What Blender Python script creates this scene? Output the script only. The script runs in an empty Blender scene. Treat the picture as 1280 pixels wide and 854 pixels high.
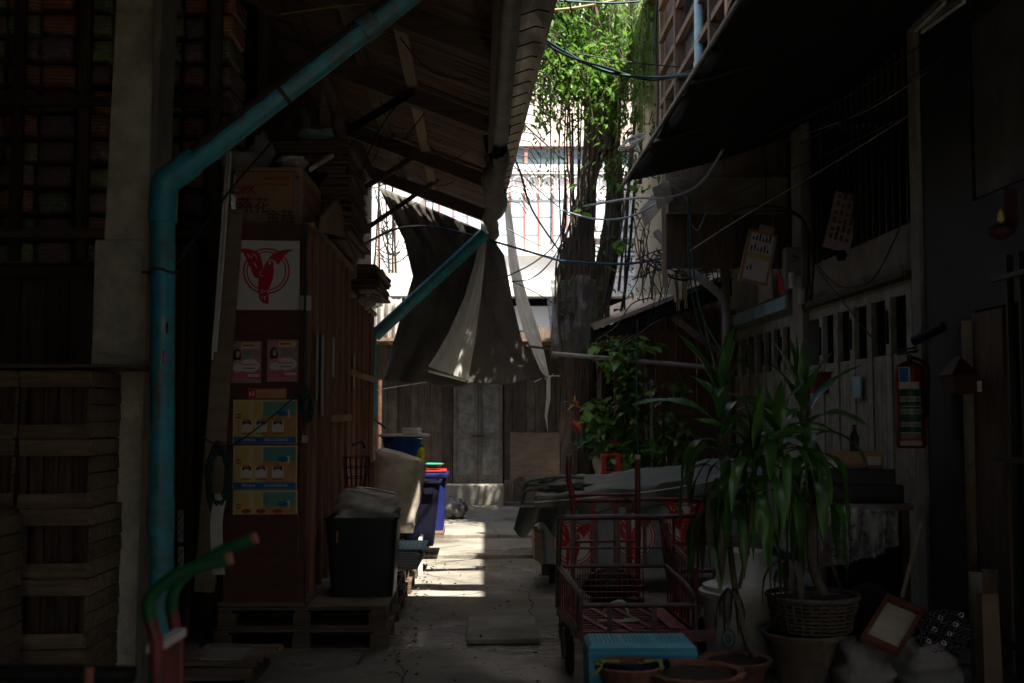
import bpy, math, random
from mathutils import Vector, Matrix, noise
from math import sin, cos, pi, radians as R
random.seed(7)
U = random.uniform
sc = bpy.context.scene
COL = sc.collection
V = Vector
# ------------------------------------------------------------------ camera
F = 1400.0; YAW = R(1.637); PITCH = R(3.6); H = 1.6
fwd = V((sin(YAW)*cos(PITCH), cos(YAW)*cos(PITCH), sin(PITCH)))
rgt = V((cos(YAW), -sin(YAW), 0)); upv = rgt.cross(fwd)
EYE = V((0, 0, H))
def at(u, v, Y):
    "the point seen at photo pixel (u, v) that stands Y metres down the alley"
    d = fwd + rgt*((u-640)/F) + upv*((427-v)/F)
    return EYE + d*(Y/d.y)
cd = bpy.data.cameras.new('camera'); cam = bpy.data.objects.new('camera', cd); COL.objects.link(cam)
cam.location = EYE; cam.rotation_euler = (-fwd).to_track_quat('Z', 'Y').to_euler()
cd.sensor_width = 36; cd.lens = F*36/1280; cd.clip_end = 2000; cd.clip_start = .05
cd.dof.use_dof = True; cd.dof.focus_distance = 9.8; cd.dof.aperture_fstop = 2.4; cd.dof.aperture_blades = 8
sc.camera = cam
# ------------------------------------------------------------------ materials
MT = {}
def mat(name, col, col2=None, rough=.75, metal=0, scale=4, st=(1, 1, 1), bump=.25, bs=40, bst=None, rnd=.12,
        trans=0, spec=.35, clear=0, dirt=None, dscale=1.3, damt=.5, wave=None, coat=0):
    m = bpy.data.materials.new(name); m.use_nodes = True; MT[name] = m
    nt = m.node_tree; N = nt.nodes; L = nt.links; N.clear()
    out = N.new('ShaderNodeOutputMaterial'); p = N.new('ShaderNodeBsdfPrincipled')
    tc = N.new('ShaderNodeTexCoord'); mp = N.new('ShaderNodeMapping'); mp.inputs['Scale'].default_value = st
    L.new(tc.outputs['Object'], mp.inputs[0])
    oi = N.new('ShaderNodeObjectInfo')
    ofs = N.new('ShaderNodeVectorMath'); ofs.operation = 'ADD'
    mul = N.new('ShaderNodeMath'); mul.operation = 'MULTIPLY'; mul.inputs[1].default_value = 37
    L.new(oi.outputs['Random'], mul.inputs[0]); L.new(mp.outputs[0], ofs.inputs[0]); L.new(mul.outputs[0], ofs.inputs[1])
    if col2 is None: col2 = tuple(c*.62 for c in col)
    nz = N.new('ShaderNodeTexNoise'); nz.inputs['Scale'].default_value = scale; nz.inputs['Detail'].default_value = 7
    nz.inputs['Roughness'].default_value = .62; L.new(ofs.outputs[0], nz.inputs[0])
    rp = N.new('ShaderNodeValToRGB'); rp.color_ramp.elements[0].position = .34; rp.color_ramp.elements[1].position = .66
    rp.color_ramp.elements[0].color = (*col2, 1); rp.color_ramp.elements[1].color = (*col, 1)
    L.new(nz.outputs[0], rp.inputs[0]); c = rp.outputs[0]
    if wave:   # stripes: (axis, scale, darker colour, amount)
        ax, ws, wc, wa = wave
        wv = N.new('ShaderNodeTexWave'); wv.bands_direction = ax; wv.inputs['Scale'].default_value = ws
        wv.inputs['Distortion'].default_value = 1.5; wv.inputs['Detail'].default_value = 3; L.new(tc.outputs['Object'], wv.inputs[0])
        f = N.new('ShaderNodeMath'); f.operation = 'MULTIPLY'; f.inputs[1].default_value = wa; L.new(wv.outputs[1], f.inputs[0])
        mx = N.new('ShaderNodeMix'); mx.data_type = 'RGBA'; L.new(f.outputs[0], mx.inputs[0]); L.new(c, mx.inputs[6])
        mx.inputs[7].default_value = (*wc, 1); c = mx.outputs[2]
    if dirt:
        n2 = N.new('ShaderNodeTexNoise'); n2.inputs['Scale'].default_value = dscale; n2.inputs['Detail'].default_value = 9
        n2.inputs['Roughness'].default_value = .7; L.new(tc.outputs['Object'], n2.inputs[0])
        r2 = N.new('ShaderNodeValToRGB'); r2.color_ramp.elements[0].position = .45; r2.color_ramp.elements[1].position = .62
        r2.color_ramp.elements[1].color = (damt,)*3+(1,); r2.color_ramp.elements[0].color = (0, 0, 0, 1); L.new(n2.outputs[0], r2.inputs[0])
        mx = N.new('ShaderNodeMix'); mx.data_type = 'RGBA'; L.new(r2.outputs[0], mx.inputs[0]); L.new(c, mx.inputs[6])
        mx.inputs[7].default_value = (*dirt, 1); c = mx.outputs[2]
    if rnd:
        mr = N.new('ShaderNodeMapRange'); mr.inputs[3].default_value = 1-rnd; mr.inputs[4].default_value = 1+rnd
        L.new(oi.outputs['Random'], mr.inputs[0])
        hs = N.new('ShaderNodeHueSaturation'); L.new(mr.outputs[0], hs.inputs['Value']); L.new(c, hs.inputs['Color']); c = hs.outputs[0]
    L.new(c, p.inputs['Base Color'])
    rr = N.new('ShaderNodeMapRange'); rr.inputs[3].default_value = max(.05, rough-.14); rr.inputs[4].default_value = min(1, rough+.12)
    L.new(nz.outputs[0], rr.inputs[0]); L.new(rr.outputs[0], p.inputs['Roughness'])
    p.inputs['Metallic'].default_value = metal; p.inputs['Specular IOR Level'].default_value = spec
    if coat: p.inputs['Coat Weight'].default_value = coat; p.inputs['Coat Roughness'].default_value = .25
    if bump:
        nb = N.new('ShaderNodeTexNoise'); nb.inputs['Scale'].default_value = bs; nb.inputs['Detail'].default_value = 5
        if bst:
            m2 = N.new('ShaderNodeMapping'); m2.inputs['Scale'].default_value = bst; L.new(tc.outputs['Object'], m2.inputs[0]); L.new(m2.outputs[0], nb.inputs[0])
        else: L.new(ofs.outputs[0], nb.inputs[0])
        b = N.new('ShaderNodeBump'); b.inputs['Strength'].default_value = bump; b.inputs['Distance'].default_value = .02
        L.new(nb.outputs[0], b.inputs['Height']); L.new(b.outputs[0], p.inputs['Normal'])
    s = p.outputs[0]
    if trans:
        t = N.new('ShaderNodeBsdfTranslucent'); L.new(c, t.inputs[0]); x = N.new('ShaderNodeMixShader'); x.inputs[0].default_value = trans
        L.new(s, x.inputs[1]); L.new(t.outputs[0], x.inputs[2]); s = x.outputs[0]
    if clear:
        t = N.new('ShaderNodeBsdfTransparent'); x = N.new('ShaderNodeMixShader')
        m3 = N.new('ShaderNodeMapRange'); m3.inputs[1].default_value = .35; m3.inputs[2].default_value = .65
        m3.inputs[3].default_value = min(1, clear+.2); m3.inputs[4].default_value = max(0, clear-.25); L.new(nz.outputs[0], m3.inputs[0]); L.new(m3.outputs[0], x.inputs[0])
        L.new(s, x.inputs[1]); L.new(t.outputs[0], x.inputs[2]); s = x.outputs[0]
    L.new(s, out.inputs[0])
    return m
VW = (14, 14, 1)     # grain running up
HW = (1, 14, 14)     # grain running along x
YW = (14, 1, 14)     # grain running along y
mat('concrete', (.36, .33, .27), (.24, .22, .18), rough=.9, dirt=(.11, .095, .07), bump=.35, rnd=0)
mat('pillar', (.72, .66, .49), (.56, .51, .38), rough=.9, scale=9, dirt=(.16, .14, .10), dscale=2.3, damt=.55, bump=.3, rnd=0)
mat('dark_concrete', (.16, .15, .13), (.09, .085, .07), rough=.92, dirt=(.05, .045, .035))
mat('wood_v', (.17, .115, .075), (.075, .05, .032), st=VW, scale=2.2, bst=(20, 20, 1), bs=5, bump=.5, rnd=.3)
mat('wood_h', (.17, .115, .075), (.075, .05, .032), st=HW, scale=2.2, bst=(1, 20, 20), bs=5, bump=.5, rnd=.3)
mat('wood_y', (.17, .115, .075), (.075, .05, .032), st=YW, scale=2.2, bst=(20, 1, 20), bs=5, bump=.5, rnd=.3)
mat('crate_wood', (.31, .22, .135), (.14, .09, .055), st=HW, scale=2.4, bst=(1, 20, 20), bs=5, bump=.5, rnd=.3, dirt=(.05, .035, .025), damt=.6)
mat('crate_wood_shaded', (.15, .09, .055), (.035, .022, .014), st=VW, scale=2.4, bst=(20, 20, 1), bs=5, bump=.5, rnd=.3)  # recessed front parts, shade of the recess put into a darker colour
mat('shed_wood', (.17, .12, .085), (.07, .048, .033), st=VW, scale=2.2, bst=(20, 20, 1), bs=5, bump=.6, rnd=.35, dirt=(.26, .25, .23), dscale=3, damt=.3)
mat('red_ply', (.15, .05, .03), (.085, .03, .02), st=(3, 3, 10), scale=2, rough=.6, dirt=(.06, .025, .016), bump=.15, rnd=.1)
mat('side_board', (.36, .18, .11), (.2, .10, .06), st=VW, scale=2, rough=.6, bst=(20, 20, 1), bs=5, rnd=.25)
mat('plywood', (.30, .22, .15), (.20, .14, .09), st=(2, 6, 9), scale=2, rough=.8, dirt=(.12, .09, .06), damt=.5)
mat('pale_wood', (.42, .31, .2), (.26, .18, .11), st=VW, scale=2, rnd=.2)
mat('brown_metal', (.22, .135, .095), (.13, .075, .05), rough=.65, scale=6, rnd=.1, dirt=(.08, .05, .035))
mat('roof_sheet', (.32, .21, .145), (.11, .07, .048), rough=.55, st=(.6, 16, 1), scale=1.5, rnd=0, bump=.1)
mat('black_cloth', (.018, .017, .016), (.01, .01, .01), rough=.95, bump=.2, spec=.1)
mat('milky_sheet', (.8, .81, .79), (.66, .66, .63), rough=.6, trans=.6, scale=3)
mat('tarp', (.165, .145, .12), (.10, .088, .075), rough=.75, scale=2.5, bump=.7, bst=(5, 5, 1), bs=2.2, trans=.3, rnd=0, dirt=(.12, .11, .1), damt=.25)
mat('roll_cloth', (.88, .84, .77), (.7, .66, .6), rough=.85, st=(9, 9, 1), scale=3, trans=.5, rnd=0)
mat('wrap_cloth', (.23, .205, .175), (.10, .09, .075), rough=.8, scale=9, bump=.5, bs=20, trans=.1)
mat('bright_cloth', (.92, .91, .88), (.8, .79, .75), rough=.8, scale=8, trans=.62)
mat('dust', (.11, .09, .065), (.07, .055, .04), rough=.95, scale=7)
mat('blue_pipe', (.05, .40, .50), (.035, .31, .40), rough=.42, scale=3, st=(3, 3, 1), dirt=(.12, .10, .07), dscale=5, damt=.75, bump=.06, spec=.5, rnd=0)
mat('pale_blue', (.35, .55, .6), rough=.5)
mat('grey_pipe', (.30, .29, .27), (.18, .17, .15), rough=.6, dirt=(.08, .07, .06))
mat('steel', (.3, .3, .29), (.16, .15, .13), rough=.4, metal=.8)
mat('rusty_steel', (.16, .08, .045), (.06, .035, .025), rough=.75, metal=.3, scale=14)
mat('dark_steel', (.04, .038, .036), (.02, .02, .02), rough=.45, metal=.5)
mat('cart_red', (.34, .05, .045), (.17, .03, .028), rough=.42, scale=16, dirt=(.05, .025, .02), dscale=9, damt=.8, bump=.15, spec=.5)
mat('cart_dark', (.13, .075, .07), (.06, .04, .038), rough=.4, metal=.3, scale=14)
mat('rubber', (.02, .02, .02), rough=.85)
mat('green_grip', (.009, .11, .038), (.006, .075, .026), rough=.5, bump=.1, rnd=0)
mat('orange', (.42, .17, .10), rough=.6)
mat('white_paint', (.72, .70, .66), (.5, .48, .43), rough=.7, dirt=(.3, .26, .2), damt=.3)
mat('facade', (.84, .84, .83), (.78, .78, .77), rough=.85, scale=2, dirt=(.6, .56, .5), damt=.25, bump=.1)
mat('facade_pink', (.74, .62, .55), (.68, .56, .49), rough=.85, scale=2, bump=.1)
mat('pane_blue', (.56, .64, .70), (.5, .58, .64), rough=.25, scale=1, bump=0, spec=.7, rnd=.15)
mat('mullion', (.42, .18, .14), (.3, .13, .1), rough=.6)
mat('glass_dark', (.10, .13, .14), (.06, .08, .09), rough=.15, scale=2, bump=.02, spec=.8)
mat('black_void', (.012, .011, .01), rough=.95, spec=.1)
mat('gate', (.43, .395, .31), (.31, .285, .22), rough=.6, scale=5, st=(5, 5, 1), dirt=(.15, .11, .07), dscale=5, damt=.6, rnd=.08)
mat('stained_wall', (.27, .25, .2), (.17, .155, .125), rough=.9, dirt=(.17, .085, .03), dscale=2, damt=.7, rnd=0)
mat('blue_grey', (.016, .024, .027), (.01, .016, .019), rough=.6)
mat('cardboard', (.42, .26, .15), (.33, .2, .115), rough=.85, scale=3, dirt=(.2, .12, .07), damt=.3)
mat('cardboard_edge', (.30, .20, .12), (.16, .10, .06), rough=.9, st=(1, 1, 30), scale=3, wave=('Z', 9, (.06, .04, .025), .8))
mat('box_red', (.45, .05, .03), rough=.8, bump=0)
mat('ink', (.03, .02, .018), rough=.8, bump=0)
mat('ink_brown', (.14, .075, .045), (.09, .05, .03), rough=.8, bump=0)
mat('poster_white', (.66, .64, .59), (.58, .56, .51), rough=.6, scale=2, bump=.05, rnd=0)
mat('logo_red', (.55, .015, .03), (.47, .012, .026), rough=.6, bump=0, rnd=0)
mat('logo_bright', (.62, .04, .02), rough=.6, bump=0, rnd=0)
mat('poster_yellow', (.62, .46, .13), (.55, .36, .1), rough=.5, scale=5, bump=0, rnd=0)
mat('poster_cream', (.66, .55, .28), (.5, .42, .2), rough=.5, scale=8, bump=0, rnd=0)
mat('poster_teal', (.09, .27, .28), (.14, .3, .22), rough=.5, scale=9, bump=0, rnd=0)
mat('poster_orange', (.5, .2, .06), (.55, .32, .12), rough=.5, scale=14, bump=0, rnd=0)
mat('poster_blue', (.02, .17, .42), rough=.5, bump=0, rnd=0)
mat('poster_pink', (.62, .13, .2), (.55, .08, .15), rough=.5, bump=0, rnd=0)
mat('poster_rose', (.46, .27, .28), (.34, .17, .19), rough=.5, scale=18, bump=0, rnd=0)
mat('poster_skin', (.6, .38, .28), rough=.5, bump=0, rnd=0)
mat('bag_white', (.72, .68, .61), (.5, .47, .42), rough=.42, scale=5, bump=.3, bs=9, trans=.15, rnd=.05)
mat('sack_clear', (.72, .64, .52), (.5, .44, .35), rough=.3, scale=4, bump=.9, bst=(3, 3, 1.3), bs=2.4, trans=.25, clear=.12, spec=.6, rnd=0)
mat('film_grey', (.26, .25, .235), (.10, .095, .09), rough=.25, scale=7, bump=.7, bs=9, trans=.1, clear=.5, spec=.7, rnd=0)
mat('plastic_film', (.5, .49, .46), (.25, .24, .23), rough=.18, scale=7, bump=.6, bs=9, trans=.15, clear=.42, spec=.8, rnd=0)
mat('trash_film', (.22, .21, .2), (.08, .07, .065), rough=.2, scale=16, bump=.8, bs=22, trans=.2, spec=.8)
mat('bin_black', (.026, .025, .026), (.018, .017, .018), rough=.42, bump=.05)
mat('bin_navy', (.007, .007, .02), (.005, .005, .013), rough=.6, spec=.15, bump=.05)
mat('tub_blue', (.02, .13, .42), (.015, .10, .35), rough=.3, bump=.05, trans=.1)
mat('box_blue', (.02, .026, .14), (.014, .017, .10), rough=.3, bump=.05, trans=.12)
mat('yellow_plastic', (.65, .62, .05), rough=.35, bump=0, trans=.2)
mat('green_plastic', (.03, .35, .2), rough=.35, bump=0)
mat('red_plastic', (.62, .035, .02), rough=.35, bump=.03, trans=.1)
mat('newspaper', (.5, .48, .44), (.38, .36, .33), rough=.85, st=(1, 1, 25), scale=4, wave=('Z', 14, (.16, .14, .12), .6))
mat('print_blue', (.1, .38, .5), (.05, .25, .36), rough=.6, bump=0)
mat('basket_blue', (.09, .42, .55), (.07, .35, .46), rough=.42, bump=.1, bs=60)
mat('terracotta', (.24, .105, .065), (.14, .065, .045), rough=.85, dirt=(.06, .045, .035), dscale=5, damt=.6)
mat('clay', (.21, .155, .11), (.12, .09, .065), rough=.9, dirt=(.07, .055, .045), dscale=5, damt=.6)
mat('soil', (.05, .038, .028), (.02, .016, .012), rough=1, scale=30, bump=.8, bs=60)
mat('wicker', (.12, .095, .07), (.05, .04, .03), rough=.8, scale=20)
mat('tank', (.76, .72, .63), (.64, .60, .51), rough=.4, scale=3, trans=.12, dirt=(.3, .26, .2), damt=.4, bump=.08)
mat('bark', (.15, .105, .075), (.045, .032, .024), rough=.95, st=(7, 7, 1), scale=3, bst=(9, 9, 1), bs=7, bump=1, rnd=0)
mat('leaf_tree', (.10, .21, .03), (.045, .11, .016), rough=.45, scale=3, trans=.5, bump=0, spec=.4, rnd=0)
mat('leaf_bright', (.19, .34, .05), (.09, .2, .03), rough=.45, scale=3, trans=.55, bump=0, rnd=0)
mat('leaf_pothos', (.13, .27, .04), (.06, .15, .025), rough=.35, scale=3, trans=.35, bump=0, spec=.5, rnd=0)
mat('leaf_drac', (.08, .22, .035), (.03, .10, .018), rough=.36, scale=3, trans=.3, bump=.1, bs=20, spec=.55, rnd=.1)
mat('needle', (.36, .48, .17), (.2, .32, .1), rough=.6, trans=.5, bump=0, rnd=0)
mat('stem', (.13, .10, .075), (.06, .045, .035), rough=.9)
mat('vine', (.075, .052, .04), rough=.9)
mat('grey_tarp', (.17, .18, .155), (.10, .108, .092), rough=.65, scale=3, bump=.2, bs=9, rnd=0, dirt=(.07, .07, .06), damt=.4)
mat('cart_panel', (.30, .36, .38), (.24, .29, .31), rough=.6, dirt=(.1, .1, .09), damt=.4, rnd=0)
mat('rope_green', (.018, .075, .055), (.012, .05, .038), rough=.8, st=(40, 40, 40))
mat('wire_black', (.015, .014, .014), rough=.6, bump=0)
mat('wire_brown', (.07, .045, .035), rough=.7, bump=0)
mat('wire_purple', (.10, .03, .06), rough=.5, bump=0)
mat('wire_grey', (.3, .32, .33), rough=.5, bump=0)
mat('wire_teal', (.015, .06, .06), rough=.5, bump=0)
mat('wire_yellow', (.35, .25, .12), rough=.6, bump=0)
mat('wire_blue', (.008, .035, .08), rough=.5, bump=0)
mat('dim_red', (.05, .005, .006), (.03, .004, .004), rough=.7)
mat('card_dark', (.2, .14, .09), (.13, .09, .06), rough=.9)
mat('ext_red', (.15, .008, .01), (.11, .006, .008), rough=.35, bump=.03)
mat('label_green', (.0, .09, .05), rough=.5, bump=0)
mat('label_white', (.5, .5, .45), rough=.6, bump=0)
mat('bag_grey', (.22, .21, .195), (.15, .145, .135), rough=.7, scale=7, bump=.9, bs=7)
mat('sign_pink', (.42, .30, .28), (.25, .16, .15), rough=.8, scale=6)
mat('meter_white', (.55, .55, .5), rough=.5)
mat('yellow_wood', (.45, .33, .14), (.3, .2, .08), st=VW, rough=.8)
mat('yellow_rope', (.4, .42, .12), rough=.8, scale=30)
mat('cream_wall', (.42, .38, .28), (.3, .27, .19), rough=.85, st=(8, 8, 1), dirt=(.16, .13, .09), rnd=.15)
mat('bundle_a', (.6, .10, .08), (.3, .05, .05), rough=.3, st=(1, 1, 16), scale=4, wave=('Z', 11, (.6, .45, .12), .75), spec=.8, coat=.6, bump=.6, bs=13, rnd=.3)
mat('bundle_b', (.5, .42, .15), (.25, .22, .1), rough=.3, st=(1, 1, 16), scale=4, wave=('Z', 11, (.08, .3, .16), .75), spec=.8, coat=.6, bump=.6, bs=13, rnd=.3)
mat('bundle_c', (.26, .30, .36), (.12, .14, .22), rough=.3, st=(1, 1, 16), scale=4, wave=('Z', 11, (.5, .14, .10), .75), spec=.8, coat=.6, bump=.6, bs=13, rnd=.3)
# ------------------------------------------------------------------ mesh helpers
class MB:
    def __init__(s): s.v = []; s.f = []; s.mi = []; s.mats = []; s.cur = 0
    def m(s, name):
        if name not in s.mats: s.mats.append(name)
        s.cur = s.mats.index(name); return s
    def add(s, vs, fs, T=None):
        o = len(s.v); s.v += [(T @ V(p)) if T is not None else V(p) for p in vs]
        s.f += [[i+o for i in f] for f in fs]; s.mi += [s.cur]*len(fs); return s
    def box(s, x0, y0, z0, x1, y1, z1, T=None, j=0):
        p = [(x+U(-j, j), y+U(-j, j), z+U(-j, j)) for z in (z0, z1) for y in (y0, y1) for x in (x0, x1)]
        return s.add(p, [(0, 2, 3, 1), (4, 5, 7, 6), (0, 1, 5, 4), (2, 6, 7, 3), (0, 4, 6, 2), (1, 3, 7, 5)], T)
    def bar(s, a, b, w, h, up=(0, 0, 1)):
        a = V(a); b = V(b); d = (b-a).normalized(); u = V(up)
        if abs(d.dot(u)) > .97: u = V((0, 1, 0))
        x = d.cross(u).normalized(); z = x.cross(d)
        p = [q + x*i*w/2 + z*k*h/2 for q in (a, b) for k in (-1, 1) for i in (-1, 1)]
        return s.add(p, [(0, 1, 3, 2), (4, 6, 7, 5), (0, 4, 5, 1), (2, 3, 7, 6), (0, 2, 6, 4), (1, 5, 7, 3)])
    def tube(s, pts, r, n=8):
        pts = [V(p) for p in pts]; k = len(pts); rs = r if isinstance(r, (list, tuple)) else [r]*k
        d0 = (pts[1]-pts[0]).normalized(); ref = V((0, 0, 1)) if abs(d0.z) < .9 else V((1, 0, 0))
        x = d0.cross(ref).normalized(); vs = []
        for i, p in enumerate(pts):
            d = (pts[min(i+1, k-1)]-pts[max(i-1, 0)]).normalized()
            x = (x - d*x.dot(d)).normalized(); y = d.cross(x)
            vs += [p + (x*cos(2*pi*q/n)+y*sin(2*pi*q/n))*rs[i] for q in range(n)]
        fs = [(i*n+q, i*n+(q+1) % n, (i+1)*n+(q+1) % n, (i+1)*n+q) for i in range(k-1) for q in range(n)]
        fs += [tuple(range(n))[::-1], tuple((k-1)*n+q for q in range(n))]
        return s.add(vs, fs)
    def lathe(s, prof, c=(0, 0, 0), n=28, wob=None, T=None):
        vs = []
        for i, (r, z) in enumerate(prof):
            for q in range(n):
                a = 2*pi*q/n; rr = r*(1+(wob(a, i) if wob else 0)); vs.append((c[0]+rr*cos(a), c[1]+rr*sin(a), c[2]+z))
        k = len(prof)
        fs = [(i*n+q, i*n+(q+1) % n, (i+1)*n+(q+1) % n, (i+1)*n+q) for i in range(k-1) for q in range(n)]
        fs += [tuple(range(n))[::-1], tuple((k-1)*n+q for q in range(n))]
        return s.add(vs, fs, T)
    def grid(s, fn, nu, nv):
        vs = [fn(i/nu, j/nv) for i in range(nu+1) for j in range(nv+1)]
        fs = [(i*(nv+1)+j, (i+1)*(nv+1)+j, (i+1)*(nv+1)+j+1, i*(nv+1)+j+1) for i in range(nu) for j in range(nv)]
        return s.add(vs, fs)
    def poly(s, pts, th=(0, 0, 0)):
        "flat outline pulled along th"
        pts = [V(p) for p in pts]; n = len(pts); t = V(th)
        if t.length == 0: return s.add(pts, [tuple(range(n))])
        return s.add(pts+[p+t for p in pts], [tuple(range(n)), tuple(range(2*n-1, n-1, -1))]+[(i, i+n, (i+1) % n+n, (i+1) % n) for i in range(n)])
    def sph(s, c, r, n=12, k=8, nz=0, nf=3):
        c = V(c); r = r if isinstance(r, (tuple, list)) else (r, r, r); vs = []
        for i in range(k+1):
            for q in range(n):
                a = 2*pi*q/n; b = pi*i/k; d = V((sin(b)*cos(a), sin(b)*sin(a), cos(b)))
                g = 1+nz*noise.noise(d*nf+c*3)
                vs.append(c+V((d.x*r[0], d.y*r[1], d.z*r[2]))*g)
        return s.add(vs, [(i*n+q, (i+1)*n+q, (i+1)*n+(q+1) % n, i*n+(q+1) % n) for i in range(k) for q in range(n)])
    def build(s, name, mt=None, parent=None, smooth=False, bevel=0, solid=0, angle=40, sub=0):
        me = bpy.data.meshes.new(name); o = bpy.data.objects.new(name, me); COL.objects.link(o)
        if parent is not None:
            off = OFF[parent.name]; o.parent = parent
        else:
            xs = [p.x for p in s.v]; ys = [p.y for p in s.v]; zs = [p.z for p in s.v]
            off = V(((min(xs)+max(xs))/2, (min(ys)+max(ys))/2, min(zs))); o.location = off
        OFF[o.name] = off
        me.from_pydata([p-off for p in s.v], [], s.f)
        mats = s.mats if s.mats else [mt]
        for x in mats: me.materials.append(MT[x])
        if len(mats) > 1:
            for p, i in zip(me.polygons, s.mi): p.material_index = i
        me.validate()
        import bmesh
        if s.__dict__.get('fixn', True):
            bm = bmesh.new(); bm.from_mesh(me); bmesh.ops.recalc_face_normals(bm, faces=bm.faces); bm.to_mesh(me); bm.free()
        if smooth:
            me.shade_smooth()
            me.set_sharp_from_angle(angle=R(angle))
        if solid: md = o.modifiers.new('solid', 'SOLIDIFY'); md.thickness = solid; md.offset = 0
        if bevel: md = o.modifiers.new('bevel', 'BEVEL'); md.width = bevel; md.segments = 2; md.limit_method = 'ANGLE'
        if sub: md = o.modifiers.new('sub', 'SUBSURF'); md.levels = sub; md.render_levels = sub
        return o
OFF = {}
def tag(o, label=None, cat=None, group=None, kind=None):
    if label: o['label'] = label
    if cat: o['category'] = cat
    if group: o['group'] = group
    if kind: o['kind'] = kind
    return o
def thing(name, loc, label, cat, group=None):
    o = bpy.data.objects.new(name, None); COL.objects.link(o); o.location = loc; o.empty_display_size = .1
    OFF[o.name] = V(loc); return tag(o, label, cat, group)
def dup(o, move=(0, 0, 0), rz=0, label=None, parent=None):
    c = o.copy(); COL.objects.link(c)
    if parent is None:
        c.location = o.location+V(move); c.rotation_euler.z += rz
        if label: c['label'] = label
    else: c.parent = parent
    for ch in [x for x in bpy.data.objects if x.parent == o]: dup(ch, parent=c)
    return c
def front(mb, u0, v0, u1, v1, Y, d, j=0):
    "box whose front face fills a pixel rectangle at Y, going d back"
    a = at(u0, v1, Y); b = at(u1, v0, Y); return mb.box(a.x, Y, a.z, b.x, Y+d, b.z, j=j)
def gz(x, y, s=1, k=0): return noise.noise(V((x*s+k, y*s, k*1.7)))
def arc(a, b, sag, n=14):
    a = V(a); b = V(b); return [a.lerp(b, i/n) - V((0, 0, sag*4*(i/n)*(1-i/n))) for i in range(n+1)]
def smooth_path(pts, n=6):
    pts = [V(p) for p in pts]; out = []
    for i in range(len(pts)-1):
        p0 = pts[max(i-1, 0)]; p1 = pts[i]; p2 = pts[i+1]; p3 = pts[min(i+2, len(pts)-1)]
        for k in range(n):
            t = k/n; out.append(.5*((2*p1)+(p2-p0)*t+(2*p0-5*p1+4*p2-p3)*t*t+(3*p1-p0-3*p2+p3)*t**3))
    return out+[pts[-1]]
def st(mb, name, mt=None, parent=None, **k): return tag(mb.build(name, mt, parent, **k), kind='structure')
# ================================================================== world, light
w = bpy.data.worlds.new('World'); sc.world = w; w.use_nodes = True
nt = w.node_tree; bg = nt.nodes['Background']; sky = nt.nodes.new('ShaderNodeTexSky'); sky.sky_type = 'NISHITA'; sky.sun_disc = False
SUN = V((.30, -.42, 1.0)).normalized()
sky.sun_elevation = math.asin(SUN.z); sky.sun_rotation = math.atan2(SUN.x, SUN.y); sky.dust_density = 2.5
nt.links.new(sky.outputs[0], bg.inputs[0]); bg.inputs[1].default_value = .085
sl = bpy.data.lights.new('sun', 'SUN'); sl.energy = 4.6; sl.angle = R(.5); sl.color = (1, .965, .92)
so = bpy.data.objects.new('sun', sl); COL.objects.link(so); so.rotation_euler = SUN.to_track_quat('Z', 'Y').to_euler()
vs = sc.view_settings; vs.view_transform = 'Standard'; vs.look = 'None'; vs.gamma = 1; vs.exposure = 2.0
vs.use_white_balance = True; vs.white_balance_temperature = 6800; vs.white_balance_tint = 8
cy = sc.cycles; cy.use_denoising = True; cy.max_bounces = 7; cy.diffuse_bounces = 5; cy.glossy_bounces = 3; cy.transmission_bounces = 4
cy.transparent_max_bounces = 8; cy.sample_clamp_indirect = 4; cy.caustics_reflective = False; cy.caustics_refractive = False
try: cy.denoiser = 'OPENIMAGEDENOISE'; cy.denoising_input_passes = 'RGB_ALBEDO_NORMAL'
except Exception: pass
# ================================================================== ground
def ground_mat():
    m = mat('alley_concrete', (.27, .245, .20), (.16, .145, .12), rough=.8, scale=1.6, dirt=(.075, .065, .052), dscale=.9, damt=.75, bump=.5, bs=22, rnd=0)
    N = m.node_tree.nodes; L = m.node_tree.links; p = [n for n in N if n.type == 'BSDF_PRINCIPLED'][0]
    tc = N.new('ShaderNodeTexCoord'); vo = N.new('ShaderNodeTexVoronoi'); vo.feature = 'DISTANCE_TO_EDGE'; vo.inputs['Scale'].default_value = .55
    nz = N.new('ShaderNodeTexNoise'); nz.inputs['Scale'].default_value = 2.4; nz.inputs['Detail'].default_value = 8
    ad = N.new('ShaderNodeMix'); ad.data_type = 'VECTOR'; ad.inputs[0].default_value = .16
    L.new(tc.outputs['Object'], nz.inputs[0]); L.new(tc.outputs['Object'], ad.inputs[4]); L.new(nz.outputs[1], ad.inputs[5]); L.new(ad.outputs[1], vo.inputs[0])
    mr = N.new('ShaderNodeMapRange'); mr.inputs[1].default_value = 0; mr.inputs[2].default_value = .006; L.new(vo.outputs[0], mr.inputs[0])
    src = p.inputs['Base Color'].links[0].from_socket
    mx = N.new('ShaderNodeMix'); mx.data_type = 'RGBA'; L.new(mr.outputs[0], mx.inputs[0]); mx.inputs[6].default_value = (.03, .027, .022, 1); L.new(src, mx.inputs[7]); L.new(mx.outputs[2], p.inputs['Base Color'])
    # damp patches
    wn = N.new('ShaderNodeTexNoise'); wn.inputs['Scale'].default_value = .55; wn.inputs['Detail'].default_value = 5; L.new(tc.outputs['Object'], wn.inputs[0])
    wr = N.new('ShaderNodeMapRange'); wr.inputs[1].default_value = .48; wr.inputs[2].default_value = .58; wr.inputs[3].default_value = .85; wr.inputs[4].default_value = .22
    L.new(wn.outputs[0], wr.inputs[0]); L.new(wr.outputs[0], p.inputs['Roughness'])
ground_mat()
mb = MB()
def gfn(a, b):
    x = -3.6+7.2*a; y = 3+11.5*b; return (x, y, .018*gz(x, y, .8)+.006*gz(x, y, 5, 3)+.004)
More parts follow.
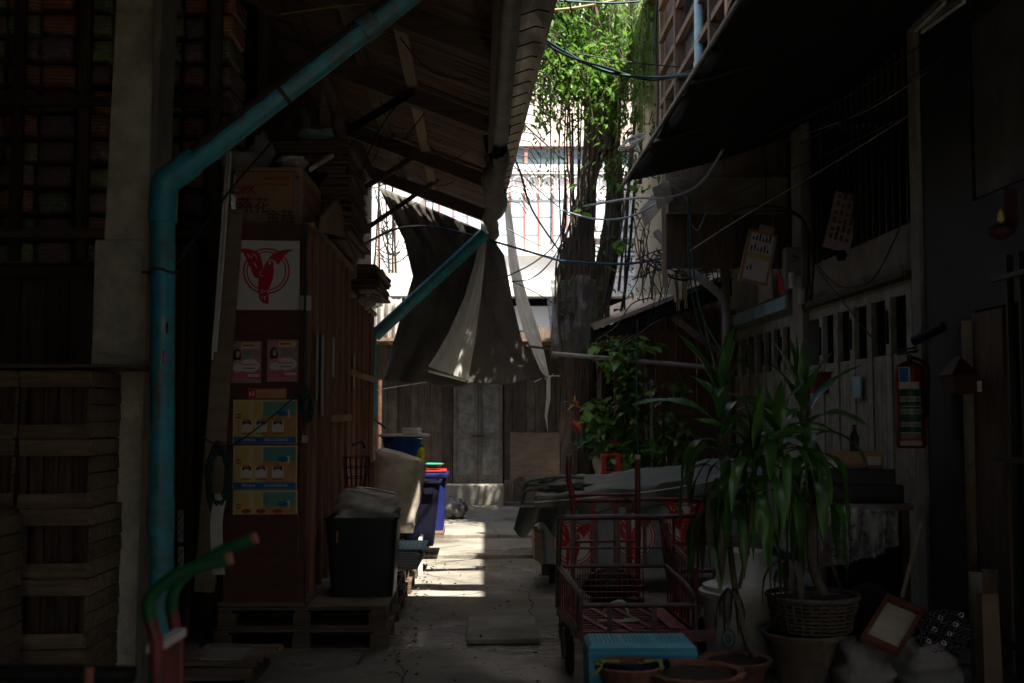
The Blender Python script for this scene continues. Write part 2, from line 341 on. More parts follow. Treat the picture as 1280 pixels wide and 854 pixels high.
mb.m('alley_concrete').grid(gfn, 90, 140)
st(mb, 'alley_ground', smooth=True)
mb = MB().m('dark_concrete'); mb.box(-300, -300, -.6, 300, 300, -.03); st(mb, 'ground')
mb = MB().m('alley_concrete')
mb.box(-1.3, 13.9, -.03, 2.6, 18.7, .10, j=.004); st(mb, 'raised_floor', bevel=.012)
mb = MB().m('alley_concrete'); mb.box(-.62, 12.35, -.03, 1.5, 13.9, .05, j=.004); st(mb, 'concrete_step', bevel=.012)
# slab lid in the floor
mb = MB().m('concrete'); a = at(585, 802, 7.9); b = at(676, 802, 7.9)
mb.box(-.09, 7.85, .0, .42, 8.75, .036); mb.m('dark_steel').box(.0, 7.9, .036, .02, 7.94, .05)
tag(mb.build('drain_cover', bevel=.008), 'square concrete drain cover set in the alley floor', 'drain cover')
# litter
mb = MB()
for i in range(260):
    x = U(-.6, 1.2); y = U(6.5, 13.8)
    if U(0, 1) < .5: x = -.6+abs(random.gauss(0, .12))
    r = U(.003, .009); z = .022+.018*gz(x, y, .8)
    mb.m(random.choice(['soil', 'wood_h', 'stem', 'dark_concrete'])); T = Matrix.Translation((x, y, z)) @ Matrix.Rotation(U(0, 6), 4, 'Z') @ Matrix.Rotation(U(-.5, .5), 4, 'X')
    mb.box(-r*U(.6, 2), -r, -.003, r*U(.6, 2), r, .004, T)
tag(mb.build('litter', 'soil'), 'leaf litter and grit scattered over the alley floor', 'litter', kind='stuff')
mb = MB().m('stem'); p = [g for g in [at(u, v, 1.6*F/(v-515)) for u, v in [(446, 830), (455, 818), (470, 808), (480, 806)]]]
for q in p: q.z = .035
mb.tube(p, .006, 5); q = p[2]; mb.tube([q, q+V((.06, .08, .01))], .004, 5)
tag(mb.build('twig'), 'short dark twig lying on the alley floor by the pallets', 'twig')
# ================================================================== left canopy
can = thing('canopy_roof', (-1.5, 6, 4.3), 'long corrugated lean-to roof over the left side of the alley', 'roof')
def rz(x): return 4.3+(.1-x)*.375
mb = MB().m('roof_sheet')
Y0, Y1 = -6.0, 15.0; n = int((Y1-Y0)/.12)*6
for seg, (xa, xb) in enumerate([(.12, -1.9), (-1.85, -6.5)]):
    vs_ = []
    for i in range(n+1):
        y = Y0+(Y1-Y0)*i/n; dz = .034*sin(2*pi*i/6)+.05+seg*.03
        vs_ += [(xa, y, rz(xa)+dz), (xb, y, rz(xb)+dz)]
    mb.add(vs_, [(2*i, 2*i+1, 2*i+3, 2*i+2) for i in range(n)])
mb.fixn = False
mb.build('corrugated_sheet', parent=can, smooth=True, angle=80)
for y in (6.2, 8.0, 10.1, 12.6, 14.8):
    MB().m('wood_h').bar((.08, y, rz(.08)-.10), (-3.2, y, rz(-3.2)-.10), .12, .15).build('rafter', parent=can)
for x in (-.62, -1.05, -1.55):
    MB().m('pale_wood' if x == -.62 else 'wood_y').bar((x, 5, rz(x)-.01), (x, 14.95, rz(x)-.01), .10, .04).build('purlin', parent=can)
for a, b, mt, w_ in [(at(410, 178, 9.7), at(520, 112, 10.1), 'dark_steel', .09), (at(432, 250, 12.4), at(530, 188, 12.6), 'wood_h', .07), (at(455, 288, 14.1), at(575, 205, 14.3), 'wood_h', .07)]:
    MB().m(mt).bar(a, b, w_, w_*.8).build('brace', parent=can)
MB().m('wood_y').bar((.10, 6.5, 4.24), (.10, 14.95, 4.24), .05, .16).build('eave_beam', parent=can)
g = thing('gutter_pipe', (.2, 7, 4.2), 'grey pipe gutter running under the eave of the long roof', 'gutter')
MB().m('grey_pipe').tube([(.19, 5.5, 4.22), (.19, 10.9, 4.2)], .075, 16).build('pipe', parent=g, smooth=True)
mb = MB().m('wrap_cloth')
def wf(a, b):
    y = 10.6+4.6*a; t = 2*pi*b; r = .075+.045*sin(pi*min(1, a*1.2))+.03*gz(y*2, t*1.2, 1, 5)
    return (.16+r*cos(t)+.03*sin(y*3), y, 4.12-.1*a+r*sin(t)*1.4)
mb.grid(wf, 60, 14); mb.build('cloth_wrap', parent=g, smooth=True, angle=60)
# white ribbed sheet hanging off the eave
es = thing('eave_sheet', (.4, 11, 4.1), 'pale ribbed sheet curling along the outer edge of the long roof', 'awning strip')
mat('eave_sheet', (.42, .39, .34), (.3, .28, .24), rough=.7, trans=.12, scale=6)
mb = MB().m('eave_sheet')
def ef(a, b):
    y = 6.0+8.9*a; x = .21+.34*b*(1-.72*a); return (x, y, 4.36+.12*sin(pi*b)+.012*gz(y, b, 3))
mb.grid(ef, 60, 6); mb.build('sheet', parent=es, smooth=True, solid=.006)
for i in range(25):
    y = 6.6+i*.34; MB().m('wire_black').tube([(.22, y, 4.33), (.40, y+.02, 4.40), (.52, y+.03, 4.38), (.60-.04*i/30, y+.05, 4.30+U(-.03, .03)), (.62, y+.08, 4.24)], .006, 5).build('rib', parent=es)
# black rag bag tied to the gutter
mb = MB().m('black_cloth')
def bf(a, b):
    t = 2*pi*b; r = .03+.115*sin(pi*min(1, a**.8))*(.9+.3*gz(a*3, t, 1, 2)); q = at(620, 128+82*a, 11.0); return (q.x+r*cos(t), q.y+r*sin(t)*.8, q.z)
mb.grid(bf, 16, 14); tag(mb.build('rag_bag', smooth=True), 'black cloth bag tied up under the eave gutter', 'bag')
# ================================================================== blue drainpipes
def pipe_joint(p, a, b, r, parent, nm='coupling', mt='blue_pipe'):
    MB().m(mt).tube([a, b], r, 20).build(nm, parent=parent, smooth=True)
dp = thing('drainpipe', at(201, 860, 6.3), 'fat turquoise drainpipe with an elbow, tied to the concrete pillar', 'drainpipe')
e0 = at(204, 252, 6.3); e1 = at(226, 214, 6.3); top = at(640, -107, 6.3); bot = V((at(202, 800, 6.3).x, 6.3, 0))
MB().m('blue_pipe').tube([bot, e0], .067, 24).build('pipe', parent=dp, smooth=True)
MB().m('blue_pipe').tube([e1+(top-e1)*.02, top], .072, 24).build('pipe', parent=dp, smooth=True)
MB().m('blue_pipe').tube(smooth_path([e0-V((0, 0, .12)), e0, at(208, 228, 6.3), e1, e1+(top-e1)*.035]), .079, 24).build('elbow', parent=dp, smooth=True)
MB().m('blue_pipe').tube([at(201, 668, 6.3), at(201, 620, 6.3)], .073, 24).build('coupling', parent=dp, smooth=True)
for f_ in (.30, .56, .80): p_ = e1+(top-e1)*f_; q_ = (top-e1).normalized(); MB().m('blue_pipe').tube([p_-q_*.05, p_-q_*.045, p_+q_*.045, p_+q_*.05], [.074, .079, .079, .074], 24).build('coupling', parent=dp, smooth=True) if f_ > .5 else MB().m('rusty_steel').tube([p_-q_*.012, p_+q_*.012], .0765, 24).build('strap', parent=dp)
mb = MB().m('dust'); dd = (top-e1).normalized(); n1 = V((-dd.z, 0, dd.x)); n1 = n1 if n1.z > 0 else -n1
def df(a, b):
    t = (b-.5)*R(165)*(1+.10*gz(a*30, b*2, 1, 3)); p = e1+(top-e1)*(.05+.95*a); return p+(n1*cos(t)+V((0, -1, 0))*sin(t)-n1*0)*.0735
mb.grid(df, 90, 10); mb.build('dust_layer', parent=dp, smooth=True)
mb = MB().m('rusty_steel')
c = at(203, 340, 6.3); mb.tube([c+V((.078*cos(t), .078*sin(t), .01*sin(3*t))) for t in [i*2*pi/20 for i in range(21)]], .008, 6)
mb.tube([c+V((-.07, 0, 0)), c+V((-.14, .1, .01))], .008, 6); mb.build('wire_clamp', parent=dp, smooth=True)
def cyl_patch(mb, c, r, a0, a1, z0, z1, n=8):
    p = [V((c.x+r*sin(a0+(a1-a0)*i/n), c.y-r*cos(a0+(a1-a0)*i/n), z)) for z in (z0, z1) for i in range(n+1)]
    mb.add(p, [(i, i+1, i+n+2, i+n+1) for i in range(n)]); return mb
c = at(202, 420, 6.3); z = lambda v: at(202, v, 6.3).z
mb = MB(); cyl_patch(mb.m('label_white'), c, .0685, .25, 1.1, z(460), z(397)); cyl_patch(mb.m('logo_bright'), c, .0695, .35, 1.1, z(456), z(439)); cyl_patch(mb.m('ink'), c, .0695, .6, .8, z(418), z(404))
cyl_patch(mb.m('label_white'), c, .0700, .5, .9, z(449), z(446)); mb.build('sticker', parent=dp)
mb = MB(); cyl_patch(mb.m('grey_pipe'), c, .0685, .05, .9, z(525), z(465)); mb.build('worn_sticker', parent=dp)
dp2 = thing('drainpipe', at(466, 520, 14.9), 'distant dark blue drainpipe slanting across the hanging tarpaulin', 'drainpipe')
MB().m('blue_pipe').tube([at(468, 420, 14.9), at(606, 292, 14.9)], .085, 16).build('pipe', parent=dp2, smooth=True)
MB().m('blue_pipe').tube([at(467, 412, 14.9), at(466, 520, 14.9)], .045, 10).build('pipe', parent=dp2, smooth=True)
# ================================================================== concrete pillar
pl = thing('concrete_pillar', (-2.1, 6.55, 0), 'pale concrete pillar wider below, standing behind the crates', 'pillar')
def taper(mb, xa0, xa1, xb0, xb1, y0, y1, z0, z1):
    vsx = [(x, y, z_) for z_, (p, q) in ((z0, (xa0, xa1)), (z1, (xb0, xb1))) for y in (y0, y1) for x in (p, q)]
    mb.add(vsx, [(0, 2, 3, 1), (4, 5, 7, 6), (0, 1, 5, 4), (2, 6, 7, 3), (0, 4, 6, 2), (1, 3, 7, 5)])
Yp = 6.5; X = lambda u, Y=Yp: at(u, 400, Y).x; Z = lambda v, Y=Yp: at(200, v, Y).z
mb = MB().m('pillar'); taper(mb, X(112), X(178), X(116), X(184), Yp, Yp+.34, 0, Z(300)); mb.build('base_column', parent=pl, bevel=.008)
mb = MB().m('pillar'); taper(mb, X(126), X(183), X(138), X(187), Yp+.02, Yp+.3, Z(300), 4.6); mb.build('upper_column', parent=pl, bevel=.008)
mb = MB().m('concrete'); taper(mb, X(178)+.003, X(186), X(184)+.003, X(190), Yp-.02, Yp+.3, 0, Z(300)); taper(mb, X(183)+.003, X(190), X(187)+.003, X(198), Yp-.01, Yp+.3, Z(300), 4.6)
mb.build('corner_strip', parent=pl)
# ================================================================== left building behind the pillar
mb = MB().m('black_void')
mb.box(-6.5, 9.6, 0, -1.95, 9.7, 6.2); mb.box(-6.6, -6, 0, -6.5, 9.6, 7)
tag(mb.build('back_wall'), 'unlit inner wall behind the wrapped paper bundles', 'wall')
# rack
rk = thing('storage_rack', (-3, 8.6, 0), 'tall timber rack holding wrapped paper bundles behind the pillar', 'rack')
for u in (95, 178, 262, 10):
    a = at(u, 515, 8.5); MB().m('wood_v').box(a.x-.04, 8.5, 2.75, a.x+.04, 8.56, 5.2).build('post', parent=rk)
for v in (125, 291):
    a = at(-40, v, 8.44); b = at(285, v, 8.44); MB().m('wood_h').box(a.x, 8.44, a.z-.035, b.x, 8.49, a.z+.035, j=.004).build('rail', parent=rk)
for v in (336,):
    a = at(-40, v, 8.7); b = at(285, v, 8.7); MB().m('wood_h').box(a.x, 8.5, a.z-.06, b.x, 9.4, a.z).build('shelf', parent=rk)
cols = [(-38, 2, 'leftmost column'), (3, 45, 'column at the far left'), (47, 90, 'column just left of the rack post'), (100, 136, 'column beside the pillar on its left'),
        (196, 224, 'column beside the pillar on its right'), (226, 254, 'column under the slanting blue pipe'), (264, 290, 'column furthest right on the rack')]
words = 'first second third fourth fifth sixth seventh eighth ninth tenth eleventh twelfth thirteenth fourteenth fifteenth sixteenth'.split()
protos = {}
def bundle_proto(k, mt):
    mb = MB().m(mt); W, D, Hh = 1, .5, .19
    def fn(a, b):
        t = 2*pi*b; ex = .32
        cx = abs(cos(t))**ex*(1 if cos(t) > 0 else -1); cz = abs(sin(t))**ex*(1 if sin(t) > 0 else -1)
        x = (a-.5)*W; s_ = 1-.12*abs(2*a-1)**6
        return (x+.01*gz(a*4, t, 1, k), cx*D/2*s_, Hh/2+cz*Hh/2*s_*(.93+.10*gz(a*2.5, t*.8, 1, k+9)))
    mb.grid(fn, 14, 20); mb.add([(-W/2, -D/2*.85, .02), (-W/2, D/2*.85, .02), (-W/2, D/2*.85, Hh-.02), (-W/2, -D/2*.85, Hh-.02)], [(0, 1, 2, 3)]); mb.add([(W/2, -D/2*.85, .02), (W/2, D/2*.85, .02), (W/2, D/2*.85, Hh-.02), (W/2, -D/2*.85, Hh-.02)], [(0, 1, 2, 3)])
    return mb
first = {}
cn = {'bundle_a': 'reddish', 'bundle_b': 'yellowish', 'bundle_c': 'bluish grey'}
meshes = {}
for ci, (u0, u1, desc) in enumerate(cols):
    z0 = at(0, 334, 8.7).z+.005; row = 0; hgt = .2
    tot = int((5.0-z0)/hgt)
    for r_ in range(tot):
        zz = z0+r_*hgt
        if zz > 4.95: break
        mt = random.choice(list(cn))
        xa = at(u0, 400, 8.72).x; xb = at(u1, 400, 8.72).x
        if mt not in meshes:
            tmp = bundle_proto(len(meshes), mt).build('paper_bundle', smooth=True, angle=60); meshes[mt] = tmp.data; o = tmp
        else:
            o = bpy.data.objects.new('paper_bundle', meshes[mt]); COL.objects.link(o)
        o.location = ((xa+xb)/2, 8.86+U(-.04, .04), zz); o.scale = ((xb-xa)*.99, 1, U(.95, 1.05)); o.rotation_euler = (0, U(-.03, .05) * (-1 if ci < 4 else 1), 0)
        tag(o, f'{cn[mt]} wrapped paper bundle, {words[r_]} up in the {desc}', 'paper bundle', 'wrapped paper bundles on the rack')
# plank shutter below the rack
ps = thing('plank_partition', (-3, 8.5, 0), 'dark upright plank partition below the rack, behind the crates', 'partition')
x = -4.6
i = 0
while x < -1.98:
    w_ = U(.14, .2); MB().m('wood_v').box(x, 8.55+U(-.01, .01), 0, x+w_-.012, 8.59, 2.68, j=.003).build('board', parent=ps); x += w_
MB().m('wood_h').box(-4.6, 8.48, 2.60, -1.95, 8.54, 2.7).build('rail', parent=ps)
# wall right of the rack over the cabinets, planes along the alley
wl = thing('timber_wall', (-1.62, 12, 2.8), 'dark timber side wall under the long roof above the cabinets', 'wall')
MB().m('wood_v').box(-1.95, 9.7, 2.2, -1.85, 15, 5.6).build('panel', parent=wl); MB().m('wood_v').box(-1.52, 12.95, 1.9, -1.46, 15.0, 5.3).build('panel', parent=wl)
for k, (y0, y1, zt) in enumerate([(10.0, 10.3, 4.9), (11.3, 11.75, 4.7), (11.9, 12.25, 4.6), (13.4, 13.8, 4.7), (14.6, 14.9, 4.7)]):
    MB().m('pale_wood' if k in (1, 2) else 'wood_v').box(-1.84, y0, 2.2, -1.79, y1, zt, j=.01).build('board', parent=wl)
MB().m('wood_v').box(-1.75, 12.85, 0, -1.62, 12.95, 4.9).build('post', parent=wl)
for u, v0, v1, Y, mt in [(404, 95, 245, 9.3, 'plywood'), (422, 120, 232, 9.6, 'plywood'), (440, 190, 260, 11.2, 'plywood')]:
    a = at(u, v1, Y); b = at(u, v0, Y)
    MB().m(mt).poly([(a.x-.09, Y, a.z), (a.x+.1, Y+.05, a.z-.05), (a.x+.12, Y+.05, a.z+.25), (b.x, Y, b.z)], (0, .015, 0)).build('broken_board', parent=wl)
# ================================================================== cabinet
CX0 = at(284, 400, 7.7).x; CX1 = at(384, 400, 7.7).x; CZ1 = at(330, 280, 7.7).z; CZ0 = at(330, 752, 7.7).z
cab = thing('cabinet', ((CX0+CX1)/2, 8.4, CZ0), 'tall red-brown plywood cabinet covered with posters and standing on pallets', 'cabinet')
mb = MB().m('red_ply'); mb.box(CX0, 7.7, CZ0, CX1-.05, 7.73, CZ1, j=.003); mb.build('front_panel', parent=cab)
MB().m('red_ply').box(CX1-.045, 7.69, CZ0, CX1, 7.79, CZ1, j=.003).build('corner_post', parent=cab)
MB().m('wood_h').box(CX0-.03, 7.68, CZ0-.03, CX1+.01, 7.80, CZ0-.002, j=.004).build('base_rail', parent=cab)
ys = [7.80, 8.1, 8.45, 8.8, 9.2, 9.65, 10.05, 10.42]
for i in range(len(ys)-1):
    MB().m('side_board').box(CX1-.045, ys[i]+.005, CZ0, CX1-.02+.0*i, ys[i+1]-.005, CZ1+.02*i/6, j=.004).build('side_board', parent=cab)
    if i: MB().m('side_board').box(CX1-.02, ys[i]-.03, CZ0, CX1+.012, ys[i]+.03, CZ1, j=.003).build('batten', parent=cab)
MB().m('cardboard').box(CX1-.02, 8.9, 1.52, CX1+.015, 10.3, 1.58, j=.003).build('side_rail', parent=cab)
MB().m('pale_wood').box(CX1-.05, 7.8, CZ1, CX1+.03, 10.42, CZ1+.03, j=.004).build('top_trim', parent=cab)
MB().m('red_ply').box(CX0, 7.74, CZ1-.03, CX1-.05, 10.4, CZ1-.005).build('top_panel', parent=cab)
q = at(381, 548, 7.66); mb = MB().m('label_white'); mb.box(q.x-.018, 7.645, q.z-.03, q.x+.018, 7.675, q.z+.02); mb.m('steel').tube([(q.x-.012, 7.66, q.z+.02), (q.x-.012, 7.66, q.z+.045), (q.x, 7.66, q.z+.055), (q.x+.012, 7.66, q.z+.045), (q.x+.012, 7.66, q.z+.02)], .004, 6)
mb.build('padlock', parent=cab)
mb = MB().m('meter_white'); q = at(379, 379, 7.66); mb.box(q.x-.02, 7.65, q.z-.05, q.x+.05, 7.69, q.z+.05, j=.003); mb.build('hinge', parent=cab)
mb = MB().m('rope_green'); mb.tube(smooth_path([at(381, 285, 7.6), at(382, 350, 7.62), at(380, 430, 7.62), at(381, 480, 7.62)]), .009, 6)
for k in range(5):
    mb.tube([at(381+6*sin(t)+k, 500+16*cos(t)+k*3, 7.6-.006*k) for t in [i*2*pi/16 for i in range(17)]], .007, 5)
tag(mb.build('green_rope', smooth=True), 'green rope hanging in a coil on the cabinet corner', 'rope')
mb = MB().m('rope_green'); mb.tube(arc(at(383, 482, 7.55), at(292, 556, 7.6), .02), .005, 5); mb.tube(arc(at(292, 556, 7.6), at(252, 545, 7.2), .03), .005, 5)
for k in range(9):
    mb.tube([at(273+U(-4, 4)+13*sin(t), 590+k*2+38*cos(t), 7.25+.008*k) for t in [i*2*pi/18 for i in range(19)]], .006, 5)
tag(mb.build('green_rope', smooth=True), 'green cord strung across the posters to a dark coil beside the leaning plank', 'rope')
# second cabinet
X2 = -1.24
cb2 = thing('cabinet', (X2-.2, 11.6, .3), 'lower brown boarded cabinet further down the alley behind the first', 'cabinet')
ys = [10.45, 10.85, 11.25, 11.7, 12.15, 12.5, 12.9]
for i in range(6):
    MB().m('side_board').box(X2-.03, ys[i]+.005, .3, X2, ys[i+1]-.005, 2.7, j=.005).build('side_board', parent=cb2)
    MB().m('side_board').box(X2, ys[i]-.03, .3, X2+.03, ys[i]+.03, 2.7, j=.003).build('batten', parent=cb2)
MB().m('cardboard').box(X2+.005, 10.5, 1.94, X2+.04, 12.85, 2.0, j=.004).build('side_rail', parent=cb2)
MB().m('pale_wood').box(X2-.4, 10.45, 2.7, X2+.05, 12.9, 2.74, j=.004).build('top_trim', parent=cb2)
MB().m('side_board').box(X2-.4, 12.88, .3, X2+.02, 12.92, 2.7).build('end_panel', parent=cb2)
for i, (y, v0, v1, w_) in enumerate([(8.06, 415, 500, .10), (8.35, 418, 520, .13), (8.95, 422, 472, .14), (10.75, 445, 486, .12)]):
    Zt = at(400, v0, y).z; Zb = at(400, v1, y).z; xx = (CX1+.018 if y < 10 else X2+.034)
    MB_ = MB().m('label_white'); MB_.box(xx, y-w_/2, Zb, xx+.003, y+w_/2, Zt, j=.002)
    tag(MB_.build('paper_notice'), ['narrow white paper strip nearest the corner of the red-brown cabinet side', 'second white paper strip on the cabinet side, longest of the row', 'squarish white paper notice on the middle of the cabinet side', 'pale oval-ended paper on the further lower cabinet'][i], 'notice', 'papers on the cabinet sides')
# ------------------------------------------------------------------ logos
BIRD = [[(135,162),(200,160),(260,168),(320,188),(350,220),(365,262),(372,310),(384,350),(372,400),(342,452),(300,445),(274,400),(262,350),(235,310),(215,255),(185,205)],
        [(338,448),(372,398),(386,348),(400,305),(430,274),(478,288),(484,330),(486,385),(476,450),(456,510),(440,560),(438,640),(440,700),(390,695),(355,665),(338,600),(333,520)],
        [(425,265),(470,215),(530,185),(600,168),(682,172),(622,195),(577,235),(552,282),(520,322),(505,290),(462,266)]]
SLITS = [[(225,215),(240,212),(250,255),(242,250)], [(258,195),(300,220),(330,275),(295,228)], [(262,235),(278,240),(262,270)], [(288,290),(300,300),(330,355),(305,335)], [(345,395),(375,380),(352,405)], [(350,415),(380,430),(355,430)],
         [(430,290),(450,290),(450,315),(432,315)], [(365,560),(372,560),(374,600),(366,600)], [(385,575),(412,575),(412,582),(385,582)], [(425,560),(432,560),(436,600),(428,600)], [(370,625),(376,625),(380,655),(372,650)], [(395,625),(408,625),(402,665),(395,655)], [(480,330),(515,335),(500,350),(475,345)]]
def logo(mb, c, ex, ez, nrm, size, red, white=None, lift=.002):
    "bird in a double ring; size = metres for 854 units; c = centre of the ring (412, 380)"
    ex = V(ex); ez = V(ez); nrm = V(nrm); k = size/854
    P = lambda x, y, l: c+ex*((x-412)*k)+ez*((380-y)*k)+nrm*l
    if white:
        mb.m(white); mb.poly([P(412+232*cos(t), 380+232*sin(t), lift) for t in [i*2*pi/40 for i in range(40)]])
    mb.m(red)
    for ro, ri in ((226, 211), (193, 181)):
        vs_ = [P(412+r*cos(t), 380+r*sin(t), lift*2) for t in [i*2*pi/48 for i in range(48)] for r in (ri, ro)]
        mb.add(vs_, [(2*i, 2*i+1, (2*i+3) % 96, (2*i+2) % 96) for i in range(48)])
    for n_, b in enumerate(BIRD): mb.poly([P(x, y, lift*(3+n_*.4)) for x, y in b])
    if white:
        mb.m(white)
        for b in SLITS: mb.poly([P(x, y, lift*4.4) for x, y in b])
# emblem poster
Yc = 7.694
def sheet(mb, u0, v0, u1, v1, Y, mt, th=.002, warp=0):
    a = at(u0, v1, Y); b = at(u1, v0, Y); mb.m(mt).box(a.x, Y, a.z, b.x, Y+th, b.z, j=warp); return a, b
po = thing('poster', at(333, 387, Yc), 'white square poster with a red hornbill in a double ring', 'poster')
mb = MB(); mb.m('poster_white')
a = at(292, 387, Yc); b = at(375, 301, Yc); mb.box(a.x, Yc-.003, a.z, b.x, Yc, b.z, j=.003); mb.build('sheet', parent=po)
mb = MB(); c = at(280+412*110/854, 290+380*110/854, Yc-.004)
logo(mb, c, (1, 0, 0), (0, 0, 1), (0, -1, 0), 110/F*Yc, 'logo_red', None, .0007)
mb.m('poster_white')
k_ = 110/F*Yc/854
for b_ in SLITS: mb.poly([c+V(((x-412)*k_, -.004, (380-y)*k_)) for x, y in b_])
mb.fixn = False; mb.build('emblem', parent=po)
# two pink magazine covers
def sh(mb, mt, u0, v0, u1, v1, Y, l=0):
    a = at(u0, v1, Y); b = at(u1, v0, Y); y = Yc-.004-l; mb.m(mt).poly([(a.x, y, a.z), (b.x, y, a.z), (b.x, y, b.z), (a.x, y, b.z)])
def blob(mb, mt, u, v, ru, rv, l, n=14, a0=0, a1=2*pi):
    c = at(u, v, Yc); k = Yc/F; mb.m(mt).poly([(c.x+ru*k*cos(t), Yc-.004-l, c.z+rv*k*sin(t)) for t in [a0+(a1-a0)*i/(n-1 if a1-a0 < 6 else n) for i in range(n)]])
for u0, v0, lab in ((288, 427, 'pink magazine cover poster on the cabinet, beside the leaning plank'), (334, 425, 'pink magazine cover poster on the cabinet, beside the corner rope')):
    o = thing('magazine_poster', at(u0+19, v0+52, Yc), lab, 'poster', 'pink magazine posters')
    mb = MB(); a = at(u0, v0+52, Yc); b = at(u0+39, v0, Yc); mb.m('poster_rose').box(a.x, Yc-.003, a.z, b.x, Yc, b.z, j=.002); mb.build('sheet', parent=o)
    mb = MB()
    sh(mb, 'poster_cream', u0+14, v0+2, u0+36, v0+9, Yc, .0005); sh(mb, 'box_red', u0+16, v0+4, u0+30, v0+6, Yc, .001)
    blob(mb, 'ink', u0+8.5, v0+18, 5, 9, .0005); blob(mb, 'poster_skin', u0+9.5, v0+16, 2.6, 4.3, .001); blob(mb, 'poster_skin', u0+9, v0+29, 6.5, 6, .0008); blob(mb, 'poster_white', u0+10, v0+33, 7, 5, .0009)
    blob(mb, 'poster_white', u0+24, v0+30, 13, 8, .0005); sh(mb, 'poster_teal', u0+17, v0+12, u0+25, v0+17, Yc, .0007); sh(mb, 'poster_pink', u0+14, v0+28, u0+33, v0+29.5, Yc, .001); sh(mb, 'ink', u0+16, v0+33, u0+31, v0+34, Yc, .001)
    sh(mb, 'poster_pink', u0+1, v0+39, u0+38, v0+47, Yc, .001); sh(mb, 'poster_white', u0+22, v0+41, u0+36, v0+44, Yc, .0015); sh(mb, 'poster_rose', u0+1, v0+47, u0+38, v0+51, Yc, .0012)
    mb.fixn = False; mb.build('print', parent=o)
mb = MB(); a = at(310, 498, Yc); b = at(358, 486, Yc); mb.m('poster_orange').box(a.x, Yc-.003, a.z, b.x, Yc, b.z); sh(mb, 'logo_red', 310, 486.5, 320, 497.5, Yc, .001); sh(mb, 'poster_white', 312, 490, 314, 495, Yc, .0015); sh(mb, 'poster_white', 316, 489, 318, 495, Yc, .0015)
tag(mb.build('sticker'), 'narrow orange sticker with a red square above the yellow posters', 'sticker')
random.seed(11)
for (v0, v1, lab) in ((500, 555, 'yellow poster with a blue strip, topmost of the three on the cabinet'), (557, 612, 'yellow poster with a blue strip, middle one of the three on the cabinet'), (613, 643, 'torn yellow poster without its blue strip, lowest on the cabinet')):
    o = thing('advert_poster', at(332, v1, Yc), lab, 'poster', 'yellow advert posters')
    u0 = 291; mb = MB(); a = at(u0, v1, Yc); b = at(u0+81, v0, Yc); mb.m('poster_cream').box(a.x, Yc-.003, a.z, b.x, Yc, b.z, j=.002); mb.build('sheet', parent=o)
    mb = MB(); full = v1-v0 > 40; e = v1-1
    sh(mb, 'poster_yellow', u0+2, v0+2, u0+20, min(e, v0+46), Yc, .0004); sh(mb, 'poster_yellow', u0+26, v0+2, u0+36, v0+24, Yc, .0004); sh(mb, 'poster_teal', u0+38, v0+2, u0+79, v0+20, Yc, .0004)
    sh(mb, 'poster_orange', u0+36, v0+20, u0+79, min(e, v0+46), Yc, .0005)
    blob(mb, 'poster_blue', u0+63, v0+17, 7, 3.5, .001)
    sh(mb, 'poster_white', u0+69, v0+12.5, u0+71.5, v0+22, Yc, .0015); mb.poly([tuple(at(u0+67, v0+15, Yc-.0055)), tuple(at(u0+69, v0+15, Yc-.0055)), tuple(at(u0+69.4, v0+12.5, Yc-.0055))])
    blob(mb, 'logo_bright', u0+7.5, v0+20, 3.5, 3.2, .001); sh(mb, 'poster_white', u0+5, v0+19.5, u0+10, v0+20.7, Yc, .0015)
    for du in (11, 29, 50):
        if full:
            sh(mb, 'poster_white', u0+du-1, v0+26, u0+du+14, v0+40, Yc, .0010)
            blob(mb, 'ink_brown', u0+du+6.5, v0+29, 6, 4.5, .0014); sh(mb, 'poster_orange', u0+du+3, v0+25.5, u0+du+9, v0+27, Yc, .0018); blob(mb, 'poster_white', u0+du+6.5, v0+33, 4.8, 3.6, .002)
            for q in range(5): sh(mb, 'ink', u0+du+q*2.6, v0+41.5, u0+du+q*2.6+1.6, v0+43, Yc, .001)
        else: blob(mb, 'box_red', u0+du+6, v0+26, 6, 2.8, .0014)
    if full:
        sh(mb, 'poster_blue', u0+1, v0+46, u0+79, v0+54.5, Yc, .001)
        for q in list(range(12, 30, 3))+list(range(40, 68, 3)):
            h = U(1.2, 2.2); sh(mb, 'poster_white', u0+q, v0+50-h, u0+q+U(1.2, 2), v0+51.5, Yc, .0015)
            sh(mb, 'poster_blue', u0+q+.5, v0+50-h+.7, u0+q+1.1, v0+51, Yc, .002)
    mb.fixn = False; mb.build('print', parent=o)
# ------------------------------------------------------------------ text helper
def text(s, size, mt, name, parent, loc, rot, off, wd=None):
    cu = bpy.data.curves.new('t', 'FONT'); cu.body = s; cu.size = size; cu.align_x = 'CENTER'; cu.align_y = 'CENTER'; cu.offset = off
    to = bpy.data.objects.new('t', cu); COL.objects.link(to); bpy.context.view_layer.update()
    me = bpy.data.meshes.new_from_object(to.evaluated_get(bpy.context.evaluated_depsgraph_get())); COL.objects.unlink(to); bpy.data.objects.remove(to)
    o = bpy.data.objects.new(name, me); COL.objects.link(o); me.materials.clear(); me.materials.append(MT[mt])
    o.parent = parent; o.location = V(loc)-OFF[parent.name]; o.rotation_euler = rot; OFF[o.name] = OFF[parent.name]
    return o
